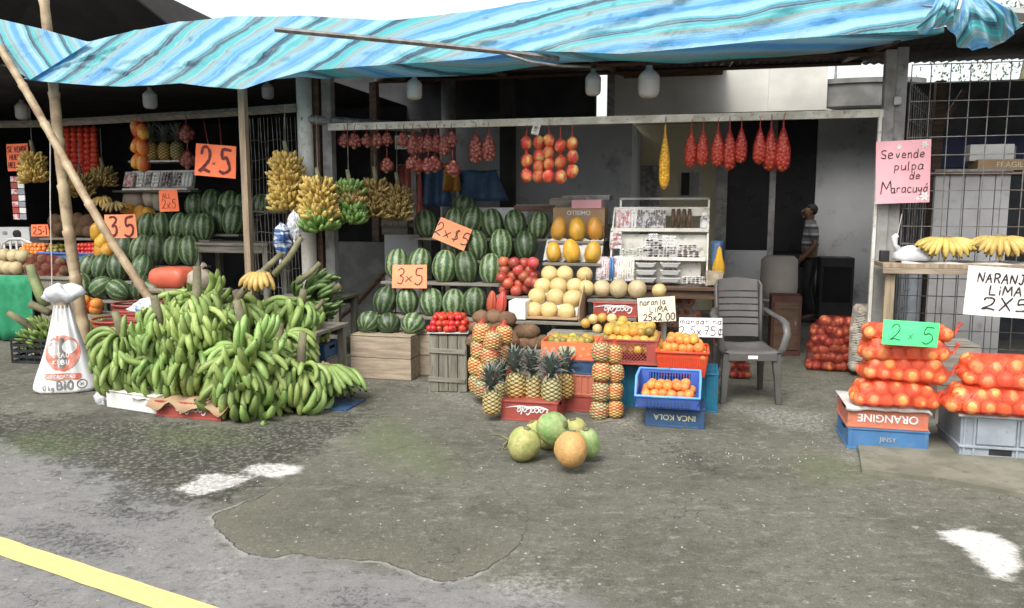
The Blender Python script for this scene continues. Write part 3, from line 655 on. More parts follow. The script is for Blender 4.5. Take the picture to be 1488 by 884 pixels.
# bulbs
def bulb(label, px, py, d, h_px, thin=False):
    p = F(px, py, d); k = mpp(p); h = h_px * k; r = h * (.30 if thin else .33)
    t = thing('light_bulb', label, 'light bulb', p, 0, group=None)
    prof = [(0,-.5),(.6,-.49),(.9,-.42),(1,-.3),(1,.05),(1.0,.07)]
    MB().lathe([(a*r, z*h) for a, z in prof], 24).build('diffuser', M['bulb'], t, smooth=True)
    MB().lathe([(a*r, z*h) for a, z in [(1.02,.07),(1.02,.10),(.98,.18),(.75,.28),(.45,.36),(.32,.40),(.32,.5),(0,.5)]], 24).build('housing', M['bulb2'], t, smooth=True)
    top = 2.86 - p.z
    MB().lathe([(.36*r,.5*h),(.36*r,.62*h),(0,.62*h)], 14).build('socket', M['black_pl'], t, smooth=True)
    MB().tube([(0,0,.6*h),(.005,0,max(top,.7*h))], .006, 6).build('cord', M['black_pl'], t); return t
bulb('milky bulb hanging over the small garlic bags', 602, 128, -.15, 34)
bulb('milky bulb hung from the lamp arm near sliver of sky', 862, 120, -.1, 38, True)
bulb('largest milky bulb hanging right of the lamp arm', 943, 119, -.2, 46)
bulb('dim bulb under the tarp left of the hanging yellow fruit', 218, 143, .3, 30)
bulb('dim bulb under tarp beside the white pillar', 389, 131, .8, 26)
bulb('dim bulb at far left behind leaning bamboo', 32, 160, .8, 28)
# plain building added behind the camera, never in view, to block sky light
ob = thing('sky_block_building', 'added unseen building behind the viewer that blocks sky light', 'building', (0,-15,0), 0)
MB().box((0,0,2.3),(46,5,4.6)).build('wall', M['pale_wall'], ob); MB().box((0,2.9,3.3),(46,1.4,.12)).build('awning', M['roofm'], ob)
for i in range(9): MB().box((-20+5*i,2.52,1.3),(3.4,.06,2.6)).build('shutter', M['steel'], ob)
# ---------------- striped tarp ----------------
m, nt, bs = base('blue_striped_awning_fabric')
uv = nd(nt, 'ShaderNodeUVMap').outputs[0]; sp = nd(nt, 'ShaderNodeSeparateXYZ', {0: uv})
obn = noi(nt, crd(nt), 7, 4)
s_ = mth(nt, 'ADD', sp.outputs[0], mth(nt, 'MULTIPLY', mth(nt, 'SUBTRACT', obn, .5), .12)); fr_ = mth(nt, 'FRACT', s_)
col = ramp(nt, fr_, [(0,(.028,.07,.115)),(.085,(.028,.07,.115)),(.12,(.09,.42,.45)),(.26,(.10,.52,.54)),(.30,(.30,.38,.37)),(.36,(.28,.38,.38)),(.42,(.24,.50,.68)),(.50,(.20,.46,.70)),(.58,(.08,.33,.66)),(.68,(.09,.34,.68)),(.76,(.30,.56,.70)),(.86,(.36,.62,.72)),(.90,(.36,.66,.76)),(.935,(.13,.46,.55)),(.985,(.12,.4,.5)),(1,(.03,.07,.11))])
fine = nd(nt, 'ShaderNodeTexNoise', {'W': mth(nt, 'MULTIPLY', s_, 16.0), 'Scale': 1.0, 'Detail': 3}, noise_dimensions='1D').outputs[0]
col = mixc(nt, mth(nt, 'MULTIPLY', smooth(nt, fine, .50, .66), .32), col, (.42,.66,.74)); col = mixc(nt, mth(nt, 'MULTIPLY', smooth(nt, fine, .46, .36), .30), col, (.10,.30,.42))
grime = smooth(nt, noi(nt, crd(nt), 2.2, 6, .65), .45, .75); col = mixc(nt, mth(nt, 'MULTIPLY', grime, .25), col, (.45,.5,.46))
nt.links.new(col, bs.inputs['Base Color']); bs.inputs['Roughness'].default_value = .55
wv = mth(nt, 'ADD', noi(nt, crd(nt), 24, 3), mth(nt, 'MULTIPLY', noi(nt, crd(nt), 5, 4), 2.0)); bumpn(nt, bs, wv, .55, .02)
tr = nd(nt, 'ShaderNodeBsdfTranslucent', {0: col}); out = nt.nodes['Material Output']
mx = nd(nt, 'ShaderNodeMixShader', {0: .35, 1: bs.outputs[0], 2: tr.outputs[0]}); nt.links.new(mx.outputs[0], out.inputs[0])
M['tarp'] = m
def interp(tab, x):
    if x <= tab[0][0]: return tab[0][1]
    for (a, b), (c, d) in zip(tab, tab[1:]):
        if x <= c:
            t = (x - a) / (c - a); t = t * t * (3 - 2 * t) if False else t; return b + (d - b) * t
    return tab[-1][1]
gt = [(0, 0)]; 
def theta(x): return interp([(0,38),(380,36),(520,26),(640,13),(760,8),(1100,5),(1400,4)], x)
for x in range(0, 1500, 10): gt.append((x + 10, gt[-1][1] + 10 * math.tan(R(theta(x)))))
def phase(x, y): return (y + interp(gt, x)) / interp([(0,60),(500,62),(800,58),(1400,52)], x)
BOT = [(42,117),(130,124),(180,126),(225,124),(262,121),(300,126),(352,130),(392,117),(440,104),(520,97),(640,90),(700,84),(760,74),(830,76),(905,79),(960,74),(1100,60),(1240,50),(1345,44),(1372,40)]
TOP = [(42,114),(80,90),(125,62),(180,48),(250,34),(330,25),(440,24),(560,31),(640,22),(720,13),(820,-6),(960,-42),(1150,-70),(1372,-90)]
def dbot(x): return interp([(42,-1.05),(400,-.95),(700,-.85),(1372,-.75)], x)
def dtop(x): return interp([(42,-1.03),(125,-.75),(330,-.45),(700,-.35),(1372,-.3)], x)
def lay(rows, name, parent, solid=.003):
    mb = MB(); nr = len(rows); nc = len(rows[0])
    mb.grid([[q[0] - base_t for q in r] for r in rows]); me = mb.mesh(name)
    ul = me.uv_layers.new(name='UVMap'); ph = [q[1] for r in rows for q in r]
    for l in me.loops: ul.data[l.index].uv = (ph[l.vertex_index], 0)
    o = mk(name, me, M['tarp'], parent)
    return o
base_t = S(0, -.8, 2.8)
tp = thing('striped_tarp', 'blue and teal striped tarp draped along the front of the stalls', 'tarp', base_t, 0)
NC, NR = 230, 26; rows = []
for j in range(NR + 1):
    v_ = j / NR; row = []
    for i in range(NC + 1):
        x = 42 + (1372 - 42) * i / NC; yb, yt = interp(BOT, x), interp(TOP, x); y = yb + (yt - yb) * v_
        d = dbot(x) + (dtop(x) - dbot(x)) * (v_ ** 1.3)
        ph = phase(x, y)
        amp = .5 + .5 * noise.noise(Vector((x / 160, 3, 0)))
        fold = (math.sin(ph * 6.28 * .9 + noise.noise(Vector((x/90, y/60, 0))) * 3) * .028 + noise.noise(Vector((x/55 + y/50, ph * 1.1, 5))) * .06) * math.sin(math.pi * min(1, v_ * 1.15 + .03)) * (.6 + amp)
        cr1 = noise.noise(Vector((x/70 + y/26, x/900, 11))); cr2 = noise.noise(Vector((x/200 - y/40, y/30, 21)))
        fold += (max(0, 1 - abs(cr1)*5)**2 * .035 + max(0, 1 - abs(cr2)*6)**2 * .03) * min(1, v_*3 + .15)
        ph += .06 * cr1 + .10 * noise.noise(Vector((x/120, y/40, 8))) + .5 * max(0, 1 - abs(x - 900)/170) * (1 - v_)**2 * .9
        row.append((F(x, y, d) - N * fold, ph))
    rows.append(row)
lay(rows, 'valance', tp)
rows = []   # the part that curls back under the front edge, in the shade
for j in range(7):
    v_ = j / 6; row = []
    for i in range(NC + 1):
        x = 400 + (1372 - 400) * i / NC; yb = interp(BOT, x)
        drop = interp([(400,0),(470,14),(640,22),(760,26),(830,14),(905,10),(1000,22),(1200,26),(1372,8)], x) * v_
        row.append((F(x, yb + drop, dbot(x) + .02 + .35 * v_) - N * .02 * math.sin(x/23.) * v_, phase(x, yb - drop * 1.4)))
    rows.append(row)
lay(rows, 'turned_under_edge', tp)
rows = []   # left flap, facing the other way
for j in range(17):
    v_ = j / 16; row = []
    for i in range(31):
        u_ = i / 30; xt = -60 + 192 * u_; yt = interp([(-60,18),(0,28),(60,42),(128,61)], xt)
        xb = -60 + 104 * u_; yb = interp([(-60,30),(0,75),(15,98),(44,116)], xb)
        x = xb + (xt - xb) * v_; y = yb + (yt - yb) * v_
        d = -1.1 + .25 * v_ * (1 - .0 * u_) + .05*math.sin(u_*9)*v_
        row.append((F(x, y, d), (x * 1.0 - y * .42 + 9 * math.sin(y/30)) / 44 + .35))
    rows.append(row)
lay(rows, 'corner_flap', tp)
# gathered end at right
bk = thing('tarp_knot', 'gathered frilly end of the striped tarp tied up at top right', 'tarp', F(1400,-4,-.9), 0)
base_t = F(1400, -4, -.9)
arc = [(1330,42),(1345,52),(1358,40),(1376,38),(1388,62),(1410,73),(1438,70),(1462,60),(1474,46),(1490,36)]
rows = []; NCK = 130
for j in range(21):
    v_ = j / 20; row = []
    for i in range(NCK + 1):
        u_ = i / NCK; k = u_ * (len(arc) - 1); a = int(min(k, len(arc) - 2)); t_ = k - a
        bx = arc[a][0] + (arc[a+1][0] - arc[a][0]) * t_; by = arc[a][1] + (arc[a+1][1] - arc[a][1]) * t_
        tx = 1362 + 66 * u_; ty = -14 + 10 * abs(u_ - .5)
        x = tx + (bx - tx) * v_; y = ty + (by - ty) * (v_ ** .8)
        fold = math.sin(u_ * 60 + v_ * 1.5 + 2*noise.noise(Vector((u_*5, v_*2, 0)))) * .035 * v_ + noise.noise(Vector((u_*9, v_*3, 2))) * .09 * v_
        row.append((F(x, y, -.95) - N * (fold + .10 * math.sin(math.pi * v_)), 1.1 + (u_ * 2.2) + v_ * .9 + .35 * math.sin(u_ * 14)))
    rows.append(row)
lay(rows, 'ruffle', bk)
MB().tube([F(1392,14,-1.2)-base_t, F(1396,2,-1.15)-base_t, F(1400,-12,-1.0)-base_t], .009, 6).build('tie', M['pole_white'], bk)
MB().tube([F(1440,-40,-.9)-base_t, F(1488,8,-.9)-base_t, F(1620,60,-.9)-base_t], .006, 6).build('rope', M['pole_white'], bk)
# ---------------- shared shapes ----------------
def blob(name, mat, prof, n=28, fn=None, smooth=True):
    mb = MB(); mb.lathe(prof, n, fn=fn); me = mb.mesh(name, smooth); me.materials.append(mat); return me
def ell(k=16, p=1.0): return [(math.sin(math.pi*i/k)**p, -math.cos(math.pi*i/k)) for i in range(k + 1)]
def dimple(prof, a=.12, w=.35): return [(r, z - (a * math.exp(-(r/w)**2) if z > 0 else 0) + (a*.5 * math.exp(-(r/w)**2) if z < 0 else 0)) for r, z in prof]
def lump(amp, fr, seed=0):
    def fn(r, z, a):
        q = 1 + amp * noise.noise(Vector((math.cos(a)*r*fr, math.sin(a)*r*fr, z*fr + seed))); return r*q, z*q
    return fn
ME = {}
for k, mt in dict(orange='orange', lime_orange='lime_orange', green_orange='green_orange', mandarin='mandarin', bag_orange='bag_orange', tomato='tomato', redfruit='redfruit', onion='onion', garlic='garlic', yellowf='yellowf').items():
    ME[k] = blob(k, M[mt], dimple(ell(10), .10, .3), 16, lump(.05, 1.3, len(k)))
ME['watermelon'] = blob('watermelon', M['watermelon'], ell(22, .93), 44, lump(.03, 1.5, 2))
ME['honeydew'] = blob('honeydew', M['honeydew'], ell(16), 28, lump(.05, 1.6, 5))
ME['cantaloupe'] = blob('cantaloupe', M['cantaloupe'], ell(16), 28, lump(.03, 1.6, 5))
ME['papaya'] = blob('papaya', M['papaya'], [(r * (1 + .10 * -z), z) for r, z in ell(18, .9)], 30, lump(.08, 1.4, 3))
ME['mamey'] = blob('mamey', M['mamey'], ell(12), 20, lump(.16, 2.2, 3))
ME['mango'] = blob('mango', M['mango'], ell(12), 18, lump(.10, 1.4, 9))
ME['potato'] = blob('potato', M['potato'], ell(8), 12, lump(.2, 1.7, 4))
for k in ('coconut', 'coco_green', 'coco_brown'):
    ME[k] = blob(k, M[k], ell(26), 40, lambda r, z, a, s=len(k): (r * (1 + .055*math.cos(3*a + s)*(1 - .4*abs(z)) + .04*noise.noise(Vector((math.cos(a)*r*2.5, math.sin(a)*r*2.5, z*2.5+s)))), z + .06*noise.noise(Vector((a*.5, z, s)))))
ME['pod'] = blob('pod', M['pod'], [(r * (1 - .15*z), z) for r, z in ell(18, 1.1)], 40, lambda r, z, a: (r * (1 + .10*math.cos(8*a)), z))
def pine_fn(r, z, a):
    e = abs(math.sin(4*a + 13*z) * math.sin(-4*a + 13*z)); e2 = abs(math.sin(3.5*a + 10.5*z) * math.sin(3.5*a - 10.5*z))
    return r * (1 + .085 * min(1, e2*1.6)), z
ME['pineapple'] = blob('pineapple_body', M['pineapple'], [(.0,-1)] + [((1 - abs(z)**3.2)**.45 * (1 - .05*z) , z) for z in [(-.985 + 1.97*i/44) for i in range(45)]] + [(0,1)], 72, pine_fn)
def fruit(kind, p, r, label=None, cat=None, group=None, rot=None, k=(1,1,1), name=None, parent=None):
    if rot is None: rot = (rnd(-.5,.5), rnd(-.5,.5), rnd(0,6.28))
    o = mk(name or kind, ME[kind], None, parent, p, rot=rot, scale=(r*k[0], r*k[1], r*k[2]))
    if label: T(o, label, cat, group)
    return o
def at_d(px, py, d): p = F(px, py, d); return p, mpp(p)

# plantain and banana hands: fingers fan out from a crown and curl upwards
def finger(mb, base_p, az, L, r, up0, curl, rr, z0=0, n=5):
    pts, rs = [], []
    k = 9; ang = up0; az2 = rr.uniform(-.45,.45); p = Vector(base_p); out = Vector((math.cos(az), math.sin(az), 0)); st = L / k
    pts.append(p.copy()); rs.append(r*.30)
    for i in range(k):
        t = (i + 1) / k; out = Vector((math.cos(az + az2*t), math.sin(az + az2*t), 0)); d = out * math.cos(ang) + ZU * math.sin(ang); p = p + d * st; pts.append(p.copy())
        rs.append(r * (.42 if t < .15 else .85 if t < .3 else 1.0 if t < .78 else .86 if t < .9 else .38)); ang += curl / k
    pts.append(p + (out * math.cos(ang) + ZU * math.sin(ang)) * st * .25); rs.append(r * .22)
    k0 = len(mb.v); mb.tube(pts, rs, n, cap=True); mb.al = (mb.al or []) + [.5]*(k0 - len(mb.al or [])) + [i/(len(pts)-1) for i in range(len(pts)) for _ in range(n)]
def hand_mesh(name, nf, L, r, spread, up0, curl, seed, two=True, rad=.035):
    rr = random.Random(seed); mb = MB()
    for row in range(2 if two else 1):
        for i in range(nf):
            az = -spread + 2 * spread * (i + .5 * row) / nf + rr.uniform(-.13, .13)
            b = (rad * math.cos(az), rad * math.sin(az), row * r * .9)
            finger(mb, b, az, L * rr.uniform(.88, 1.08) * (1 - .08*row), r * rr.uniform(.9, 1.08), up0 + rr.uniform(-.25, .25) + row * .55, curl * rr.uniform(.6, 1.25), rr)
    mb.tube([(rad*.9*math.cos(a), rad*.9*math.sin(a), r*.3) for a in [(-spread + 2*spread*i/6) for i in range(7)]], r*.5, 6)
    return mb.mesh(name)
HM = {}
for v in range(4): HM['plantain', v] = hand_mesh('plantain_hand', 5, .41, .033, 1.0, -.5, 2.5, v)
for v in range(3): HM['big', v] = hand_mesh('plantain_hand', 5, .46, .034, 1.0, -.4, 2.2, 40 + v)
for v in range(3): HM['banana', v] = hand_mesh('banana_hand', 7, .165, .0205, 1.5, -.15, 1.2, 10 + v)
for v in range(3): HM['small', v] = hand_mesh('banana_hand', 8, .125, .013, 1.5, -.15, 1.0, 20 + v)
for v in range(2): HM['flat', v] = hand_mesh('banana_hand', 11, .22, .024, 1.35, -.4, -1.1, 30 + v, two=False)
VAR = {'plantain': 4, 'big': 3, 'banana': 3, 'small': 3, 'flat': 2}
HMM = {}
def hmesh(kind, v, mat):
    k = (kind, v, mat)
    if k not in HMM: me = HM[kind, v].copy(); me.materials.append(M[mat]); HMM[k] = me
    return HMM[k]
def bunch(label, p, h, nh, kind='plantain', mat='plantain', tilt=(0,0,0), sc=1, stalk_top=.22, stalk_r=.028, front=True, mats=None, seed=0, name='plantain_bunch', group=None, jt=.15, spread=.9, per=2, pull=1.0, flip=False, lab2=None, cat='plantains'):
    """p: foot of the stalk; h: height of the hands zone; hands wind round it"""
    rr = random.Random(seed)
    t = thing(name, label, cat, p, rot=Euler(tilt), group=group)
    pts = [(0,0,-.02), (.01,0,h*.5), (0,.01,h), (.012*stalk_r/.028,0,h+stalk_top*.4), (-.01,0,h+stalk_top)]
    so_ = MB().tube(pts, [stalk_r*.7, stalk_r, stalk_r*1.1, stalk_r*1.35, stalk_r*1.05], 12).build('stalk', M['stalk'], t, smooth=True)
    for i in range(nh):
        z = h * (i + .3) / nh + (.13*sc if jt > .3 and i else 0)
        for q in range(per):
            az = -math.pi/2 + (q - (per-1)/2) * (2*math.pi/per if per > 2 else 2.0) + rr.uniform(-.35,.35) + (.5 if i % 2 else -.3)
            mt = mat if mats is None else mats[min(len(mats)-1, int(i/nh*len(mats)))]
            s = sc * rr.uniform(.9, 1.1) * (1 - .12*(i/nh))
            o = mk('hand', hmesh(kind, rr.randrange(VAR[kind]), mt), None, t, (0,0,z), rot=(rr.uniform(-jt,jt) + (math.pi if jt > .3 and rr.random() < .85 and i else 0), rr.uniform(-.15,.15), az), scale=(s*pull, s*pull, s))
    return t

# net bags
ICO = []
_b = bmesh.new(); bmesh.ops.create_icosphere(_b, subdivisions=1, radius=1); ICO = [v.co.copy() for v in _b.verts]; _b.free()
def net_hull(name, balls, mat, parent, origin, grow=1.05, extra=()):
    b = bmesh.new()
    for c, r in balls:
        for q in ICO: b.verts.new(c - origin + q * r * grow)
    for e in extra: b.verts.new(e - origin)
    res = bmesh.ops.convex_hull(b, input=b.verts[:])
    bmesh.ops.delete(b, geom=list({g for g in list(res['geom_interior']) + list(res['geom_unused']) if isinstance(g, bmesh.types.BMVert)}), context='VERTS')
    me = bpy.data.meshes.new(name); b.to_mesh(me); b.free(); me.materials.append(mat)
    return mk(name, me, None, parent)
def net_bag(name, label, cat, balls, kind, netm, group=None, child=None, neck=None, k=(1,1,1)):
    org = Vector((sum(c.x for c, r in balls)/len(balls), sum(c.y for c, r in balls)/len(balls), min(c.z - r for c, r in balls)))
    t = thing(name, label, cat, org, 0, group)
    for c, r in balls: fruit(kind, c - org, r, parent=t, name=child or kind, k=k)
    net_hull('net', balls, M[netm], t, org, extra=[neck] if neck else ())
    if neck: MB().tube([neck - org + ZU*-.01, neck - org + Vector((.01,0,.03)), neck - org + Vector((.025,-.01,.06))], [.012,.008,.016], 6).build('knot', M[netm], t)
    return t
def hang_string(name, label, cat, top, kind, items, r, netm, group=None, kz=1.0, cord=.05, child=None):
    """items: centres going down; a net tube that hugs each fruit"""
    t = thing(name, label, cat, top, 0, group); prof = []
    zs = [q.z - top.z for q in items]
    for q in items: fruit(kind, q - top, r, parent=t, name=child or kind, k=(1,1,kz))
    zt, zb = zs[0] + r*kz*1.1, zs[-1] - r*kz*1.1; k = 26 if len(items) < 6 else 60
    x0 = items[0] - top
    for i in range(k + 1):
        z = zb + (zt - zb) * i / k
        rad = max([.30*r] + [r*1.06*math.sqrt(max(0, 1 - ((z - q)/(r*kz*1.08))**2)) for q in zs])
        prof.append((rad if 0 < i < k else .005, z))
    prof.append((.004, -.0))
    MB().lathe(prof, 14, c=(x0.x, x0.y, 0)).build('net', M[netm], t)
    MB().tube([(x0.x, x0.y, zt - .01), (x0.x*.5, x0.y*.5, cord*.2), (0, -.01, cord)], .0035, 5).build('cord', M['string'], t)
    return t
def prof_r(R0, f): return R0 * min(1, (max(f - .10, 0)/.45)**.75) * math.sqrt(max(0, 1 - max(0, (f - .80)/.20)**2))
def cluster(rr, n, R0, H, r):     # balls filling a drop-shaped bag hanging from z=0 down to -H
    out = []; tries = 0
    while len(out) < n and tries < 6000:
        tries += 1; z = -H * rr.uniform(.28, .96); f = (-z/H); rad = prof_r(R0, f)
        a = rr.uniform(0, 6.28); q = max(0, rad - r) * math.sqrt(rr.random()); c = Vector((q*math.cos(a), q*math.sin(a), z))
        if all((c - o).length > r*1.45 for o in out): out.append(c)
    return out
def drop_bag(name, cat, kind, netm, n, R0, H, r, seed, child=None):
    rr = random.Random(seed); t = thing(name, 'x', cat, (0,0,0), 0)
    for c in cluster(rr, n, R0, H, r): fruit(kind, c, r*rr.uniform(.9,1.1), parent=t, name=child or kind)
    MB().lathe([(.004,0)] + [(max(.008, prof_r(R0+.004, f)), -H*f) for f in [.05+.94*i/24 for i in range(25)]] + [(.0,-H*1.0)], 14).build('net', M[netm], t)
    MB().tube([(0,0,-.01),(0.004,0,.03),(0,-.012,.06)], .004, 5).build('cord', M['string'], t)
    note_children(t); return t

# signs
GL = {
 '0': [[(.5,1),(.15,.8),(.05,.45),(.2,.08),(.5,0),(.85,.15),(.95,.5),(.82,.88),(.5,1)]], '1': [[(.3,.75),(.55,1),(.5,0)]],
 '2': [[(.08,.78),(.25,.97),(.6,1),(.85,.8),(.75,.5),(.4,.2),(.05,.02),(.4,.06),(1,.0)]],
 '3': [[(.1,.95),(.5,1),(.85,.85),(.75,.62),(.4,.53),(.8,.45),(.9,.22),(.6,.02),(.1,.05)]],
 '5': [[(.95,1),(.25,.98),(.2,.58),(.55,.63),(.9,.45),(.88,.15),(.5,-.02),(.08,.05)]], '7': [[(.05,.95),(.95,1),(.45,0)],[(.25,.5),(.75,.52)]],
 'x': [[(.1,.55),(.85,.0)],[(.85,.58),(.1,.02)]], 'X': [[(.1,1),(.9,0)],[(.9,1),(.1,0)]], '$': [[(.75,.85),(.4,.95),(.2,.75),(.7,.35),(.5,.1),(.15,.15)],[(.5,1.05),(.45,-.05)]],
 '¢': [[(.8,.65),(.4,.7),(.2,.4),(.4,.12),(.85,.2)],[(.55,.85),(.5,-.05)]], '.': [[(.45,.0),(.55,.04)]], '-': [[(.1,.35),(.8,.35)]],
 'N': [[(.05,0),(.1,1),(.85,.02),(.9,1)]], 'A': [[(0,0),(.5,1),(.95,0)],[(.2,.4),(.8,.4)]], 'R': [[(.1,0),(.1,1),(.65,1),(.85,.78),(.6,.52),(.12,.5)],[(.5,.5),(.95,0)]],
 'O': [[(.5,1),(.12,.75),(.08,.25),(.45,0),(.88,.2),(.9,.75),(.5,1)]], 'J': [[(.3,1),(.95,1)],[(.7,1),(.68,.2),(.4,0),(.1,.15)]], 'L': [[(.1,1),(.12,0),(.85,.02)]],
 'I': [[(.5,.7),(.5,0)],[(.5,.95),(.53,.9)]], 'M': [[(.02,0),(.12,1),(.5,.35),(.85,1),(.98,0)]], 'S': [[(.9,.85),(.5,1),(.12,.8),(.3,.55),(.8,.4),(.85,.12),(.45,0),(.08,.12)]],
 'E': [[(.9,1),(.12,1),(.12,0),(.92,0)],[(.12,.5),(.7,.52)]], 'V': [[(.05,1),(.48,0),(.92,1)]], 'D': [[(.1,0),(.1,1),(.6,.92),(.92,.5),(.6,.06),(.1,0)]], 'H': [[(.1,0),(.1,1)],[(.9,1),(.9,0)],[(.1,.5),(.9,.5)]],
 'U': [[(.08,1),(.1,.2),(.5,0),(.88,.2),(.9,1)]], 'W': [[(.05,1),(.28,0),(.5,.6),(.72,0),(.95,1)]], 'B': [[(.1,0),(.1,1),(.65,.95),(.75,.75),(.55,.53),(.1,.5)],[(.55,.53),(.9,.3),(.65,.02),(.1,0)]], 'G': [[(.9,.85),(.5,1),(.1,.6),(.15,.15),(.5,0),(.9,.15),(.9,.45),(.55,.45)]],
 'a': [[(.85,.5),(.5,.62),(.12,.4),(.15,.08),(.5,0),(.82,.25),(.85,.6),(.85,.1),(1,.0)]], 'n': [[(.1,.6),(.12,0)],[(.12,.4),(.5,.62),(.8,.5),(.85,0)]], 'r': [[(.15,.6),(.18,0)],[(.18,.35),(.5,.6),(.85,.55)]],
 'm': [[(.05,.6),(.07,0)],[(.07,.42),(.3,.6),(.48,.4),(.48,0)],[(.48,.42),(.75,.6),(.93,.4),(.95,0)]], 'd': [[(.8,.4),(.45,.6),(.1,.35),(.2,.03),(.55,.02),(.82,.25)],[(.85,1),(.82,0)]],
 'i': [[(.5,.58),(.5,0)],[(.5,.85),(.53,.8)]], 'o': [[(.5,.62),(.12,.4),(.2,.03),(.6,0),(.88,.3),(.5,.62)]], 'e': [[(.12,.32),(.85,.38),(.6,.62),(.2,.5),(.15,.1),(.5,0),(.9,.12)]], 'l': [[(.45,1),(.4,.1),(.65,0)]],
 'p': [[(.15,.6),(.15,-.38)],[(.15,.45),(.5,.62),(.85,.4),(.6,.02),(.18,.1)]], 'u': [[(.12,.6),(.15,.1),(.5,0),(.82,.2),(.85,.6),(.9,0)]], 'v': [[(.1,.6),(.45,0),(.85,.62)]], 'c': [[(.85,.5),(.45,.62),(.12,.3),(.45,0),(.9,.1)]],
 'y': [[(.1,.6),(.2,.15),(.6,.12),(.85,.6),(.7,-.3),(.3,-.35)]], 'á': [[(.85,.5),(.5,.62),(.12,.4),(.15,.08),(.5,0),(.82,.25),(.85,.6),(.85,.1)],[(.5,.8),(.75,1)]], 'j': [[(.6,.6),(.6,-.25),(.2,-.35)],[(.6,.85),(.63,.8)]],
 's': [[(.8,.55),(.4,.62),(.2,.42),(.75,.22),(.5,0),(.12,.08)]], 'C': [[(.92,.8),(.55,1),(.12,.65),(.15,.2),(.5,0),(.95,.2)]], 'g': [[(.8,.4),(.45,.6),(.1,.35),(.3,.02),(.8,.25),(.85,.6),(.75,-.3),(.2,-.3)]],
 'K': [[(.1,1),(.1,0)],[(.85,1),(.12,.45),(.9,0)]], 'P': [[(.1,0),(.1,1),(.7,.98),(.88,.75),(.6,.48),(.1,.45)]], 'k': [[(.15,1),(.15,0)],[(.7,.6),(.18,.25),(.8,0)]], 't': [[(.4,1),(.4,.1),(.8,.05)],[(.1,.65),(.8,.65)]], ' ': [] }
def catmull(pl, k=5):
    if len(pl) < 3: return [Vector((p[0], p[1])) for p in pl]
    P_ = [Vector(p) for p in pl]; out = []
    for i in range(len(P_) - 1):
        a = P_[max(i-1, 0)]; b = P_[i]; c = P_[i+1]; d = P_[min(i+2, len(P_)-1)]
        for j in range(k):
            t = j / k; out.append(.5 * ((2*b) + (c - a)*t + (2*a - 5*b + 4*c - d)*t*t + (3*b - a - 3*c + d)*t*t*t))
    out.append(P_[-1]); return out
SHARP = set('NAXMVEHLKxIRWk')
def strokes(mb, text, x, y, h, w, sw, gap=.25, z=0, mp=None, jit=.055, rr=random.Random(4), slant=.0):
    """marker strokes; x,y = lower left; h letter height; w letter width"""
    mp = mp or (lambda a, b, c: (a, b, c)); zz = z
    for ch in text:
        ww = w * (.45 if ch in '.iIl1-' else 1.25 if ch in 'mMW' else 1)
        if ch == ' ': x += w * .6; continue
        for pl in GL.get(ch, []):
            q = [(x + ww * (a + rr.uniform(-jit, jit)) + slant*h*b, y + h * (b + rr.uniform(-jit, jit))) for a, b in pl]
            q = [Vector(a_).lerp(Vector(b_), j_/5) for a_, b_ in zip(q, q[1:]) for j_ in range(5)] + [Vector(q[-1])] if ch in SHARP or len(q) < 3 else catmull(q)
            zz += sw * .012; vs = []
            for i, p in enumerate(q):
                d = (q[min(i+1, len(q)-1)] - q[max(i-1, 0)]); d = d.normalized() if d.length > 1e-9 else Vector((1, 0)); nn = Vector((-d.y, d.x))
                e = d * sw * .3 * (-1 if i == 0 else 1 if i == len(q)-1 else 0); ww_ = sw * (.5 + .22*noise.noise(Vector((p.x*40, p.y*40, 3)))) * (.75 if i in (0, len(q)-1) else 1)
                vs += [mp(*(p + e + nn*ww_), zz), mp(*(p + e - nn*ww_), zz)]
            mb.add(vs, [(2*i, 2*i+1, 2*i+3, 2*i+2) for i in range(len(q)-1)])
        x += ww + w * gap
    return x
def textw(text, w, gap=.25): return sum((w*.6 if c == ' ' else w*(.45 if c in '.iIl1-' else 1.25 if c in 'mMW' else 1) + w*gap) for c in text) - w*gap
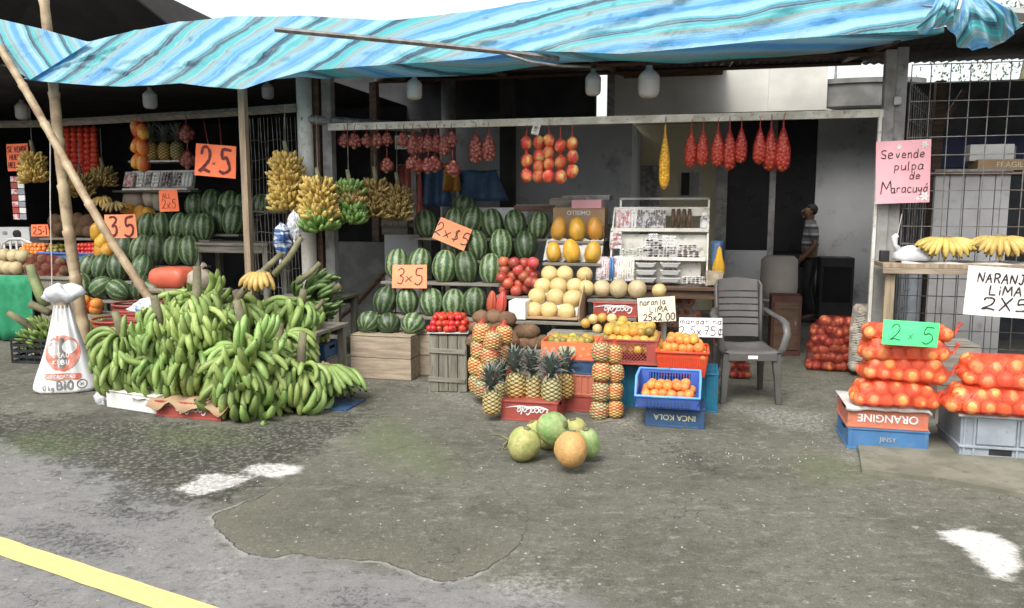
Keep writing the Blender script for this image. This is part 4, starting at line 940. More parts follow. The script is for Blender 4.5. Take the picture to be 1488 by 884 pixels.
def sign(label, px, py, d, wp, hp, roll, mat, lines, ink='ink', lean=0, tail=None, turn=0, cat='price sign', name='price_sign', decor=None, thick=.006):
    """lines: (text, centre x fraction, baseline y fraction, height fraction, letter width/height, stroke fraction)"""
    p, k = at_d(px, py, d); w, h = wp*k, hp*k
    Mx = Matrix((( U.x, 0, -N.x), (U.y, 0, -N.y), (0, 1, 0))).to_4x4()
    Rm = Mx @ Matrix.Rotation(R(turn), 4, 'Y') @ Matrix.Rotation(R(lean), 4, 'X') @ Matrix.Rotation(R(roll), 4, 'Z')
    t = thing(name, label, cat, p, rot=Rm.to_euler())
    mb = MB(); kx, ky = 10, 6; bend = .008
    def zf(a, b): return bend * math.sin(a*3.0 + 1) * math.cos(b*2.2) + .3*bend*noise.noise(Vector((a*4, b*4, wp)))
    for side in (0, 1):
        rows = [[(w*(i/kx-.5) , h*(j/ky-.5), zf(i/kx, j/ky) - side*thick) for i in range(kx+1)] for j in range(ky+1)]
        if side: rows = rows[::-1]
        mb.grid(rows)
    edge = [(i, 0) for i in range(kx)] + [(kx, j) for j in range(ky)] + [(i, ky) for i in range(kx, 0, -1)] + [(0, j) for j in range(ky, 0, -1)]
    vs = []; 
    for s_ in (0, 1): vs += [(w*(i/kx-.5), h*(j/ky-.5), zf(i/kx, j/ky) - s_*thick) for i, j in edge]
    n_ = len(edge); mb.add(vs, [(i, (i+1) % n_, (i+1) % n_ + n_, i + n_) for i in range(n_)])
    mb.build('board', M[mat], t, smooth=False)
    lm = MB(); mp = lambda a, b, c: (a, b, zf(a/w+.5, b/h+.5) + .0035 + c)
    for q in lines:
        tx, cx, by, hf, ar, sf = q[:6]; hh = h*hf; ww = hh*ar; tw = textw(tx, ww)
        strokes(lm, tx, (cx-.5)*w - tw/2, (by-.5)*h, hh, ww, sf*h, mp=mp, slant=q[6] if len(q) > 6 else .06)
    lm.build('lettering', M[ink], t)
    if decor: decor(t, w, h, mp)
    return t
def fonttext(txt, size, depth=.001, bold=False):
    cu = bpy.data.curves.new('txt', 'FONT'); cu.body = txt; cu.size = size; cu.align_x = 'CENTER'; cu.align_y = 'CENTER'; cu.extrude = depth
    if bold: cu.offset = size * .018
    o = bpy.data.objects.new('txt', cu); COL.objects.link(o); bpy.context.view_layer.update()
    me = bpy.data.meshes.new_from_object(o.evaluated_get(bpy.context.evaluated_depsgraph_get())); bpy.data.objects.remove(o); bpy.data.curves.remove(cu); return me

# crates
def crate(label, c, w, dp, h, mat, rz=AF, name='crate', top=True, slot=True, ribs=0, text=None, tmat='white_ink', tsize=.5, script=False, flip=True, lattice=False, cat='crate', rim=.012, group=None, tz=.5, side_slot=True, rimm=None):
    t = thing(name, label, cat, c, rz, group); th = .012; mb = MB(); g = .002
    def wall(cx, cy, lx, ly, holes):
        L = max(lx, ly); hx = .20 * L if holes else 0; z0, z1 = h*.58, h*.78
        ax = lx > ly
        def b(a0, a1, za, zb):
            if a1 - a0 < 1e-4 or zb - za < 1e-4: return
            m_ = (a0+a1)/2
            mb.box((cx + (m_ if ax else 0), cy + (0 if ax else m_), (za+zb)/2), ((a1-a0) if ax else lx, ly if ax else (a1-a0), zb-za))
        if holes:
            b(-L/2, L/2, g, z0); b(-L/2, L/2, z1, h-g); b(-L/2, -hx, z0, z1); b(hx, L/2, z0, z1)
        else: b(-L/2, L/2, g, h-g)
    if not lattice:
        wall(0, -dp/2 + th/2, w, th, False); wall(0, dp/2 - th/2, w, th, False)
    else:
        for sy in (-1, 1):
            y = sy*(dp/2 - th/2)
            for (x0, x1, z0, z1) in ((-w/2, w/2, 0, h*.15), (-w/2, w/2, h*.82, h), (-w/2, -w*.30, h*.15, h*.82), (w*.30, w/2, h*.15, h*.82)): mb.box(((x0+x1)/2, y, (z0+z1)/2), (x1-x0, th, z1-z0))
            kk = 9
            for i in range(-3, kk + 1):
                for sgn in (-1, 1):
                    xa = -w*.30 + w*.6*i/kk; za = h*.15; xb = xa + sgn*h*.67; zb = h*.82
                    def cl(xa, za, xb, zb):
                        lo, hi = -w*.30, w*.30; A = [xa, za]; B = [xb, zb]
                        for Q, Pp in ((A, B), (B, A)):
                            for lim in (lo, hi):
                                if (Q[0] - lim) * (Pp[0] - lim) < 0 and ((lim == lo and Q[0] < lo) or (lim == hi and Q[0] > hi)):
                                    tt = (lim - Pp[0]) / (Q[0] - Pp[0]); Q[1] = Pp[1] + (Q[1]-Pp[1])*tt; Q[0] = lim
                        return A, B
                    A, B = cl(xa, za, xb, zb)
                    if min(A[0], B[0]) < -w*.3001 or max(A[0], B[0]) > w*.3001 or abs(A[0]-B[0]) < .004: continue
                    mb.tube([(A[0], y, A[1]), (B[0], y, B[1])], .0042, 4)
    wall(-w/2 + th/2, 0, th, dp - 2*th - g, side_slot and slot); wall(w/2 - th/2, 0, th, dp - 2*th - g, side_slot and slot)
    mb.box((0,0,(h - th/2 if top else th/2)), (w - 2*th - g, dp - 2*th - g, th))
    if side_slot and slot and not top: pass
    for i in range(ribs + 1 if ribs else 0):
        x = -w/2 + w*i/ribs
        for y in (-dp/2 - .003, dp/2 + .003): mb.box((x, y, h/2), (.012, .008, h*.9))
    for sx_ in (-1, 1):
        for sy in (-1, 1): mb.box((sx_*(w/2 - .012), sy*(dp/2 - .012), h/2), (.03, .03, h - .004))
    mb.build('body', M[mat], t, bevel=.003)
    for z in (h - rim*.5, rim*.5):
        rb = MB()
        for sy in (-1, 1): rb.box((0, sy*(dp/2 + .003), z), (w + .016, .010, rim))
        for sx_ in (-1, 1): rb.box((sx_*(w/2 + .003), 0, z), (.010, dp - .004, rim))
        rb.build('rim', M[rimm or mat], t, bevel=.002)
    if text:
        if script:
            lm = MB(); hh = h*tsize; ww = hh*.62
            strokes(lm, text, -textw(text, ww)/2, -hh/2, hh, ww, hh*.17, gap=-.02, slant=.25, rr=random.Random(2), jit=.02)
            tw = textw(text, ww)
            q = catmull([(-tw*.52, -hh*.35), (-tw*.30, -hh*.72), (0, -hh*.62), (tw*.25, -hh*.72), (tw*.62, -hh*.38)], 6)
            vs = []
            for i, p in enumerate(q):
                e = hh*.12*math.sin(math.pi*i/(len(q)-1)) + .001; vs += [(p.x, p.y+e, .0006), (p.x, p.y-e, .0006)]
            lm.add(vs, [(2*i, 2*i+1, 2*i+3, 2*i+2) for i in range(len(q)-1)])
            me = lm.mesh('lettering')
        else: me = fonttext(text, h*tsize, .0006, True)
        o = mk('lettering', me, M[tmat], t, (0, -dp/2 - .0045, h*tz), rot=Euler((R(90), R(180) if flip else 0, 0)))
        if flip: o.rotation_euler = (Matrix.Rotation(R(90), 3, 'X') @ Matrix.Rotation(R(180), 3, 'Z')).to_euler()
    return t
def tray(label, c, w, dp, h, mat, rz=AF, flare=.12, name='tray', slits=22, cat='tray', rimm=None):
    t = thing(name, label, cat, c, rz); mb = MB(); th = .007; wb_, db = w*(1-flare), dp*(1-flare)
    def ring(w_, d_, z): return [(-w_/2,-d_/2,z),(w_/2,-d_/2,z),(w_/2,d_/2,z),(-w_/2,d_/2,z)]
    vs = ring(wb_, db, 0) + ring(w, dp, h) + ring(w-2*th, dp-2*th, h) + ring(wb_-2*th, db-2*th, th)
    fs = [(3,2,1,0)] + [(i,(i+1)%4,4+(i+1)%4,4+i) for i in range(4)] + [(4+i,4+(i+1)%4,8+(i+1)%4,8+i) for i in range(4)] + [(8+i,8+(i+1)%4,12+(i+1)%4,12+i) for i in range(4)] + [(12,13,14,15)]
    mb.add(vs, fs); mb.build('body', M[mat], t)
    rb = MB()
    for i in range(slits):      # raised ribs on the flared walls
        f = -.46 + .92*i/(slits-1)
        for sy in (-1, 1): rb.tube([(f*wb_, sy*(db/2+.002), h*.08), (f*w, sy*(dp/2-.001), h*.8)], .0035, 4)
        if i % 2 == 0:
            for sx_ in (-1, 1): rb.tube([(sx_*(wb_/2+.002), f*db, h*.08), (sx_*(w/2-.001), f*dp, h*.8)], .0035, 4)
    rb.build('ribs', M[rimm or mat], t)
    lp = MB(); q = [(-w/2,-dp/2),(w/2,-dp/2),(w/2,dp/2),(-w/2,dp/2),(-w/2,-dp/2)]
    for (a, b), (c_, d_) in zip(q, q[1:]): lp.tube([(a,b,h),(c_,d_,h)], .011, 8)
    lp.build('rim', M[rimm or mat], t, smooth=True); return t
def plank_box(label, c, w, dp, h, rz=AF, boards=2, mat='wood_pale', name='wooden_crate', upright=False, cat='wooden crate', lid=True):
    t = thing(name, label, cat, c, rz); rr = random.Random(int(w*1000))
    th = .014; bz = h / boards
    fr = MB()
    for sx_ in (-1, 1):
        for sy in (-1, 1): fr.box((sx_*(w/2-.03), sy*(dp/2-.03), h/2), (.034, .034, h-.012))
    fr.build('corner_posts' if False else 'frame', M['wood_greyz'], t)
    if not upright:
        for i in range(boards):
            for sy in (-1, 1): MB().box((0, sy*(dp/2-th/2), bz*(i+.5)), (w, th, bz-.006), rz=0, ry=rr.uniform(-.004,.004)).build('board', M[mat], t, bevel=.002)
            for sx_ in (-1, 1): MB().box((sx_*(w/2-th/2), 0, bz*(i+.5)), (th, dp-2*th-.002, bz-.008)).build('board', M[mat], t, bevel=.002)
    else:
        k = 4
        for sy in (-1, 1):
            for i in range(k): MB().box((-w/2 + w*(i+.5)/k, sy*(dp/2-th/2), h/2), (w/k-.006, th, h-.004-rr.uniform(0,.01))).build('board', M[mat], t, bevel=.002)
            for z in (h*.22, h*.72): MB().box((0 if sy > 0 else -w*.03, sy*(dp/2+.006), z), (w*.98, .012, .04), ry=.0 if sy > 0 else .05).build('batten', M['wood_grey'], t, bevel=.002)
        for sx_ in (-1, 1):
            for i in range(5): MB().box((sx_*(w/2-th/2), 0, h*(i+.5)/5), (th, dp-2*th-.002, h/5-.006)).build('board', M['wood_grey'], t, bevel=.002)
    if lid:
        for i in range(3): MB().box((0, -dp/2 + dp*(i+.5)/3, h + .008), (w*.99, dp/3-.012, .012)).build('board', M[mat], t, bevel=.002)
    return t
def stand(label, boards, mat='wood_grey', legs=True, name='display_stand'):
    """boards: (s0, s1, d, z_top, depth)"""
    s0 = min(b[0] for b in boards); t = thing(name, label, 'display stand', S(s0, boards[0][2], 0))
    bs_, bd_ = s0, boards[0][2]
    for (a, b, d, z, dp) in boards:
        MB().box(((a+b)/2 - bs_, d - bd_, z - .0125), (b-a, dp, .025)).build('shelf_board', M[mat], t, bevel=.003)
        for s_ in (a + .04, b - .04): MB().box((s_ - bs_, d - bd_ + dp*.3, (z-.026)/2), (.045, .045, z-.028)).build('leg', M['wood_greyz'], t)
    return t
def frow(kind, pts, d, rp, what, where, cat, group, k=(1,1,1.25), tilt=(-.25,.12), board=None, jz=0, r_each=None):
    """a row of fruit resting on one level; pts photo centres. rp radius in photo pixels. returns (s0,s1,zbottom)"""
    out = []; zs = [F(x, y, d).z for x, y in pts]; z0 = sum(zs)/len(zs); ss = []
    n_ = len(pts)
    for i, (x, y) in enumerate(pts):
        p = F(x, y, d); kk = mpp(p); r = rp*kk*(1 if r_each is None else r_each[i]); p.z = z0 * .5 + p.z * .5
        r *= rnd(.93,1.05); p += N*rnd(-.03,.02) + U*rnd(-.012,.012); rot = Euler((tilt[0] + rnd(-.16,.16), rnd(-tilt[1]-.1, tilt[1]+.1), rnd(0, 6.28))); rot = (Matrix.Rotation(AF, 3, 'Z') @ Matrix.Rotation(rot[0], 3, 'X') @ Matrix.Rotation(rot[1], 3, 'Y') @ Matrix.Rotation(rot[2], 3, 'Z')).to_euler()
        fruit(kind, p, r, f'{what}, {nth(i, n_)} {where}', cat, group, rot=rot, k=k); ss.append(sd(p)[0])
    r = rp * mpp(F(*pts[0], d))
    return min(ss) - r*1.1, max(ss) + r*1.1, d, z0 - r*k[2]*.93, r*2.3
def heap(kinds, c, w, dp, nx, ny, nl, r, what, where, cat, group, rz=AF, jit=.25, dome=.0, name=None, seed=1):
    rr = random.Random(seed); lay_ = ['bottom layer', 'second layer', 'third layer', 'fourth layer', 'top layer']; cs, sn = math.cos(rz), math.sin(rz)
    out = []
    for l in range(nl):
        a, b = nx - l, ny - l
        for j in range(b):
            for i in range(a):
                x = (i - (a-1)/2) * w/max(nx,1); y = (j - (b-1)/2) * dp/max(ny,1)
                x += rr.uniform(-jit, jit)*r; y += rr.uniform(-jit, jit)*r; z = r + l*r*1.42 + rr.uniform(-.12,.12)*r
                z += dome * (1 - (2*x/w)**2) * (1 - (2*y/dp)**2)
                rowname = 'front row' if j == 0 else 'back row' if j == b-1 else ORD[j] + ' row'
                fruit(rr.choice(kinds), c + Vector((x*cs - y*sn, x*sn + y*cs, z)), r*rr.uniform(.88,1.06), f'{what} {where}, {nth(i, a)}, {rowname}, {lay_[l] if l < nl-1 or nl == 1 else "top layer"}', cat, group, name=name)
# ---------------- middle stall: watermelons ----------------
boards = []
WM = 'striped green watermelon'; WG = 'watermelons on the middle stall'
c1, w1, d1, h1 = BX(510, 597, 490, 552, -.82, .42, True)
plank_box('pale two-board wooden crate under the lowest watermelons', c1, w1, .42, h1, boards=2)
c2, w2, _, h2 = BX(600, 640, 487, 540, -.58, .34, True); plank_box('pale wooden crate half hidden behind upright plank crate', c2, w2, .34, h2)
frow('watermelon', [(537,468),(567,471),(601,472)], -.62, 17.5, WM, 'of the row on the pale wooden crate', 'watermelon', WG, k=(1.06,1.0,.98), tilt=(-.9,.4))
boards.append(frow('watermelon', [(559,437),(594,436),(628,440),(661,442),(690,438)], -.33, 17.5, WM, 'of the row just under the 3 x 5 sign', 'watermelon', WG, k=(1,1,1.20)))
boards.append(frow('watermelon', [(577,383),(612,379),(646,388),(677,391),(712,395)], -.02, 17.5, WM, 'of the row beside the 3 x 5 sign', 'watermelon', WG, k=(1,1,1.35)))
boards.append(frow('watermelon', [(661,357),(693,356),(727,355),(762,357)], .28, 17.5, WM, 'of the row right of the tilted sign', 'watermelon', WG, k=(1,1,1.32)))
boards.append(frow('watermelon', [(619,327),(660,322),(686,320),(717,324),(750,325),(785,331)], .58, 17, WM, 'of the highest full row on the stand', 'watermelon', WG, k=(1,1,1.3)))
frow('watermelon', [(675,300)], .86, 17, WM + ' lying alone on top', 'one at the peak of the middle stand', 'watermelon', WG, k=(1.1,1.1,.95))
stand('stepped grey plank stand carrying the middle rows of watermelons', boards + [(sx(655,.9)-.1, sx(700,.9)+.1, .9, F(675,316,.9).z, .3)])
# a pallet and white board seen in the gap behind, boxes at the back
p, k = at_d(720, 318, 1.0)
cb = crate('white slatted plastic crate behind the highest watermelons', p + N*.15 - ZU*.06, 95*k, .3, 24*k, 'white_pl', top=False, slot=False, lattice=False, ribs=16, name='plastic_crate')
bl = thing('table', 'dull grey back table holding boxes behind the middle stand', 'table', S(sx(720,1.2), 1.35, 0))
tz = p.z - .06; MB().box((0,0,tz-.02),(2.6,.6,.04)).build('table_top', M['wood_grey'], bl)
for x_ in (-1.25,1.25):
    for y_ in (-.25,.25): MB().box((x_,y_,(tz-.04)/2),(.05,.05,tz-.042)).build('leg', M['wood_greyz'], bl)
# tomatoes tower (tree tomatoes)
rt = [(734,381),(749,382),(764,383),(777,382),(735,393),(755,393),(772,393),(731,404),(747,402),(763,402),(777,400),(740,412),(757,413),(771,410),(735,421),(752,423),(767,419),(780,412)]
rt = [(x - 4, y) for x, y in rt]
balls = []
for i, (x, y) in enumerate(rt):
    p = F(x+2, y, -.22 + (0 if i % 2 else .06)); balls.append((p, 8.3*mpp(p)))
for i, (x, y) in enumerate(rt[::2]): p = F(x+4, y, -.08); balls.append((p, 8.0*mpp(p)))
_rw = ['top row', 'second row', 'third row', 'fourth row', 'lowest row']
for i, (p, r) in enumerate(balls[:len(rt)]):
    ro = 0 if i < 4 else 1 if i < 7 else 2 if i < 11 else 3 if i < 14 else 4; st_ = (0,4,7,11,14)[ro]; n_r = (4,3,4,3,4)[ro]
    fruit('redfruit', p, r*1.04, f'dark red tree tomato beside the pale melons, {nth(i-st_, n_r)} of {_rw[ro]}', 'tree tomato', 'tree tomatoes piled beside pale melons', name='tree_tomato')
for i, (p, r) in enumerate(balls[len(rt):]): fruit('redfruit', p, r, f'shaded tree tomato at the back of the pile, {ORD[i]} from the top', 'tree tomato', 'tree tomatoes piled beside pale melons', name='tree_tomato')
s_a, s_b = sx(722,-.15), sx(780,-.15); zt = F(750,430,-.2).z
stand('small grey shelf under the dark red tree tomatoes', [(s_a, s_b, -.15, zt, .3)])
# cacao pods
for i, (x, y) in enumerate([(715,440),(729,441)]):
    p, k = at_d(x, y, -.45); fruit('pod', p, 7.2*k, ['ribbed red cacao pod standing beside lowest watermelons', 'ribbed red cacao pod beside white carton'][i], 'cacao pod', 'red cacao pods', rot=(.1,.05,i), k=(1,1,2.5))
stand('low board holding the two red cacao pods', [(sx(706,-.45), sx(740,-.45), -.45, F(720,459,-.45).z, .2)])
# plank crate with tomatoes
c, w, dp, h = BX(618, 660, 487, 569, -1.17, .32, True)
rz2 = AF + R(10); pc = c + U*.045
plank_box('tall weathered grey plank crate heaped with red tomatoes', pc, w*1.25, .30, h, rz=rz2, mat='wood_greyz', upright=True, lid=True)
MB_ = MB().box((0,0,0), (w*1.34,.34,.006)).build('newspaper_sheet', M['paper'], loc=pc + ZU*(h+.018), rz=rz2); T(MB_, 'newsprint sheet under the heaped red tomatoes', 'newspaper')
heap(['tomato'], pc + ZU*(h+.022), w*1.30, .33, 8, 6, 3, .030, 'shiny red tomato', 'on the plank crate', 'tomato', 'tomatoes heaped on plank crate', rz=rz2, jit=.6, name='tomato', seed=3)
# mamey fruit
my = [(700,462),(719,461),(737,464),(695,476),(712,478),(746,486),(757,482),(770,482),(741,497),(764,498),(778,500),(690,496),(728,474),(790,498),(773,510)]
for i, (x, y) in enumerate(my):
    p, k = at_d(x, y, -1.12 if x < 745 else -1.05); fruit('mamey', p, 11.5*k, f'rough brown mamey fruit, {["upper left", "upper middle", "upper right", "far left", "second layer", "middle", "one above the pineapple crowns", "right of the middle", "lower middle", "lower right", "right end", "lowest left", "centre", "last before the carton", "bottom right"][i]} of its pile', 'mamey fruit', 'brown mamey fruit pile', k=(1.25,1,1), rot=(rnd(-.3,.3),rnd(-.3,.3),rnd(-.6,.6)))
c, w, dp, h = BX(690, 800, 512, 560, -1.2, .32, True)
plank_box('wooden crate hidden behind the pineapples under brown fruit', c, w, .32, h, mat='wood_grey')
c, w, dp, h = BX(745, 800, 470, 512, -.78, .2, False)
# netted pineapples left column
def pine_net(label, cols, d, rp, hp):
    org = F(cols[0][-1][0], cols[0][-1][1] + hp, d); t = thing('net_of_pineapples', label, 'netted pineapples', org, 0)
    for ci, col in enumerate(cols):
        zs = []; prof = []
        for (x, y) in col:
            p, k = at_d(x, y, d + .02*(ci % 2)); r = rp*k; kz = hp/rp
            fruit('pineapple', p - org, r, parent=t, name='pineapple', k=(1,1,kz*.98), rot=(rnd(-.15,.15), rnd(-.15,.15), rnd(0,6))); zs.append((p - org, r))
        b = [(q + org, r) for q, r in zs]
        for a0, a1 in zip(zs, zs[1:]): pass
        mb = MB(); n_ = 16; pts = []; rs = []
        top, bot = zs[0][0] + ZU*zs[0][1]*1.3, zs[-1][0] - ZU*zs[-1][1]*1.25; K = 14*len(zs)
        cen = [bot] + [q for q, r in reversed(zs)] + [top]
        zc = [q.z for q in cen]
        for i in range(K + 1):
            z = bot.z + (top.z - bot.z)*i/K
            j = max(0, min(len(zc)-2, next((m_ for m_ in range(len(zc)-1) if z <= zc[m_+1]), len(zc)-2))); f = (z - zc[j])/max(1e-6, zc[j+1]-zc[j]); c_ = cen[j].lerp(cen[j+1], max(0, min(1, f)))
            r = max([.35*rp*k] + [rr_*1.09*math.sqrt(max(0, 1 - ((z - q.z)/(rr_*hp/rp*1.06))**2)) for q, rr_ in zs]); pts.append(Vector((c_.x, c_.y, z))); rs.append(r)
        pts.append(pts[-1] + Vector((.01,0,.03))); rs.append(.012)
        mb.tube(pts, rs, n_); mb.build('net', M['net_pine'], t, smooth=True)
    return t
pine_net('tall pink net of crownless pineapples leaning on plank crate', [[(700,484),(697,508),(693,531),(694,557)]], -1.42, 12.5, 15.5)
pine_net('middle pink net of crownless pineapples behind the small pineapple', [[(716,495),(712,517),(706,541),(702,564)]], -1.50, 12.5, 15)
pine_net('short pink net of two crownless pineapples beside brown fruit', [[(732,487),(728,513)]], -1.36, 12.5, 15)
c, w, dp, h = BX(717, 745, 528, 585, -1.36, .2, True); crate('red crate hidden behind the pineapple crowns', c, w, .2, h, 'red_pl', slot=False)
pine_net('paired pink net columns of crownless pineapples beside orange carton, left column', [[(873,511),(874,540),(873,568.5),(871,596)]], -1.66, 13, 15.2)
pine_net('paired pink net columns of crownless pineapples beside red crate, right column', [[(892,514),(894.5,542),(893.5,568),(894,594)]], -1.62, 11.5, 14.5)
# standing pineapples with crowns
def crown_mesh(seed):
    rr = random.Random(seed); mb = MB()
    for i in range(46):
        f = i/46; az = i*2.4 + rr.uniform(-.2,.2); L = (.62 + .55*(1 - abs(f-.45)*1.6)) * rr.uniform(.85,1.1); lean = 1.25*(1-f)**1.1 + .12 + rr.uniform(-.08,.08)
        pts = []; p = Vector((0,0,f*.28)); ang = math.pi/2 - lean*.75; K = 6; o_ = Vector((math.cos(az), math.sin(az), 0)); s_ = Vector((-math.sin(az), math.cos(az), 0))
        vs = []
        for j in range(K + 1):
            t = j/K; wd = .115*(1 - t)**.8*(.8+.2*min(1,t*5)) + .003; up_ = -o_*math.sin(ang)*.3 + ZU*.3*math.cos(ang)
            vs += [p - s_*wd, p - up_*wd*.9, p + s_*wd]
            p = p + (o_*math.cos(ang) + ZU*math.sin(ang))*L/K; ang -= .13 + .10*(1-f)
        mb.add(vs, [(3*j+q, 3*j+q+1, 3*j+q+4, 3*j+q+3) for j in range(K) for q in (0, 1)])
    me = mb.mesh('crown'); me.materials.append(M['pine_leaf']); return me
CR = [crown_mesh(s) for s in (1, 2, 3)]
PN = [(729,571,-1.66,11,16,'small pineapple half hidden behind the leftmost one'),(821,561,-1.56,12.5,19,'pineapple at the back right of the red crate'),
      (715,584,-1.93,13,19.5,'greenish pineapple standing on ground left of red crate'),(749.5,560,-1.74,14.5,20,'yellow pineapple at left end of the red crate'),
      (775,564,-1.70,13,20.5,'slim pale pineapple second on the red crate'),(801.5,567,-1.78,14,20.5,'bright yellow pineapple at front right of crate')]
for i, (x, y, d, rp, hp, lb_) in enumerate(PN):
    p, k = at_d(x, y, d); t = thing('pineapple', lb_, 'pineapple', p - ZU*hp*k, 0, 'pineapples with crowns')
    mk('body', ME['pineapple'], None, t, (0,0,hp*k), rot=(0,0,i*1.3), scale=(rp*k, rp*k, hp*k))
    mk('crown', CR[i % 3], None, t, (0,0,hp*k*1.93), rot=(rnd(-.12,.12), rnd(-.15,.15), i*2.1), scale=(rp*k*2.35, rp*k*2.35, (24 if i else 20)*k*1.9))
c, w, dp, h = BX(729, 809, 583, 611, -1.87, .34, True)
zt = F(749,580,-1.74).z
crate('faded red crate with white swirl script holding four pineapples', c, w, .36, max(h, zt-.0), 'red_pl', text='CocaCola', script=True, tsize=.34, top=True)
c, w, dp, h = BX(790, 862, 574, 602, -1.52, .30, True); crate('faded red crate at bottom of stack behind the pineapples', c, w, .30, h, 'red_pl')
c, w, dp, h2 = BX(790, 862, 544, 574, -1.52, .30); c.z = h + .002; crate('orange red crate in the middle of stack behind pineapples', c, w, .30, h2, 'orange_pl', ribs=8)
c3, w, dp, h3 = BX(790, 862, 523, 543, -1.52, .30); c3.z = h + h2 + .004; crate('dark blue crate under the orange printed carton', c3, w, .30, h3, 'blue_dk')
zc = h + h2 + h3 + .008
# orange carton with yellow label
c, w, dp, hh = BX(786, 863, 498, 523, -1.53, .36); c.z = zc
t = thing('carton', 'orange red printed carton tray of small green oranges', 'carton', c, AF)
mb = MB()
for sy in (-1, 1): mb.box((0, sy*(.36/2-.003), hh/2), (w, .006, hh))
for sx_ in (-1, 1): mb.box((sx_*(w/2-.003), 0, hh/2), (.006, .36-.013, hh))
mb.box((0,0,.004),(w-.014,.36-.014,.006)); mb.build('box', M['s_orange'], t)
lb_ = MB(); lb_.add([(-.06,-.184,hh*.25),(.055,-.184,hh*.25),(.07,-.184,hh*.5),(.055,-.184,hh*.78),(-.06,-.184,hh*.78),(-.075,-.184,hh*.5)], [(0,1,2,3,4,5)]); lb_.build('printed_label', M['fade_ink'], t)
for (x, z) in ((-.17,.6),(-.13,.3),(.12,.65),(.16,.35),(.19,.7),(-.2,.2),(.10,.25)):
    dm_ = MB(); dm_.add([(x + .014*math.cos(a), -.1835, hh*z + .014*math.sin(a)) for a in [i*math.pi/6 for i in range(12)]], [tuple(range(12))]); dm_.build('printed_dot', M['s_peach'], t)
heap(['green_orange','green_orange','lime_orange'], c + ZU*(hh*.35), w*.92, .34, 8, 5, 2, .033, 'small olive green orange', 'in the printed carton', 'orange', 'small oranges in the printed carton', name='small_orange', seed=7)
# red lattice crate of lime oranges
c, w, dp, h = BX(878, 954, 494, 530, -1.42, .46); zr = c.z
crate('red lattice crate heaped with yellow oranges', c, w*1.0, .46, h, 'red_pl', lattice=True, top=False, slot=False, rz=AF)
heap(['lime_orange','lime_orange','orange','green_orange'], c + ZU*(h*.35) + N*.05 - U*.03, w*1.22, .56, 8, 6, 3, .043, 'yellowish orange', 'in the red lattice crate', 'orange', 'yellowish oranges above the red lattice crate', name='orange', seed=11, jit=.2)
for i, (x, y) in enumerate([(862,464),(875,462),(889,463),(905,466),(868,478),(851,470)]):
    p, k = at_d(x, y, -.98); fruit('honeydew' if i % 2 == 0 else 'lime_orange', p, 7.2*k, f'pale yellow orange on the grey shelf, {nth(i,6)} of the few at the back', 'orange', 'pale oranges at the back', name='orange')
stand('low grey board behind the small green oranges', [(sx(800,-.98), sx(915,-.98), -.98, F(870,484,-.98).z, .24)])
# teal crates beneath
ct, wt_, _, ht = BX(900, 1030, 534, 594, -1.30, .42, True)
ct.z = 0; crate('worn teal crate under the red lattice crate', S(sx(922,-1.3), -1.09, 0), .40, .40, zr-.03, 'teal_pl', slot=True, text=None, ribs=5)
T(MB().box((0,0,0),(.46,.46,.022)).build('plank', M['wood_pale'], loc=S(sx(922,-1.3), -1.09, zr-.014), rz=AF), 'short pale plank under the red lattice crate', 'plank')
crate('worn teal crate under the mandarin tray', S(sx(1003,-1.3), -1.12, 0), .47, .40, F(1000,540,-1.3).z-.004, 'teal_pl', ribs=6)
# mandarin tray
p0 = F(954,509,-1.50); p1 = F(1029,517,-1.50); zb = F(1000,541,-1.3).z; c = (p0 + p1)/2 + N*.20; ht = (p0.z+p1.z)/2 - zb; c.z = zb
tray('bright orange red plastic tray of mandarins', c, (p1-p0).length, .40, ht, 'red_bright')
heap(['mandarin','mandarin','mandarin','lime_orange'], c + ZU*(ht*.60), (p1-p0).length*.90, .38, 6, 5, 3, .038, 'mandarin', 'in the orange red tray', 'mandarin', 'mandarins in the orange red tray', name='mandarin', seed=5)
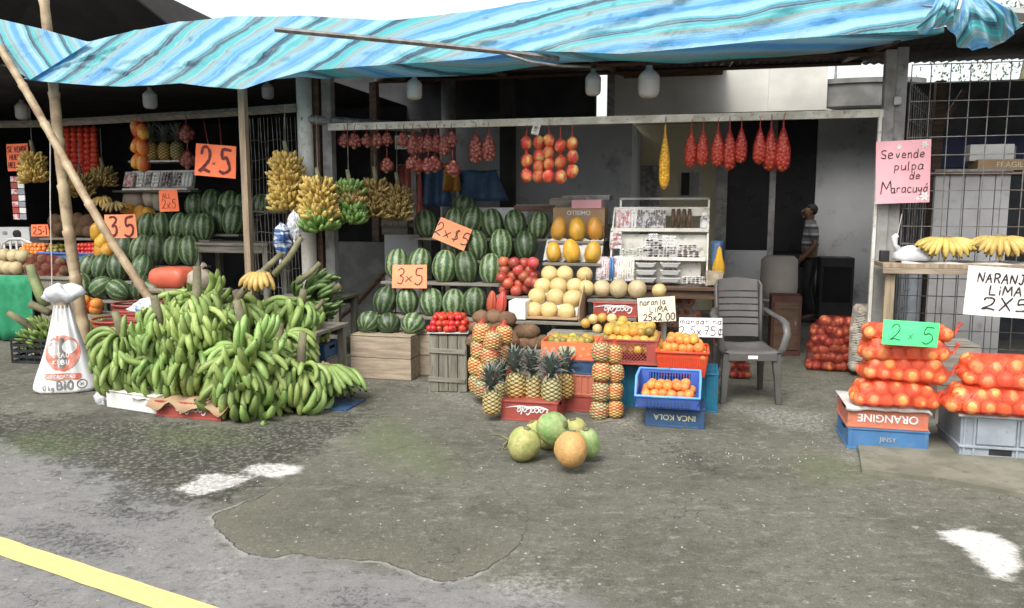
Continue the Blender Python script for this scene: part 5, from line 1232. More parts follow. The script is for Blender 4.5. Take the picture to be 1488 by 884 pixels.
# inca crate and blue bin
c, w, dp, h = BX(934, 1018, 592, 614, -1.80, .34, True); h = max(h, .14)
crate('dark blue crate with upside-down yellow letters under blue bin', c + U*.02, w, .34, h, 'blue_dk', text='INCA KOLA', tmat='fade_ink', tsize=.38, rimm='blue_dk')
def bin_(c, w, dp, h, front):
    t = thing('stacking_bin', 'bright blue open-front stacking bin with a few mandarins', 'plastic bin', c, AF); mb = MB(); th = .008
    mb.box((0,0,th/2),(w*.94,dp,th)); mb.box((0,-dp/2+th/2,front*.5),(w*.94,th,front)) 
    # back wall with tall slots
    k = 14; z0, z1 = h*.45, h*.88
    mb.box((0,dp/2,z0/2),(w,th,z0)); mb.box((0,dp/2,(z1+h)/2),(w,th,h-z1))
    for i in range(k+1): mb.box((-w*.32 + w*.64*i/k, dp/2, (z0+z1)/2), (w*.64/k*.42, th, z1-z0))
    for s_ in (-1,1): mb.box((s_*w*.42, dp/2, (z0+z1)/2), (w*.16, th, z1-z0))
    for s_ in (-1, 1):
        x = s_*w/2*.97; prof = [(-dp/2,0),(dp/2,0),(dp/2,h),(-dp*.05,h),(-dp*.30,h*.99),(-dp*.58,front*1.05),(-dp/2,front*.9)]
        n_ = len(prof); vs = [(x - th/2, y, z) for y, z in prof] + [(x + th/2, y, z) for y, z in prof]
        mb.add(vs, [tuple(range(n_-1,-1,-1)), tuple(range(n_, 2*n_))] + [(i,(i+1)%n_,(i+1)%n_+n_,i+n_) for i in range(n_)])
    mb.build('body', M['blue_pl'], t)
    rb = MB()
    for s_ in (-1,1): pass
    rb.tube([(0,dp/2,h),(w/2, dp/2, h), (w/2, -dp*.30, h), (w/2, -dp*.58, front*1.05), (0,-dp*.58,front*1.05), (-w/2, -dp*.58, front*1.05), (-w/2, -dp*.30, h), (-w/2, dp/2, h), (-.005,dp/2,h)], .010, 8)
    mb2 = MB().add([(-w*.5,-dp*.58,front*1.05),(w*.5,-dp*.58,front*1.05),(w*.44,-dp*.5,0.01),(-w*.44,-dp*.5,.01)],[(0,1,2,3)])
    mb2.build('front_panel', M['blue_pl'], t, solid=.006)
    sl_ = MB()
    for i in range(13):
        x_ = -w*.33 + w*.66*i/12; sl_.box((x_, -dp*.548, front*.55), (.010,.005,front*.62), rx=-.35*0)
    sl_.build('slots', M['blue_dk'], t)
    rb.build('rim', pm('light_blue_worn_edge', (.16,.42,.80), (.12,.33,.72), sc=8, rough=.4, bump=0), t, smooth=True); return t
zb = h + .004
p0, p1 = F(923,549,-1.86), F(1019,554,-1.86); pb = F(985,537,-1.5)
w = (p1-p0).length; hb = F(985,538,-1.52).z - zb; fz = F(970,580,-1.93).z - zb
cc = (p0+p1)/2 + N*.17; cc.z = zb; bin_(cc, w*.98, .36, hb, fz)
heap(['mandarin'], cc + ZU*(fz*.62) - N*.04, w*.80, .26, 6, 3, 2, .037, 'loose mandarin', 'in the blue stacking bin', 'mandarin', 'mandarins in the blue stacking bin', name='mandarin', seed=9)
for nm, lb_ in (('grey_board', None),): pass
# honeydews in carton
HD = 'pale yellow oval melon'; HG = 'pale yellow melons in the slanting carton'
frow('honeydew', [(774,452),(798.5,452),(824,453)], -.62, 12.8, HD, 'of the lowest row in the carton', 'melon', HG, k=(1.12,1,1), tilt=(0,.1))
frow('honeydew', [(780.5,430),(806.5,431.5),(832.5,435)], -.50, 12.8, HD, 'of the second row up', 'melon', HG, k=(1.15,1,1), tilt=(0,.1))
frow('honeydew', [(789,417),(811.6,414.6),(835,415),(850,420)], -.36, 12, HD, 'of the third row up', 'melon', HG, k=(1.1,1,1), tilt=(0,.1))
frow('honeydew', [(799,399),(822,397.6),(848,400)], -.22, 12.5, HD, 'of the topmost row', 'melon', HG, k=(1.15,1,1), tilt=(0,.1))
t = thing('carton', 'slanting brown and white carton filled with pale yellow melons', 'carton', F(800,466,-.72), AF); o_ = F(800,466,-.72); wl = 90*mpp(o_)
a_, b_ = sd(F(762,462,-.7))[0]-sd(o_)[0], sd(F(840,462,-.7))[0]-sd(o_)[0]
mb = MB(); mb.box(((a_+b_)/2,.28,.02),(b_-a_,.62,.012),rx=.42*0)
mb.build('base', M['card'], t)
def slab3(pts, x0, x1):
    n_ = len(pts); vs = [(x0, y, z) for y, z in pts] + [(x1, y, z) for y, z in pts]
    return MB().add(vs, [tuple(range(n_-1,-1,-1)), tuple(range(n_, 2*n_))] + [(i,(i+1)%n_,(i+1)%n_+n_,i+n_) for i in range(n_)])
slab3([(0,.0),(.55,.0),(.55,.40),(.45,.38),(.0,.12)], b_+.005, b_+.014).build('flap', M['card'], t)
MB().box((a_-.05,.06,.085),(.15,.22,.16)).build('flap', M['card_white'], t, bevel=.006)
slab3([(.10,.03),(.52,.03),(.52,.30),(.12,.08)], a_+.02, b_-.02).build('lining', M['card_white'], t)
zsh = o_.z - .004
stand('grey plank table under carton of pale melons', [(sx(738,-.5), sx(862,-.5), -.45, zsh, .66)])
frow('cantaloupe', [(873.5,419),(898.5,419.5),(925.5,420)], -.30, 13.6, 'round netted beige melon', 'of three beside the pale melon carton', 'melon', 'round netted melons', k=(1,1,1), tilt=(0,.3))
frow('honeydew', [(957,422)], -.34, 11, 'small bright yellow round melon', 'one behind the cream price card', 'melon', None, k=(1,1,1))
stand('grey board under the three round netted melons', [(sx(858,-.3), sx(975,-.3), -.28, F(900,434,-.3).z, .3)])
c, w, dp, h = BX(862, 925, 440, 461, -.5, .3); crate('faded red crate with white script under the round melons', c, w, .3, h, 'red_pl', text='CocaCola', script=True, tsize=.42)
c4_, w, dp, h4 = BX(862, 925, 461, 490, -.5, .3); stand('short dark stool under the faded red script crate', [(sx(858,-.36), sx(930,-.36), -.36, c.z-.002, .32)])
# papayas
PG = 'orange yellow papayas'
pb1 = frow('papaya', [(804,367),(830,364),(861,367)], .02, 12.2, 'orange yellow papaya', 'of the lower papaya row', 'papaya', PG, k=(1,1,1.38), tilt=(-.15,.08), r_each=[.85,1.08,1.05])
pb2 = frow('papaya', [(812,332),(838.6,333),(866,333)], .28, 12.2, 'orange yellow papaya', 'of the upper papaya row', 'papaya', PG, k=(1,1,1.52), tilt=(-.15,.05))
stand('grey stepped boards under the orange yellow papayas', [pb1, pb2])
pw_ = MB(); rows = []
for j in range(5):
    rows.append([S(pb1[0] - .02 + (pb1[1]-pb1[0])*i/18, .06 + .05*j, pb1[3] + .01 + .05*j + .012*math.sin(i*1.9+j)) for i in range(19)])
T(pw_.grid(rows).build('newspaper_sheet', M['paper'], solid=.002), 'crumpled newsprint behind the lower papaya row', 'newspaper')
c, w, dp, h = BX(803, 878, 302, 346, .48, .3); 
t = crate_ = thing('cardboard_box', 'brown cardboard box behind the upper papayas', 'box', c, AF); MB().box((0,0,h/2),(w,.3,h)).build('box', M['card'], t, bevel=.004)
me = fonttext('OTISIMO', h*.20, .0006, True); mk('lettering', me, M['white_ink'], t, (0,-.152,h*.82), rot=(R(90),0,0))
stand('back shelf holding boxes over the papayas', [(sx(796,.6), sx(886,.6), .62, c.z-.002, .34)])
for i, (x, y, w_, h_, mt, lb_) in enumerate([(853,297,44,12,'s_pink','pink flat carton on top of brown box'),(826,296,52,14,'wood_grey','dull grey flat carton stacked on brown box'),(778,303,60,9,'wood_dark','dark flattened carton beside the white crate'),(852,288,70,7,'steel','grey folded sheet lying over the flat cartons')]):
    p, k = at_d(x, y, .50 if i == 0 else .66 if i < 3 else .7); t = thing('flat_carton', lb_, 'carton', p, AF + rnd(-.08,.08)); MB().box((0,.05,0),(w_*k,.16 if i == 0 else .22,h_*k)).build('box', M[mt], t, bevel=.003); MB().box((0,.05,h_*k/2+.003),(w_*k*.98,.05,.004)).build('tape', M['paper'], t)
# white snack shelf on brown table
tp_ = F(1010,416,-.05).z
ta, tb = sx(905,-.05), sx(1057,-.1)
t = thing('table', 'brown wooden table under the white sweets shelf', 'table', S((ta+tb)/2, .12, 0)); W_ = tb - ta
MB().box((0,0,tp_-.018),(W_,.52,.036)).build('table_top', M['wood_dark'], t, bevel=.005)
MB().box((0,-.22,tp_-.075),(W_-.1,.025,.07)).build('apron', M['wood_dark'], t)
for x_ in (-W_/2+.06, W_/2-.06):
    for y_ in (-.21,.21): MB().lathe([(.03,0),(.03,.04),(.022,.08),(.026,.3),(.036,.45),(.024,.5),(.034,tp_-.12),(.034,tp_-.04)], 10, c=(x_,y_,0)).build('leg', M['wood_dark'], t)
def zf_(y, d, x=960): return F(x, y, d).z
sh_ = thing('sweets_shelf', 'white three-step wooden shelf of sweets and dried fruit', 'shelf', S(sx(960,.1), .1, tp_))
so_ = sx(960,.1)
def shb(nm, x0, x1, yt, yb, d, th=.02, mat='pole_white'):
    a, b = sx(x0,d), sx(x1,d); z1, z0 = zf_(yt,d), zf_(yb,d)
    return MB().box(((a+b)/2-so_, d-.1+th/2, (z0+z1)/2-tp_), (b-a, th, z1-z0)).build(nm, M[mat], sh_, bevel=.003)
shb('back_panel', 893, 1031, 301, 314, .34); shb('back_panel', 893, 905, 314, 332, .34); shb('back_panel', 903, 1029, 341, 374, .22); shb('back_panel', 923, 1021, 381, 412, .10)
shb('shelf_board', 888, 1031, 332, 337, .16, .18); shb('shelf_board', 893, 1028, 374, 379, .02, .20)
for x_ in (902, 1030): 
    a = sx(x_, .36); MB().box((a-so_, .27, (zf_(288,.36)-tp_)/2), (.018,.018,zf_(288,.36)-tp_)).build('side_post', M['pole_white'], sh_)
a, b = sx(900,.36), sx(1032,.36); MB().box(((a+b)/2-so_, .27, zf_(289,.36)-tp_), (b-a,.018,.02)).build('top_bar', M['pole_grey'], sh_)
for x_ in (889, 1030):
    a = sx(x_,.1); slab3([(-.08,0),(.26,0),(.26,zf_(302,.34)-tp_),(.08,zf_(336,.2)-tp_),(-.02,zf_(376,.05)-tp_)], a-so_-.007, a-so_+.007).build('side_panel', M['pole_white'], sh_)
def pack(name, label, cat, x0, x1, yt, yb, d, mat, rows=5, lean=.25, wrap=True, seed=0, vertical=True, bars=None, thick=.025):
    p = F((x0+x1)/2, yb, d); k = mpp(p); w, h = (x1-x0)*k, (yb-yt)*k; t = thing(name, label, cat, p, rot=(Matrix.Rotation(AF,3,'Z') @ Matrix.Rotation(-lean,3,'X')).to_euler()); rr = random.Random(seed)
    mb = MB(); n_ = bars or rows
    for i in range(n_):
        x = -w/2 + w*(i+.5)/n_
        if vertical: mb.tube([(x, rr.uniform(-.004,.004), h*.03), (x+rr.uniform(-.004,.004), -.004, h*.5), (x, rr.uniform(-.004,.004), h*.97)], [w/n_*.40, w/n_*.5, w/n_*.40], 6)
        else:
            for j in range(4): mb.lathe([(a_*w/n_*.5, b_*h/9 + h*(j+.5)/4) for a_, b_ in ell(5)], 8, c=(x, rr.uniform(-.01,.01), 0))
    mb.build('contents', M[mat], t, smooth=True)
    if wrap: MB().box((0,-.002,h/2),(w*1.04,thick*1.3,h*1.02)).build('wrapper', M['film'], t, bevel=.006)
    return t
pack('sweets_packet','clear packet of pink and white sweets at shelf top left','packet',895,916,304,332,.26,'pinkwhite',4,seed=1)
pack('sweets_packet','narrow clear packet of white striped sweets on top tier','packet',916,925,304,332,.26,'foam',2,seed=2)
pack('dates_packet','wide clear packet of dark dates on the top tier','packet',926,966,304,332,.26,'date',11,seed=3)
for i in range(4): pack('chocolate_bar', f'dark wrapped bar with pale stamp, {nth(i,4)} of four on top tier', 'packet', 974+i*8, 981+i*8, 303, 331, .27, 'wood_dark', 1, seed=i, wrap=False)
p, k = at_d(1024, 320, .26); t = thing('glass_jar', 'small clear glass jar at right end of the top tier', 'jar', p - ZU*12*k, 0); MB().lathe([(0,0),(7*k,0),(7.2*k,3*k),(7*k,14*k),(4.5*k,18*k)],16).build('glass', M['film'], t, smooth=True); MB().lathe([(5*k,18*k),(5*k,23*k),(0,23*k)],16).build('lid', M['pole_white'], t); MB().lathe([(0,1*k),(6*k,1*k),(6*k,9*k),(0,10*k)],12).build('contents', M['foam'], t)
pack('sweets_packet','clear bag of red and white candy on the second tier','packet',886,903,336,362,.10,'pinkwhite',3,seed=5,vertical=False)
for i,(x0,x1,yt,yb,mt) in enumerate([(901,925,362,374,'greenpk'),(925,941,360,374,'greenpk'),(942,956,340,352,'foam'),(938,962,348,362,'date'),(934,964,358,374,'date'),(962,982,343,360,'foam'),(964,982,358,374,'date'),(986,1012,356,366,'date'),(984,1016,364,374,'date')]):
    pack('dried_fruit_packet', ['green herb packet lying left on second tier','second green herb packet on the second tier','small shiny white packet on top of dark dates','dark date packet in the middle of the heap','wide dark date packet at heap bottom','white checked packet beside the date heap','dark date packet under the white checked packet','upper dark packet at right of the second tier','lower dark packet at right of second tier'][i], 'packet', x0,x1,yt,yb,.09-.004*i,mt,4,seed=i+20,vertical=False,lean=.1)
pack('straws_packet','packet of red white and blue striped straws beside round melons','packet',866,896,373,408,-.06,'pinkwhite',9,seed=8); pack('straws_packet','thin packet of blue and white wafers among the straws','packet',884,892,373,407,-.085,'blue_md',2,seed=9,wrap=False)
pack('biscuit_packet','cream packet of long biscuits beside foam trays','packet',896,921,375,409,-.06,'s_cream',7,seed=10)
for i in range(6):
    x0 = 923 + (i % 2)*35; yb = 410 - (i//2)*11; p, k = at_d(x0+16, yb, -.04+.02*(i//2)); t = thing('foam_tray', f'white foam tray in the {["left","right"][i%2]} pile, {["bottom","middle","top"][i//2]} one', 'foam tray', p, AF, 'white foam trays')
    MB().lathe([(0,0),(.7,0),(.95,.22),(1.0,.25),(.93,.27),(.68,.06),(0,.05)], 4, M=Matrix.Diagonal((17*k*1.2,.075*1.4,10*k*2.4,1)) @ Matrix.Rotation(R(45),4,'Z')).build('tray', M['foam'], t, smooth=False, bevel=.002)
    if i in (4,5,3): 
        mb = MB()
        for q in range(3): mb.lathe([(a_*.022, b_*.02+.03) for a_, b_ in ell(6)], 8, c=((q-1)*.045,0,0))
        mb.build('contents', M['date'], t, smooth=True)
pack('dried_fruit_packet','flat packet of dark pods at table edge','packet',992,1029,402,413,-.1,'date',6,seed=30,vertical=False,lean=.1)
t = thing('stick_holder','small slatted wooden stick holder at right end of table','holder',F(1038,414,-.1),AF); k = mpp(F(1038,414,-.1)); 
for i in range(7):
    for y_ in (-.04,.04): MB().box((-12*k+24*k*(i+.5)/7, y_, 10*k),(3*k,.006,20*k)).build('slat', M['wood_pale'], t)
MB().box((0,0,4*k),(24*k,.074,6*k)).build('base', M['wood_pale'], t)
t = thing('jar','small white jar standing behind the stick holder','jar',F(1042,404,.0),0); MB().lathe([(0,0),(.035,0),(.035,.07),(.03,.08),(0,.08)],14).build('body', M['white_pl'], t); MB().lathe([(.036,.058),(.036,.085),(0,.087)],14).build('lid', M['pole_white'], t)
rows=[[F(1034+18*u_, 350+50*v_, .1+.1*u_) + N*.03*math.sin(6*u_+3*v_) for u_ in [i/8 for i in range(9)]] for v_ in [j/6 for j in range(7)]]; t=thing('banner_scrap','dark blue printed plastic scrap hanging at end of shelf','plastic scrap',F(1043,370,.15),0)
o=MB().grid([[q-F(1043,370,.15) for q in r] for r in rows]).build('sheet', M['blue_dk'], t, smooth=True, solid=.003)
p,k=at_d(1045,382,-.02); t=thing('plastic_bag','small yellow plastic bag hanging at end of sweets shelf','bag',p,0); MB().lathe([(.002,24*k),(3*k,20*k),(5*k,8*k),(9*k,-6*k),(9*k,-16*k),(5*k,-22*k),(0,-23*k)],16,fn=lambda r,z,a:(r*(1+.15*math.sin(5*a)),z),M=Matrix.Diagonal((1,.5,1,1))).build('bag', pm('yellow_plastic',(.72,.42,.03),(.6,.33,.03),sc=6,rough=.35,tl=.3), t, smooth=True)
# coconuts at front
CO = [('coconut',(761,649),(24,26),-2.77,'yellow green coconut with scarred front, leftmost of the ground pile',(.25,.1,.3)),('coco_brown',(830,653),(24,27),-2.92,'ripe orange brown coconut at front of ground pile',(.1,.1,2)),
      ('coco_green',(803,622),(24.5,23),-2.70,'bright green coconut resting on top of the others',(1.2,.3,.8)),('coco_green',(855,644),(16.5,25),-2.70,'small pale green coconut leaning at right of pile',(.0,-.35,1)),('coconut',(779,628),(17,17),-2.42,'dull brown coconut peeking out behind left of pile',(.3,.3,4)),('coconut',(836,624),(17,17),-2.42,'stringy brown coconut behind right of the pile',(.3,.1,5)),('coconut',(795,652),(17,17),-2.50,'shaded coconut hidden in the middle of ground pile',(.3,.1,5))]
for kd, (x, y), (rw, rh), d, lb_, rt_ in CO:
    p, k = at_d(x, y, d); t = thing('coconut', lb_, 'coconut', p, rot=rt_, group='coconuts piled on the ground')
    mk('husk', ME[kd], None, t, (0,0,0), scale=(rw*k, rw*k, rh*k))
    MB().lathe([(.012,rh*k*.93),(.020,rh*k*.97),(.024,rh*k*1.02),(.012,rh*k*1.04),(0,rh*k*1.04)], 9).build('stem_scar', M['stalk'], t, smooth=True)
    if p.z - rh*k < .0: t.location.z = rh*k*.97
sf = thing('palm_fibre','dry stalk with withered fibres beside leftmost coconut','plant scrap',G(738,652),0); mb=MB(); rr=random.Random(2); g0=G(738,652)
mb.tube([(0,0,.06),(-.05,0,.09),(-.11,-.02,.10)],[.012,.008,.005],6)
for i in range(9): mb.tube([(0,0,.05),(rr.uniform(-.04,.02),rr.uniform(-.02,.02),.03),(rr.uniform(-.08,.05),rr.uniform(-.05,.03),.004)],.003,4)
mb.build('fibres', M['stalk'], sf)
p0=G(862,618); T(MB().tube([p0+ZU*.02, G(895,612)+ZU*.01, G(912,616)+ZU*.006, G(926,630)+ZU*.006],.003,5).build('straw', M['bamboo']), 'thin curved dry straw on the ground behind coconuts', 'straw')
# netted bundles hanging from beam
def hang_at(px, py, d=-.07): p = F(px, py, d); return p
gb = [drop_bag('garlic_bag','garlic','garlic','net_red',n_,R0,H,r_,s_,'garlic_bulb') for n_,R0,H,r_,s_ in ((16,.068,.17,.022,1),(26,.062,.25,.021,2),(44,.078,.34,.021,3))]
GB = [(500,200,0,0),(515,200,0,0),(533,201,0,1),(548,200,0,1),(562,199,0,0),(562,235,0,0),(586,199,0,1),(600,198,1,0),(611,200,1,0),(622,198,1,1),(634,198,1,0),(645,200,1,0),(656,198,0,0),(599,232,0,0),(608,236,0,1),(622,234,0,0),(632,232,0,0),(658,238,0,0),(692,200,2,0),(710,200,2,0)]
first = [True]*3
GLB = ['small garlic bag at left end of beam','small garlic bag second from beam end','small garlic bag third from left on beam','small garlic bag fourth from left on beam','small upper garlic bag of a double string','small lower garlic bag of a double string','garlic bag hanging in front of the white paper','long garlic bag leftmost of the dense cluster','long garlic bag second in the dense cluster','long garlic bag third in the dense cluster','long garlic bag fourth in dense cluster','long garlic bag fifth in dense cluster','upper garlic bag at right of the dense cluster','lower garlic bag leftmost in the dense cluster','lower garlic bag second in the dense cluster','lower garlic bag third in the dense cluster','lower garlic bag fourth in dense cluster','lower garlic bag alone right of the cluster','large garlic bag, left one of the big pair','large garlic bag, right one of the big pair']
for i,(x,y,k_,j_) in enumerate(GB):
    p = hang_at(x, y-12, -.08 - .03*(i%2)); src = gb[k_]; o = src if first[k_] else dup(src); first[k_] = False
    o.location = p + ZU*(.01 if k_ == 2 else -.01); o.rotation_euler = (0,0,i*1.3); s_ = rnd(.85,1.0) if y < 230 else rnd(.95,1.1); o.scale = (s_,)*3; o['label'] = GLB[i]; o['group'] = 'small garlic bags hanging from beam'
T(MB().box((0,0,0),(.18,.01,.14)).build('paper', M['paper'], loc=F(586,207,.5), rz=AF), 'white paper hanging behind the garlic bags', 'paper')
MG = [(766,[208,234,255]),(783,[207,227,242,256]),(797,[205,222,239,256]),(815,[212,236,257]),(832,[209,228,249])]
for i,(x,ys_) in enumerate(MG):
    top = F(x, 190, -.06); it = [F(x+rnd(-1,1), y, -.09) for y in ys_]; r = 8.0*mpp(top)
    hang_string('string_of_mangoes', f'net string of red and yellow mangoes, {nth(i,5)} of the five strings', 'mangoes', top, 'mango', it, r, 'net_pine', 'mango strings on the beam', kz=1.25, child='mango')
t = thing('price_tag','small white paper tag tied to the mango strings','tag',F(779,187,-.12),AF,rot=(Matrix.Rotation(AF,3,'Z')@Matrix.Rotation(.3,3,'Y')).to_euler()); MB().box((0,0,0),(.07,.003,.11)).build('card', M['paper'], t); lm=MB(); strokes(lm,'1.00',-.025,-.012,.03,.012,.004); o=mk('lettering', lm.mesh('lettering'), M['ink'], t, (0,-.004,0), rot=(R(90),R(-90),0))
rb_ = drop_bag('red_net_bag','onions','onion','net_bright',70,.062,.42,.019,31,'red_onion')
RB = [(1005,182,.95),(1022,181,.93),(1044,180,.95),(1061,179,1.05),(1078,178,.9),(1105,178,.92),(1121,177,1.08),(1139,175,1.12)]
for i,(x,y,s_) in enumerate(RB):
    o = rb_ if i == 0 else dup(rb_); o.location = F(x, y, -.07-.02*(i%3)); o.rotation_euler=(0,0,i); o.scale=(s_*.92,s_*.92,s_*.93); o['label'] = f'dark red net bag hanging from beam, {nth(i,8)} of eight'; o['group'] = 'red net bags on the beam'
yb_ = drop_bag('yellow_net_bag','yellow fruit','yellowf','net_yellow',60,.045,.58,.017,33,'yellow_fruit'); yb_.location = F(967,180,-.07); yb_['label']='long thin bag of small yellow fruit hanging from beam'
# big net sacks inside
def sack_of(name,label,cat,px,py_top,py_bot,wpx,kind,netm,rp,d,seed,child,nx,group=None):
    b = F(px, py_bot, d); k = mpp(b); w=wpx*k; h=(py_bot-py_top)*k; r=rp*k; rr=random.Random(seed); balls=[]; nz=max(2,int(h/(1.8*r))); b.z=max(b.z,0)
    for j in range(nz):
        z=r+j*(h-2*r)/(nz-1); f=1-.28*(z/h)**2
        for i in range(nx):
            x=(-.5+(i+.5*(j%2))/(nx-.5))*w*f; balls.append((b+U*(x+rr.uniform(-.5,.5)*r)-N*(.02+.5*r*math.cos(math.pi*x/w))*1+N*rr.uniform(-.2,.2)*r+ZU*(z+rr.uniform(-.4,.4)*r*(j>0)), r*rr.uniform(.85,1.1)))
            if i%2==0 and j%2==0: balls.append((b+U*x+N*.9*w*.3+ZU*z, r))
    balls=balls[:98]
    return net_bag(name,label,cat,balls,kind,netm,group,child)
sack_of('net_sack','big dark red net sack of onions standing on the inner floor','onion sack',1213,462,540,66,'onion','net_red',7,.55,4,'red_onion',8)
sack_of('net_sack','whitish net sack of potatoes beside the grey double post','potato sack',1254,442,540,26,'potato','net_white',7.5,.35,5,'potato',3)
sack_of('net_sack','small red net bag of onions under the brown table','onion bag',1074,518,552,24,'onion','net_red',6,.0,6,'red_onion',4)
sack_of('net_sack','loose net bag of pale onions on floor beneath table','onion bag',985,430,478,50,'onion','net_white',8,.35,16,'pale_onion',5)
# ---------------- signs ----------------
sign('bright orange card reading 2 x 5 in large figures over the left stall', 313, 234, -.35, 66, 46, -5, 's_orange', [('2',.24,.14,.76,.52,.10),('x',.47,.38,.14,1,.02),('5',.73,.12,.74,.52,.10)], 'ink_red')
p0=F(300,205,-.35); T(MB().tube([F(296,176,.3),F(303,212,-.34)],.004,4).tube([F(318,170,.3),F(322,214,-.34)],.004,4).build('cord', M['string']), 'two dark red cords holding the large 2 x 5 card', 'cord')
sign('small orange card with faint writing above the left watermelons', 245, 292, .1, 31, 31, 2, 's_orange', [('ALL',.42,.62,.24,.55,.02),('2x5',.5,.14,.42,.5,.025)], 'ink_red')
sign('peach card reading 3 5 in thick figures behind leaning bamboo', 175, 329, -.05, 53, 34, 1, 's_peach', [('3',.25,.12,.78,.58,.10),('-',.49,.42,.10,1,.03),('5',.75,.10,.78,.58,.10)], 'ink_red')
sign('small orange card reading 25-1 on the far left fruit', 58, 335, .25, 30, 17, 1, 's_orange', [('25-1',.5,.18,.64,.62,.08)], 'ink_red')
sign('orange card reading SE VENDE HUEVOS HELADOS at far left', 26, 229, .45, 38, 39, 1, 's_orange', [('SE VENDE',.5,.70,.20,.5,.035),('HUEVOS',.5,.42,.18,.55,.03),('HELADOS',.5,.12,.20,.5,.035)], 'ink_red')
sign('peach card reading 3 x 5 among the middle watermelons', 595, 402, -.42, 53, 34, 1, 's_peach', [('3',.24,.20,.62,.55,.045),('x',.49,.28,.40,.9,.035),('5',.76,.18,.64,.55,.05)], 'ink_red', lean=-8)
sign('tilted peach card reading 2 x $5 on the upper watermelons', 657, 340, .12, 52, 33, -21, 's_peach', [('2x$5',.5,.24,.52,.66,.045)], 'ink', lean=-10)
sign('cream card reading naranja LIMA above yellowish oranges', 954, 450, -.80, 54, 36, 5, 's_cream', [('naranja',.40,.70,.24,.50,.03),('LIMA',.55,.40,.22,.75,.03),('25x2.00',.55,.06,.27,.58,.035)], 'ink', lean=-12)
sign('white card reading mandarina in the orange red tray', 1018, 476, -1.12, 61, 28, 1, 's_white', [('mandarina',.5,.68,.27,.72,.035),('2.5x75¢',.5,.10,.45,.62,.04)], 'ink', lean=-12)
def flowers(t, w, h, mp):
    for (x, y, s) in ((.38,.42,.035),(-.08,.40,.028),(.40,-.40,.045),(.28,-.44,.02)):
        mb = MB()
        for i in range(6):
            a = i*math.pi/3; c, sn = math.cos(a), math.sin(a); q = [(0,0),(.5,.22),(1,0),(.5,-.22)]
            mb.add([mp(w*x + s*(px_*c - py_*sn), h*y + s*(px_*sn + py_*c), .0004*i) for px_, py_ in q], [(0,1,2,3)])
        mb.build('printed_flower', M['white_ink'], t)
sign('pink card reading Se vende pulpa de Maracuyá on the double post', 1312, 250, -.14, 73, 90, 2, 's_pink', [('Se',.20,.72,.14,.60,.016),('vende',.62,.72,.13,.55,.013),('pulpa',.60,.53,.13,.62,.013),('de',.72,.38,.12,.6,.013),('M',.19,.16,.20,.70,.017),('aracuyá',.62,.17,.13,.50,.014)], 'ink', cat='notice card', name='notice_card', decor=flowers)
sign('white card reading NARANJA LIMA 2 x 5 hanging from the cage shelf', 1456, 425, -.55, 96, 72, -3, 's_white', [('NARANJA',.52,.68,.19,.62,.028),('LiMA',.54,.44,.19,.70,.028),('2X5',.56,.14,.24,1.0,.032)], 'ink')
sign('fluorescent green card reading 2 x 5 on the stacked orange bags', 1323, 485, -2.14, 75, 36, -2, 's_green', [('2',.22,.20,.62,.62,.035),('x',.50,.26,.40,.6,.02),('5',.80,.12,.68,.62,.035)], 'ink_green')
# ---------------- right stall front ----------------
zS = F(1400, 384, -.45).z; s0 = sx(1282, -.3); s1 = 6.2
t = thing('counter_shelf', 'pale wooden counter shelf in front of wire grid holding bananas', 'shelf', S(s0, -.28, 0))
MB().box(((s1-s0)/2,0,zS-.02),(s1-s0,.36,.035)).build('shelf_board', M['wood_post'], t, bevel=.003)
MB().box(((s1-s0)/2,-.17,zS-.062),(s1-s0,.03,.045)).build('edge_batten', M['wood_pale'], t, bevel=.003)
for x in (.07, 1.3, 2.6): MB().box((x,-.1,(zS-.04)/2),(.075,.05,zS-.04)).build('leg', M['wood_post'], t, bevel=.003)
rows = [[S(s0 + .15 + 1.9*i/40, -.45 + .36*j/5, zS + .004 + .008*math.sin(i*.9+j) + (-.02 if j == 0 else 0)) for i in range(41)] for j in range(6)]
T(MB().grid(rows).build('newspaper_sheet', M['paper'], solid=.002, smooth=True), 'crumpled newsprint under bananas on the counter shelf', 'newspaper')
def flat_hand(label, px, py, d, size, seed, mat='banana', roll=0, nf=12, L=.20, cat='bananas', group=None, r=.024, sp=1.4):
    p, k = at_d(px, py, d); rr = random.Random(seed); t = thing('banana_hand', label, cat, p, AF, group)
    mb = MB()
    for row in range(2):
        for i in range(nf - row*3):
            n_ = nf - row*3; a = -sp + 2*sp*(i + .5)/n_ + rr.uniform(-.04,.04)
            pts = []; rs = []; q = Vector((math.sin(a)*.05, -.02 + row*.05, math.cos(a)*.012)); K = 9
            ln = L*size*rr.uniform(.92,1.06); ang0 = a*1.02
            for j in range(K + 2):
                tt = j/(K+1); ang = ang0*(1 - .25*tt)     # direction in the drooping fan
                drop = .75*(1-row*.3)
                ang = ang0*(1.12 - .42*tt); dv_ = Vector((math.sin(ang), -(.75 - .6*tt)*(1-row*.45), -math.cos(ang)*(.25 + .95*tt) - .05)).normalized()
                pts.append(q.copy()); rs.append(r*size*(.35 if j == 0 else .6 if j == 1 else .95 if j < 3 else 1.0 if j < 8 else .8 if j < K else .45 if j == K else .22)); q = q + dv_*ln/(K+1)
            k0 = len(mb.v); mb.tube(pts, rs, 6); mb.al = (mb.al or []) + [.5]*(k0 - len(mb.al or [])) + [q_/(len(pts)-1) for q_ in range(len(pts)) for _ in range(6)]
    mb.build('fingers', M[mat], t, smooth=True)
    MB().tube([(-.05*size,0,.0),(-.02,.005,.012),(.02,.005,.012),(.05*size,0,.0)],[.012,.02,.02,.012],8).build('crown', M['stalk'], t, smooth=True)
    zmin = min(v.co.z for v in t_children_mesh(t)); return t, zmin
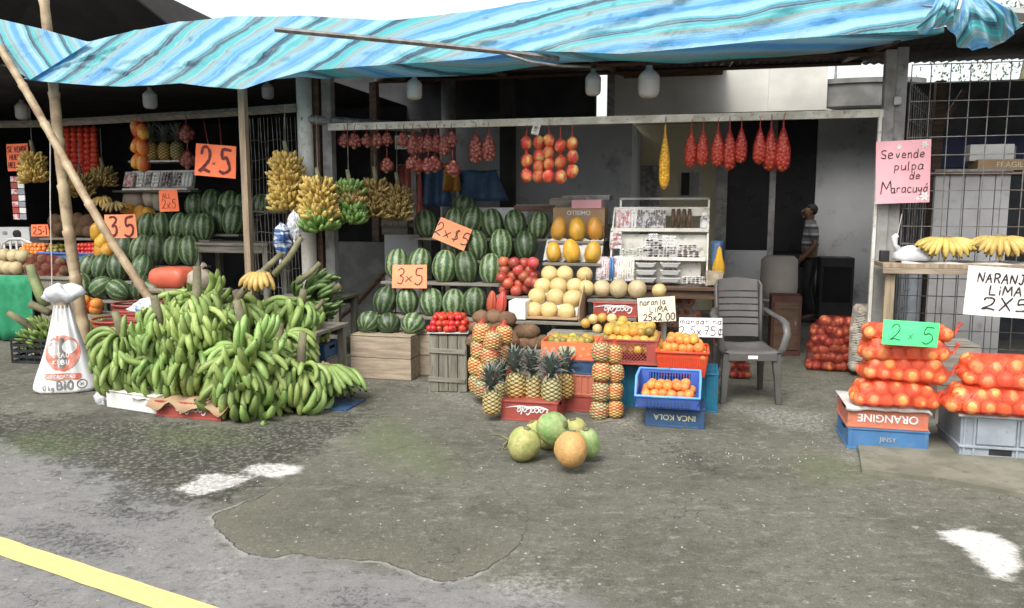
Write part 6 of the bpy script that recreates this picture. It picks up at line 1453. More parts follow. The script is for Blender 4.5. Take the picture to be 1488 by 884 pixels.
def t_children_mesh(t):
    for c in COL.objects:
        if c.parent == t and c.type == 'MESH' and c.name.startswith('fingers'): return c.data.vertices
for lb_, x, y, sz, sd_ in (('yellow banana hand at left on the counter shelf', 1373, 350, 1.08, 1), ('yellow banana hand at right on the counter shelf', 1451, 356, 1.08, 2), ('yellow banana hand mostly outside the right edge of counter', 1545, 360, 1.05, 4)):
    o, zm = flat_hand(lb_, x, y, -.30, sz, sd_, group='banana hands on the counter shelf'); o.location.z = zS + .012 - zm
o, zm = flat_hand('small extra yellow bananas on top of the left hand', 1396, 345, -.22, .55, 3, nf=5, sp=.8); o.location.z = zS + .14
# thin plastic bag on the shelf
p = F(1325, 376, -.30); p.z = zS + .012; t = thing('plastic_bag', 'knotted thin white plastic bag lying on the counter shelf', 'bag', p, AF)
MB().lathe([(0,0),(.95,.03),(1.05,.25),(.95,.6),(.7,.85),(.3,1.0),(0,1.03)], 30, fn=lambda r,z,a:(r*(1+.07*math.sin(5*a+z*4)+.05*math.sin(11*a)), z*(1+.08*math.sin(3*a))), M=Matrix.Diagonal((.145,.09,.115,1))).build('bag', M['white_bag'], t, smooth=True)
MB().tube([(-.10,0,.08),(-.135,0,.13),(-.14,0,.19),(-.12,0,.21)],[.03,.018,.028,.02],8).build('ear', M['white_bag'], t, smooth=True)
MB().tube([(-.12,0,.2),(-.10,.0,.34),(-.095,0,.38)],.003,5).build('string', M['pole_white'], t)
T(MB().box((0,0,0),(.07,.06,.09)).build('box', M['black_pl'], loc=S(sx(1289,-.25),-.25,zS+.045), rz=AF, bevel=.004), 'small black box at left end of the counter shelf', 'box')
# things inside the cage
p, k = at_d(1441, 222, .62); t = thing('white_box', 'small white appliance box inside the cage on brown carton', 'box', p, AF); MB().box((0,.06,0),(58*k,.14,24*k)).build('box', M['white_pl'], t, bevel=.006); MB().box((58*k*.5+.012,.06,0),(.022,.08,18*k)).build('hinge', M['pole_grey'], t); MB().box((0,.0,-12*k-.0),(0.04,.13,.012)).build('foot', M['pole_grey'], t)
p, k = at_d(1468, 240, .58); t = thing('carton', 'flat brown carton with faint print inside the cage', 'carton', p, AF); MB().box((0,.08,0),(90*k,.26,16*k)).build('box', M['card'], t, bevel=.004); me = fonttext('FRAGIL', 11*k, .0005); 
me.materials.append(M['s_cream']); mk('lettering', me, None, t, (-.02,-.052,0), rot=(R(90),0,0))
T(MB().box((0,0,0),(1.6,.34,.03)).build('shelf', M['wood_dark'], loc=S(sx(1440,.62)+.25,.68,F(1450,249,.6).z-.02), rz=AF), 'dark plank shelf inside the cage above grey metal panel', 'shelf')
T(MB().lathe([(0,0),(.10,0),(.11,.05),(.11,.62),(.09,.68),(0,.7)],20).build('gas_cylinder', M['grey_pl'], loc=S(sx(1328,.7),.7,.45), smooth=True),'dull grey cylinder standing inside cage beside the double post','cylinder')
T(MB().box((0,0,.22),(.4,.3,.44)).build('crate', M['wood_dark'], loc=S(sx(1328,.7),.72,0), rz=AF,bevel=.004),'dark box under the dull grey cylinder','box')
t=thing('bucket','dark red bucket inside cage low beside the post','bucket',S(sx(1338,.4),.3,.0),0); MB().lathe([(0,0),(.1,0),(.12,.26),(.125,.27),(.115,.27),(.095,.02),(0,.02)],20).build('body',M['red_pl'],t,smooth=True); MB().tube([(-.12,0,.25),(-.08,0,.36),(0,0,.4),(.08,0,.36),(.12,0,.25)],.004,5).build('handle',M['wire'],t)
# crates and orange bags
c, w, dp, h = BX(1231, 1347, 624, 656, -2.03, .42, True)
crate('light blue crate with faded marks at bottom under orange bags', c, w, .42, h, 'blue_md', text='JINSY', tmat='grey_pl', tsize=.30, flip=False, ribs=0)
c2, w2, _, h2 = BX(1231, 1347, 594, 624, -2.03, .42); c2.z = h + .003
crate('salmon crate with upside-down white letters under the orange bags', c2, w2, .42, h2, 'orange_pl', text='ORANGINE', tmat='white_ink', tsize=.52)
zt = c2.z + h2
def draped(label, c, w, dp, z, dz, seed):
    rr = random.Random(seed); rows = []
    for j in range(9):
        row = []
        for i in range(25):
            x = -w*.54 + w*1.08*i/24; y = -dp*.5 - .03 + (dp+.03)*j/8; zz = z + .006 + .006*noise.noise(Vector((x*14,y*14,seed)))
            if j == 0: zz -= dz*(.6+.5*noise.noise(Vector((x*7,3,seed)))); y = -dp*.5 - .024
            if j == 1: y = -dp*.5 - .020
            if i == 24: zz -= dz*.6
            row.append(c + U*x + N*y + ZU*(zz - c.z))
        rows.append(row)
    return T(MB().grid(rows).build('newspaper_sheet', M['paper'], solid=.002, smooth=True), label, 'newspaper')
draped('crumpled paper over the salmon crate under orange bags', c2, w2, .42, zt, .035, 1)
def orange_bag(label, px0, px1, y0, y1, d, rpx, zbase, seed, group='net bags of oranges', layers=2, depth=3, sag=.0):
    rpx *= .93; a = F(px0, y1, d); b = F(px1, y1, d); k = mpp(a); r = rpx*k; L = (b-a).dot(U); nx = max(3, int(round(L/(1.8*r)))); rr = random.Random(seed); balls = []
    for l in range(layers):
        for j in range(depth):
            m_ = nx - (l % 2) - (1 if j != 1 and depth > 2 else 0)*0
            for i in range(m_):
                x = L*(i + .5 + .5*(l % 2))/nx; e = abs(x/L - .5)*2
                z = zbase + r + l*r*1.5*(1 - .25*e**3) + rr.uniform(-.22,.22)*r; y = (j*1.7 + .4*(l%2))*r + (e**4)*r*.6*(1-j)
                balls.append((a + U*(x + rr.uniform(-.3,.3)*r) + N*(y + rr.uniform(-.25,.25)*r) + ZU*(z - a.z), r*rr.uniform(.86,1.08)))
    sgn = 1 if rr.random() < .6 else -1
    neck = a + U*(L + .035 if sgn > 0 else -.035) + N*r*1.5 + ZU*(zbase + r*1.2 - a.z)
    return net_bag('net_bag_of_oranges', label, 'bag of oranges', balls[:98], 'bag_orange', 'net_orange', group, 'orange', neck)
zt += .012
orange_bag('lowest net bag of oranges on the papered salmon crate', 1237, 1368, 0, 595, -2.06, 11.5, zt, 1)
kz = mpp(F(1300,560,-2.0))
orange_bag('second net bag of oranges from bottom of the left stack', 1250, 1378, 0, 565, -2.03, 11.5, zt + 36*kz, 2)
orange_bag('third net bag of oranges from bottom, left stack', 1252, 1380, 0, 540, -2.01, 11.8, zt + 66*kz, 3)
orange_bag('topmost net bag of oranges behind the fluorescent green card', 1256, 1383, 0, 510, -1.98, 11, zt + 96*kz, 4, layers=1)
# grey folding crate at right
c, w, dp, h = BX(1392, 1560, 607, 668, -2.10, .48, True)
t = thing('crate', 'grey folding plastic crate under the right orange bags', 'crate', c, AF); mb = MB(); th = .012
wb_ = w
mb.box((0,-.48/2+th/2,h*.5),(w,th,h-.004)).box((0,.48/2-th/2,h*.5),(w,th,h-.004)).box((-w/2+th/2,0,h*.5),(th,.48-2*th-.002,h-.004)).box((w/2-th/2,0,h*.5),(th,.48-2*th-.002,h-.004)).box((0,0,h-.01),(w-.03,.48-.03,.012))
mb.build('body', M['grey_pl'], t, bevel=.004)
pn = MB()
for x0, x1, z0, z1 in ((-w*.36,-w*.02,h*.36,h*.97),(w*.02,w*.36,h*.36,h*.97)): pn.box(((x0+x1)/2,-.48/2-.006,(z0+z1)/2),(x1-x0,.012,z1-z0))
pn.build('flap_panel', M['grey_pl'], t, bevel=.004)
hm = MB()
for x in (-w*.14, w*.2): hm.box((x,-.48/2-.0015,h*.20),(w*.20,.003,h*.14))
hm.build('hand_hole', M['black_pl'], t)
rb = MB()
for z in (.012, h*.30, h-.008): rb.box((0,-.48/2-.006,z),(w+.02,.016,.016)).box((-w/2-.004,0,z),(.014,.48,.016))
for x in (-w/2+.02, -w*.38, w*.0, w*.38): rb.box((x,-.48/2-.005,h/2),(.012,.012,h*.92))
rb.build('ribs', M['grey_pl'], t, bevel=.003)
draped('crumpled paper over grey crate under right orange bags', c, w, .48, h, .02, 2)
orange_bag('lower net bag of oranges on the grey crate', 1374, 1540, 0, 610, -2.14, 12.5, h + .014, 11)
orange_bag('upper net bag of oranges on the grey crate', 1396, 1545, 0, 580, -2.10, 12.5, h + .014 + 38*kz, 12)
p = F(1390, 560, -1.4); c, w, dp, h = BX(1360, 1420, 505, 585, -1.25, .35, True); plank_box('old wooden crate in shadow behind the orange bags', c, w, .35, h, mat='wood_grey')
# ---------------- plastic armchair ----------------
fa, fb = G(1050, 587), G(1131, 588); ce = (fa + fb)/2; vv = (fb - fa); rz_ = math.atan2(vv.y, vv.x); hw = vv.length/2
t = thing('plastic_chair', 'brown grey plastic armchair with slatted back facing the road', 'chair', ce, rz_)
st, dpt, bt = .435, .42, .935
def prism(mb, pts, w0, w1, n=None):     # rectangular-section bar along points: w0 across x, w1 across y
    vs = []
    for i, (x, y, z, a, b) in enumerate(pts): vs += [(x-a, y-b, z), (x+a, y-b, z), (x+a, y+b, z), (x-a, y+b, z)]
    k = len(pts); return mb.add(vs, [(0,1,2,3)[::-1], tuple(range(4*k-4, 4*k))] + [(4*i+q, 4*i+(q+1)%4, 4*i+4+(q+1)%4, 4*i+4+q) for i in range(k-1) for q in range(4)])
for s_ in (-1, 1):
    prism(MB(), [(s_*hw,0,0,.022,.020),(s_*(hw-.012),.01,.2,.026,.024),(s_*(hw-.03),.02,st-.03,.036,.03)],0,0).build('leg', M['chair_pl'], t, bevel=.006)
    prism(MB(), [(s_*(hw-.01),dpt+.10,0,.020,.020),(s_*(hw-.03),dpt+.04,.2,.024,.024),(s_*(hw-.045),dpt-.02,st-.03,.034,.03)],0,0).build('leg', M['chair_pl'], t, bevel=.006)
    MB().tube([(s_*(hw-.01),dpt+.03,.70),(s_*(hw+.03),dpt-.08,.665),(s_*(hw+.045),.16,.655),(s_*(hw+.05),.06,.635),(s_*(hw+.045),-.005,.56),(s_*(hw+.02),-.0,.45),(s_*(hw-.015),.01,st-.05)], [.026,.028,.030,.031,.030,.030,.028], 10, flat=.62).build('armrest', M['chair_pl'], t, smooth=True)
rows = []
for j in range(11):
    v_ = j/10; y = -.02 + (dpt+.02)*v_; rows.append([(( -1 + 2*i/12)*(hw - .005 - .03*v_), y, st - .015*math.sin(math.pi*min(1, v_*1.1)) - .012*math.cos((i-6)/6*1.5) + (-.02 if j == 0 else 0)) for i in range(13)])
MB().grid(rows).build('seat', M['chair_pl'], t, smooth=True, solid=.008)
MB().box((0,-.02,st-.055),(2*hw-.06,.010,.062)).build('apron', M['chair_pl'], t, bevel=.004)
MB().box((.0,-.0275,st-.055),(.075,.003,.026)).build('sticker', M['s_white'], t)
mb = MB()
def bp(x, z):      # curved backrest surface
    f = (z - st)/(bt - st); return (x, dpt + .02 + .10*f - .05*(1 - (x/hw)**2)*0 + .05*(1-(x/hw)**2), z)
zs = [st+.035+i*.058 for i in range(7)]
bands = [(st+.03, st+.125)] + [(st+.125+.013+i*.0545, st+.125+(i+1)*.0545) for i in range(5)] + [(st+.125+.013+5*.0545, bt)]
for z0, z1 in bands:
    for s_ in (0, .012):
        mb.grid([[(lambda q: (q[0], q[1]+s_, q[2]))(bp((-1+2*i/12)*(hw-.055), z + (0.018*(1-abs(i-6)/6.)**.8 if z == bt else 0))) for i in range(13)] for z in (z0, (z0+z1)/2, z1)][::(1 if s_ else -1)])
    mb.grid([[(lambda q: (q[0], q[1]+s_, q[2]))(bp((-1+2*i/12)*(hw-.055), z0)) for i in range(13)] for s_ in (0, .012)]); 
mb.build('backrest', M['chair_pl'], t, smooth=False)
for s_ in (-1, 1):
    MB().tube([bp(s_*(hw-.04), st-.02), bp(s_*(hw-.035), st+.2), bp(s_*(hw-.03), bt-.04), bp(s_*(hw-.05), bt-.005)], [.026,.025,.024,.016], 10, flat=.6).build('back_frame', M['chair_pl'], t, smooth=True)
# pale chair behind
k0 = F(1140, 420, 2.6); t = thing('plastic_chair', 'pale plastic chair standing inside in front of the man', 'chair', S(sx(1136,2.6), 2.6, 0), AF + .5)
k = mpp(k0); zt_ = F(1136,373,2.6).z
MB().lathe([(.20,.44),(.215,.6),(.205,zt_-.04),(.17,zt_)], 30, fn=lambda r,z,a: (r, z - (0 if math.sin(a) > -.1 else .9*0))).build('back_shell', pm('dull_pink_plastic',(.52,.46,.40),(.45,.40,.35),sc=4,rough=.5), t, smooth=True, solid=.008)
MB().lathe([(0,.43),(.21,.43),(.21,.45),(0,.45)],24).build('seat', M['pole_white'], t)
for a in range(4): MB().tube([(.17*math.cos(a*1.57+.78),.17*math.sin(a*1.57+.78),.43),(.23*math.cos(a*1.57+.78),.23*math.sin(a*1.57+.78),0)],[.024,.018],8).build('leg', M['pole_white'], t)
# dark appliance behind
p = S(sx(1222,3.4), 3.6, 0); t = thing('television', 'dark old television set on a low stand inside the shop', 'television', p, AF)
w_ = (sx(1246,3.4)-sx(1196,3.4)); z0, z1 = F(1220,462,3.4).z, F(1220,375,3.4).z
MB().box((0,0,(max(.02,z0)+z1)/2),(w_,.36,z1-max(.02,z0))).build('casing', M['black_pl'], t, bevel=.01); MB().box((0,-.183,(z0+z1)/2+.04),(w_*.84,.006,(z1-z0)*.6)).build('screen', M['glass_dark'], t)
t = thing('cabinet', 'small dark red wooden cabinet behind the brown chair', 'cabinet', S(sx(1147,1.4),1.4,0), AF); z1=F(1147,430,1.3).z
MB().box((0,0,z1/2),(.30,.32,z1)).build('carcass', pm('dark_red_wood',(.10,.035,.025),(.07,.025,.02),sc=4), t, bevel=.005); MB().box((0,-.168,z1*.5),(.24,.012,z1*.8)).build('door', M['wood_dark'], t, bevel=.003); MB().box((.09,-.18,z1*.55),(.015,.014,.05)).build('handle', M['steel'], t)
# ---------------- the man inside ----------------
def skin_mesh(name, vs, es, rad, mat, parent, sub=2, root=0):
    me = bpy.data.meshes.new(name); me.from_pydata(vs, es, []); o = bpy.data.objects.new(name, me); COL.objects.link(o)
    md = o.modifiers.new('s', 'SKIN'); md.use_smooth_shade = True
    for i, r in enumerate(rad):
        sv = me.skin_vertices[0].data[i]; sv.radius = r if isinstance(r, tuple) else (r, r); sv.use_root = (i == root)
    m2 = o.modifiers.new('b', 'SUBSURF'); m2.levels = sub; m2.render_levels = sub
    bpy.context.view_layer.update(); m = bpy.data.meshes.new_from_object(o.evaluated_get(bpy.context.evaluated_depsgraph_get())); bpy.data.objects.remove(o); m.materials.clear(); m.materials.append(M[mat] if isinstance(mat, str) else mat)
    return mk(name, m, None, parent)
g = G(1168, 463); g = S(sd(g)[0], min(sd(g)[1], 3.95), 0)
t = thing('person', 'man in grey and white striped polo shirt and dark trousers walking left', 'person', g, AF); t.scale = (.97,.97,.965)
skin = pm('skin', (.22,.115,.07), (.18,.095,.06), sc=8, rough=.55); hair = pm('dark_hair', (.02,.017,.015), (.05,.045,.04), sc=30, rough=.7)
V = [(0,0,.90),(.0,0,1.08),(.01,0,1.28),(.0,0,1.38),(-.01,0,1.45),(-.02,0,1.52),(-.015,0,1.60),
     (.01,-.16,1.33),(.05,-.20,1.08),(-.10,-.19,.90),(-.15,-.17,.84), (.01,.16,1.33),(.04,.20,1.08),(-.08,.19,.88),(-.12,.18,.82),
     (.02,-.09,.84),(-.03,-.10,.48),(.06,-.10,.09),(-.08,-.11,.04), (.0,.09,.84),(.05,.10,.48),(.16,.10,.11),(.04,.10,.05)]
E_ = [(0,1),(1,2),(2,3),(3,4),(4,5),(5,6),(2,7),(7,8),(8,9),(9,10),(2,11),(11,12),(12,13),(13,14),(0,15),(15,16),(16,17),(17,18),(0,19),(19,20),(20,21),(21,22)]
RD = [(.12,.10),(.125,.10),(.13,.10),.055,.06,(.078,.088),(.07,.08),.055,.040,.030,.026,.055,.040,.030,.026,.08,.055,.04,.035,.08,.055,.04,.035]
skin_mesh('body', V, E_, RD, skin, t)
# face and hands
fc = MB(); fc.tube([(-.095,0,1.555),(-.118,0,1.53),(-.112,0,1.515)],[.008,.013,.010],6)
fc.tube([(-.10,-.02,1.49),(-.108,0,1.488),(-.10,.02,1.49)],.006,5)
fc.tube([(-.085,0,1.45),(-.095,0,1.455),(-.09,0,1.475)],[.012,.016,.014],6); fc.build('nose_and_mouth' if False else 'nose', skin, t, smooth=True)
for s_ in (-1, 1):
    MB().lathe([(0,-.022),(.012,-.012),(.014,0),(.011,.016),(0,.022)],8,c=(.0,s_*.078,1.525)).build('ear', skin, t, smooth=True)
    MB().lathe([(a*.009,b*.007) for a,b in ell(5)],8,c=(-.085,s_*.03,1.55)).build('eye', M['black_pl'], t)
    hm = MB(); y = s_*.18; x0, z0 = (-.15,.84) if s_ < 0 else (-.12,.82)
    for q in range(4): hm.tube([(x0-.005+q*.004, y+(q-1.5)*.014, z0-.01),(x0-.04, y+(q-1.5)*.015, z0-.04),(x0-.045+.01*q, y+(q-1.5)*.013, z0-.075+.006*abs(q-1.5))],[.009,.008,.006],6)
    hm.tube([(x0+.01,y-s_*.02,z0-.0),(x0-.01,y-s_*.038,z0-.03),(x0-.025,y-s_*.036,z0-.055)],[.010,.009,.007],6)
    hm.build('fingers', skin, t, smooth=True)
MB().lathe([(0,.092),(.045,.086),(.074,.055),(.080,.02),(.070,-.03),(.045,-.055),(.0,-.06)],24,c=(.012,0,1.545),fn=lambda r,z,a:(r*(1+.03*math.sin(9*a))*(1 if math.cos(a) > -.3 else .90), z if math.cos(a) > -.3 else max(z,.05))).build('hair', hair, t, smooth=True)
m, nt, bs = base('striped_knit'); sp_ = nd(nt,'ShaderNodeSeparateXYZ',{0:crd(nt)}); f_ = mth(nt,'FRACT',mth(nt,'MULTIPLY',sp_.outputs[2],8.5)); nt.links.new(ramp(nt,f_,[(0,(.10,.10,.11)),(.30,(.10,.10,.11)),(.34,(.55,.54,.52)),(.55,(.55,.54,.52)),(.6,(.25,.25,.26)),(.95,(.25,.25,.26)),(1,(.1,.1,.11))]),bs.inputs['Base Color']); bs.inputs['Roughness'].default_value=.9
SV=[(.0,0,.92),(.01,0,1.10),(.01,0,1.29),(.0,0,1.37),(.01,-.16,1.335),(.04,-.20,1.14),(.01,.16,1.335),(.04,.20,1.14)]
skin_mesh('shirt', SV, [(0,1),(1,2),(2,3),(2,4),(4,5),(2,6),(6,7)], [(.145,.125),(.148,.125),(.15,.122),.066,.072,.062,.072,.062], m, t)
MB().tube([(-.0,0,1.375),(-.0,0,1.415)],[.078,.070],14).build('collar', M['pole_grey'], t)
PV=[(0,0,.93),(.02,-.09,.82),(-.03,-.10,.47),(.06,-.10,.10),(.0,.09,.82),(.05,.10,.47),(.15,.10,.12)]
skin_mesh('trousers', PV, [(0,1),(1,2),(2,3),(0,4),(4,5),(5,6)], [(.135,.115),.098,.075,.060,.098,.075,.060], M['black_pl'], t)
for s_, x0, z0 in ((-1,.06,.0),(1,.15,.02)): MB().lathe([(0,.0),(.8,.0),(1,.12),(.95,.5),(.6,.85),(0,1)],16,c=(0,0,0),M=Matrix.Translation((x0-.06,s_*.10,z0))@Matrix.Diagonal((.135,.05,.085,1))).build('shoe', M['black_pl'], t, smooth=True)
# ---------------- plantains ----------------
def table_simple(label, s, d, w, dp, z, mat='wood_grey'):
    t = thing('table', label, 'table', S(s, d, 0)); MB().box((0,0,z-.015),(w,dp,.03)).build('table_top', M[mat], t, bevel=.003)
    for x in (-w/2+.05, w/2-.05):
        for y in (-dp/2+.05, dp/2-.05): MB().box((x,y,(z-.03)/2),(.06,.06,z-.032)).build('leg', M['wood_greyz'], t)
    for y in (-dp/2+.03, dp/2-.03): MB().box((0,y,z-.07),(w-.12,.02,.08)).build('apron', M['wood_grey'], t)
    return t
# boxes beneath
a, b = G(155, 592), G(229, 603); w = (b-a).length; rzb = math.atan2((b-a).y, (b-a).x)
def free_box(label, a, b, depth, h, mat, **k):
    rz = math.atan2((b-a).y, (b-a).x); w = (b-a).length; n_ = Vector((-math.sin(rz), math.cos(rz), 0)); c = (a+b)/2 + n_*depth/2; c.z = 0; return c, w, rz, n_
hb = (F(155,568,sd(a)[1]).z)
c, w, rz, n_ = free_box('', a, b, .42, hb, 'white_pl')
t = thing('foam_box', 'white foam box under the left plantain bunches', 'box', c, rz); MB().box((0,0,hb/2),(w,.42,hb-.002)).build('box', M['card_white'], t, bevel=.008); MB().box((0,0,hb+.006),(w+.02,.44,.012)).build('lid', M['card_white'], t, bevel=.004)
a, b = G(228, 604), G(321, 612); hb2 = F(275,588,sd(a)[1]).z
c, w, rz, n_ = free_box('', a, b, .40, hb2, 'red_pl')
crate('dark red crate with pale swirl script under plantains', c, w, .40, max(hb2,.12), 'red_pl', rz=rz, text='CocaCola', script=True, tsize=.48)
cz = max(hb2,.12)
rows = []
for j in range(7):
    rows.append([c + Vector((math.cos(rz),math.sin(rz),0))*(-w*.60 + w*1.25*i/20) + n_*(-.25 + .42*j/6) + ZU*(cz + .012 + .012*math.sin(i*1.3+j) - (.05 + .03*math.sin(i*.8))*(j == 0)) for i in range(21)])
T(MB().grid(rows).build('cardboard_sheet', M['card'], solid=.004, smooth=True), 'torn brown cardboard sheet over dark red crate', 'cardboard')
cw, ww_, rzw, nw = free_box('', G(180,596), G(262,606), .3, .1, '')
T(MB().grid([[cw + Vector((math.cos(rz),math.sin(rz),0))*(-.18+.36*i/10) + nw*(-.17+.1*j) + ZU*(hb+.018+.008*math.sin(i*2+j)-.04*(j==0)) for i in range(11)] for j in range(4)]).build('newspaper_sheet', M['paper'], solid=.002, smooth=True), 'crumpled pale paper on the white foam box', 'newspaper')
table_simple('low table hidden beneath the upper plantain bunches', sx(395,-1.1), -1.15, 1.15, .62, F(400,480,-1.4).z)
table_simple('grey weathered plank table right of the plantain heap', sx(455,.05), .12, .70, .5, F(460,432,-.1).z)
T(MB().box((0,0,0),(.75,.36,.01)).build('mat', M['blue_dk'], loc=S(sx(446,-1.75),-1.76,.006), rz=AF), 'dark blue plastic mat under the rightmost plantains', 'mat')
def FP(px, py, d, z=None): p = F(px, py, d); 
def pf(px, py, d, z=None):
    p = F(px, py, d)
    if z is not None: p.z = z
    return p
PB = [ # label, foot px, foot py, d, height, hands, kind, tilt, scale, stalk_top
 ('green plantain bunch at far left of the heap, on foam box', 190, 566, -2.06, .38, 5, 'plantain', (.05,-.10,.2), .80, .26),
 ('green plantain bunch with leaning cut stalk, left of centre', 246, 566, -2.12, .40, 5, 'plantain', (.06,-.18,1.2), .80, .36),
 ('green plantain bunch with upright dark cut stalk', 290, 565, -2.14, .50, 6, 'plantain', (.02,-.02,2.2), .84, .44),
 ('largest green plantain bunch in front centre of heap', 366, 600, -2.16, .38, 5, 'big', (.02,-.08,.5), .88, .44),
 ('green plantain bunch low right of centre with pale cut stalk', 428, 592, -2.04, .22, 3, 'plantain', (.05,.32,1.5), .80, .34),
 ('green plantain bunch standing behind the low right one', 412, 560, -1.74, .34, 4, 'big', (.05,.12,2.5), .74, .16),
 ('green plantain bunch with long crossed fingers on low table', 352, 482, -1.38, .14, 2, 'plantain', (.25,-.1,.4), .92, .24),
 ('upper green plantain bunch right of centre on the low table', 424, 482, -1.28, .14, 2, 'plantain', (.2,.25,.9), .88, .24),
 ('top green plantain bunch at the left of the low table', 285, 470, -1.60, .16, 2, 'big', (.1,-.15,1.8), .78, .22)]
for i, (lb_, x, y, d, h, nh, kd, tl, sc_, st_) in enumerate(PB):
    p = F(x, y, d); p.z = max(p.z, .05); bunch(lb_, p, h, nh, kd, 'plantain', tl, sc_, st_, seed=i*7+1, group='green plantain bunches', per=4, jt=.36)
p = F(445, 440, -.75); bunch('darker green plantain bunch lying at top right of heap', p, .18, 2, 'big', 'plantain_dk', (.3,1.1,.3), .68, .18, seed=77, group='green plantain bunches', per=3)
p = F(405, 500, -1.5); bunch('darker plantain bunch hanging over edge of low table', p, .16, 2, 'big', 'plantain_dk', (2.6,.2,.3), .72, .05, seed=78, group='green plantain bunches', per=3)
# single hand at right on the ground
o, zm = flat_hand('large green plantain hand lying at right end of heap', 473, 548, -1.75, 1.55, 5, mat='plantain', nf=10, L=.21, cat='plantains', r=.023, sp=1.3); o.location.z = -zm + .012
o, zm = flat_hand('second green plantain hand behind right end of heap', 500, 556, -1.52, 1.3, 6, mat='plantain', nf=7, L=.21, cat='plantains', r=.022, sp=.9); o.location.z = -zm + .012
o, zm = flat_hand('ripe yellow plantain hand on top of the green heap', 379, 398, -1.62, 1.05, 7, mat='banana', nf=6, L=.19, cat='plantains', r=.024, sp=.75)
T(MB().tube([F(325,470,-1.6),F(352,425,-1.55),F(385,392,-1.45),F(410,368,-1.35)],[.03,.032,.028,.024],10).build('stalk', M['stalk'], smooth=True), 'long bare cut stalk rising above the ripe yellow hand', 'stalk')
T(MB().tube([F(398,400,-1.1),F(420,375,-1.05),F(438,345,-1.0)],[.03,.03,.024],10).build('stalk', M['stalk'], smooth=True), 'bare cut stalk pointing up near blue striped bag', 'stalk')
T(MB().tube([F(430,412,-.95),F(452,396,-.9),F(465,382,-.85)],[.028,.026,.024],10).build('stalk', M['stalk'], smooth=True), 'bare cut stalk pointing at the white pillar', 'stalk')
T(MB().tube([F(402,470,-1.35),F(430,458,-1.3),F(462,447,-1.2),F(470,436,-1.2)],[.03,.026,.024,.018],10).build('stalk', M['stalk'], smooth=True), 'bare dark stalk sticking out right under the heap', 'stalk')
# yellow plantains on blue crate
c, w, dp, h = BX(420, 472, 500, 522, -1.15, .3); 
c2, w2, _, h2 = BX(420, 476, 522, 572, -1.15, .32, True); plank_box('dark plank crate under the blue crate by plantains', c2, w2, .32, c.z - .004, mat='wood_grey', boards=3)
crate('dark blue crate with white upside-down letters beside plantains', c, w, .3, h, 'blue_dk', text='PEPSI', tmat='white_ink', tsize=.62)
yp = thing('plantain_hand', 'ripe yellow plantains lying on the dark blue crate', 'plantains', c + ZU*(h+.0), AF); mb = MB()
for i in range(6): mb.tube([(-.13+i*.045, .08, .10),(-.10+i*.045, .0, .075),(-.05+i*.045,-.10,.035),(-.02+i*.045,-.15,.03)],[.010,.023,.024,.008],8)
mb.build('fingers', M['banana'], yp, smooth=True); MB().tube([(-.13,.09,.10),(0,.1,.11),(.1,.09,.10)],.02,8).build('crown', M['stalk'], yp, smooth=True)
t = thing('banana_hand','small brownish bananas piled on the grey plank table','bananas',F(478,428,-.02),AF); mb=MB(); rr=random.Random(4)
for i in range(14): 
    x=-.10+.2*rr.random(); mb.tube([(x,.05*rr.random(),.02+.03*rr.random()),(x+.03,-.04,.05),(x+.07*rr.random(),-.10,.02)],[.008,.016,.007],7)
mb.build('fingers', M['banana_dull'], t, smooth=True); MB().tube([(-.08,.05,.04),(.08,.05,.05)],.012,7).build('crown', M['stalk'], t)
# plastic bags tied to stalks
def crumple(name, label, px, py, d, wp, hp, mat, seed, cat='bag'):
    p, k = at_d(px, py, d); t = thing(name, label, cat, p, seed)
    MB().lathe([(a, b) for a, b in ell(22)], 40, fn=lambda r,z,a: (r*(1+.5*noise.noise(Vector((math.cos(a)*2.2,math.sin(a)*2.2,z*2.2+seed)))+.2*math.sin(7*a+z*5)), z*(1+.3*noise.noise(Vector((a,z,seed))))), M=Matrix.Diagonal((wp/2*k, wp/3*k, hp/2*k, 1))).build('bag', mat, t, smooth=True)
    MB().tube([(0,0,-hp*.3*k),(0,-.02,-hp*.55*k),(.02,-.02,-hp*.7*k)],[.02,.012,.02],7).build('tail', mat, t, smooth=True); return t
bw = pm('white_and_blue_plastic', (.75,.77,.80), (.12,.25,.42), sc=7, rough=.35, bump=.4, bsc=20, lo=.52, hi=.60, tl=.2, bd=.01)
crumple('plastic_bag', 'blue and white plastic bag tied on a leaning plantain stalk', 214, 447, -2.0, 40, 26, bw, 3)
stripe = pm('blue_striped_plastic', (.55,.60,.66), (.05,.12,.30), sc=1, rough=.4, stretch=(4,4,30), lo=.48, hi=.52, bump=.2, tl=.2)
crumple('plastic_bag', 'blue striped plastic bag hanging by cords near white pillar', 410, 350, -.55, 32, 48, stripe, 5)
crumple('plastic_bag', 'clear grey plastic bag hanging beside the blue striped one', 428, 328, -.45, 20, 40, M['clear_bag'], 6)
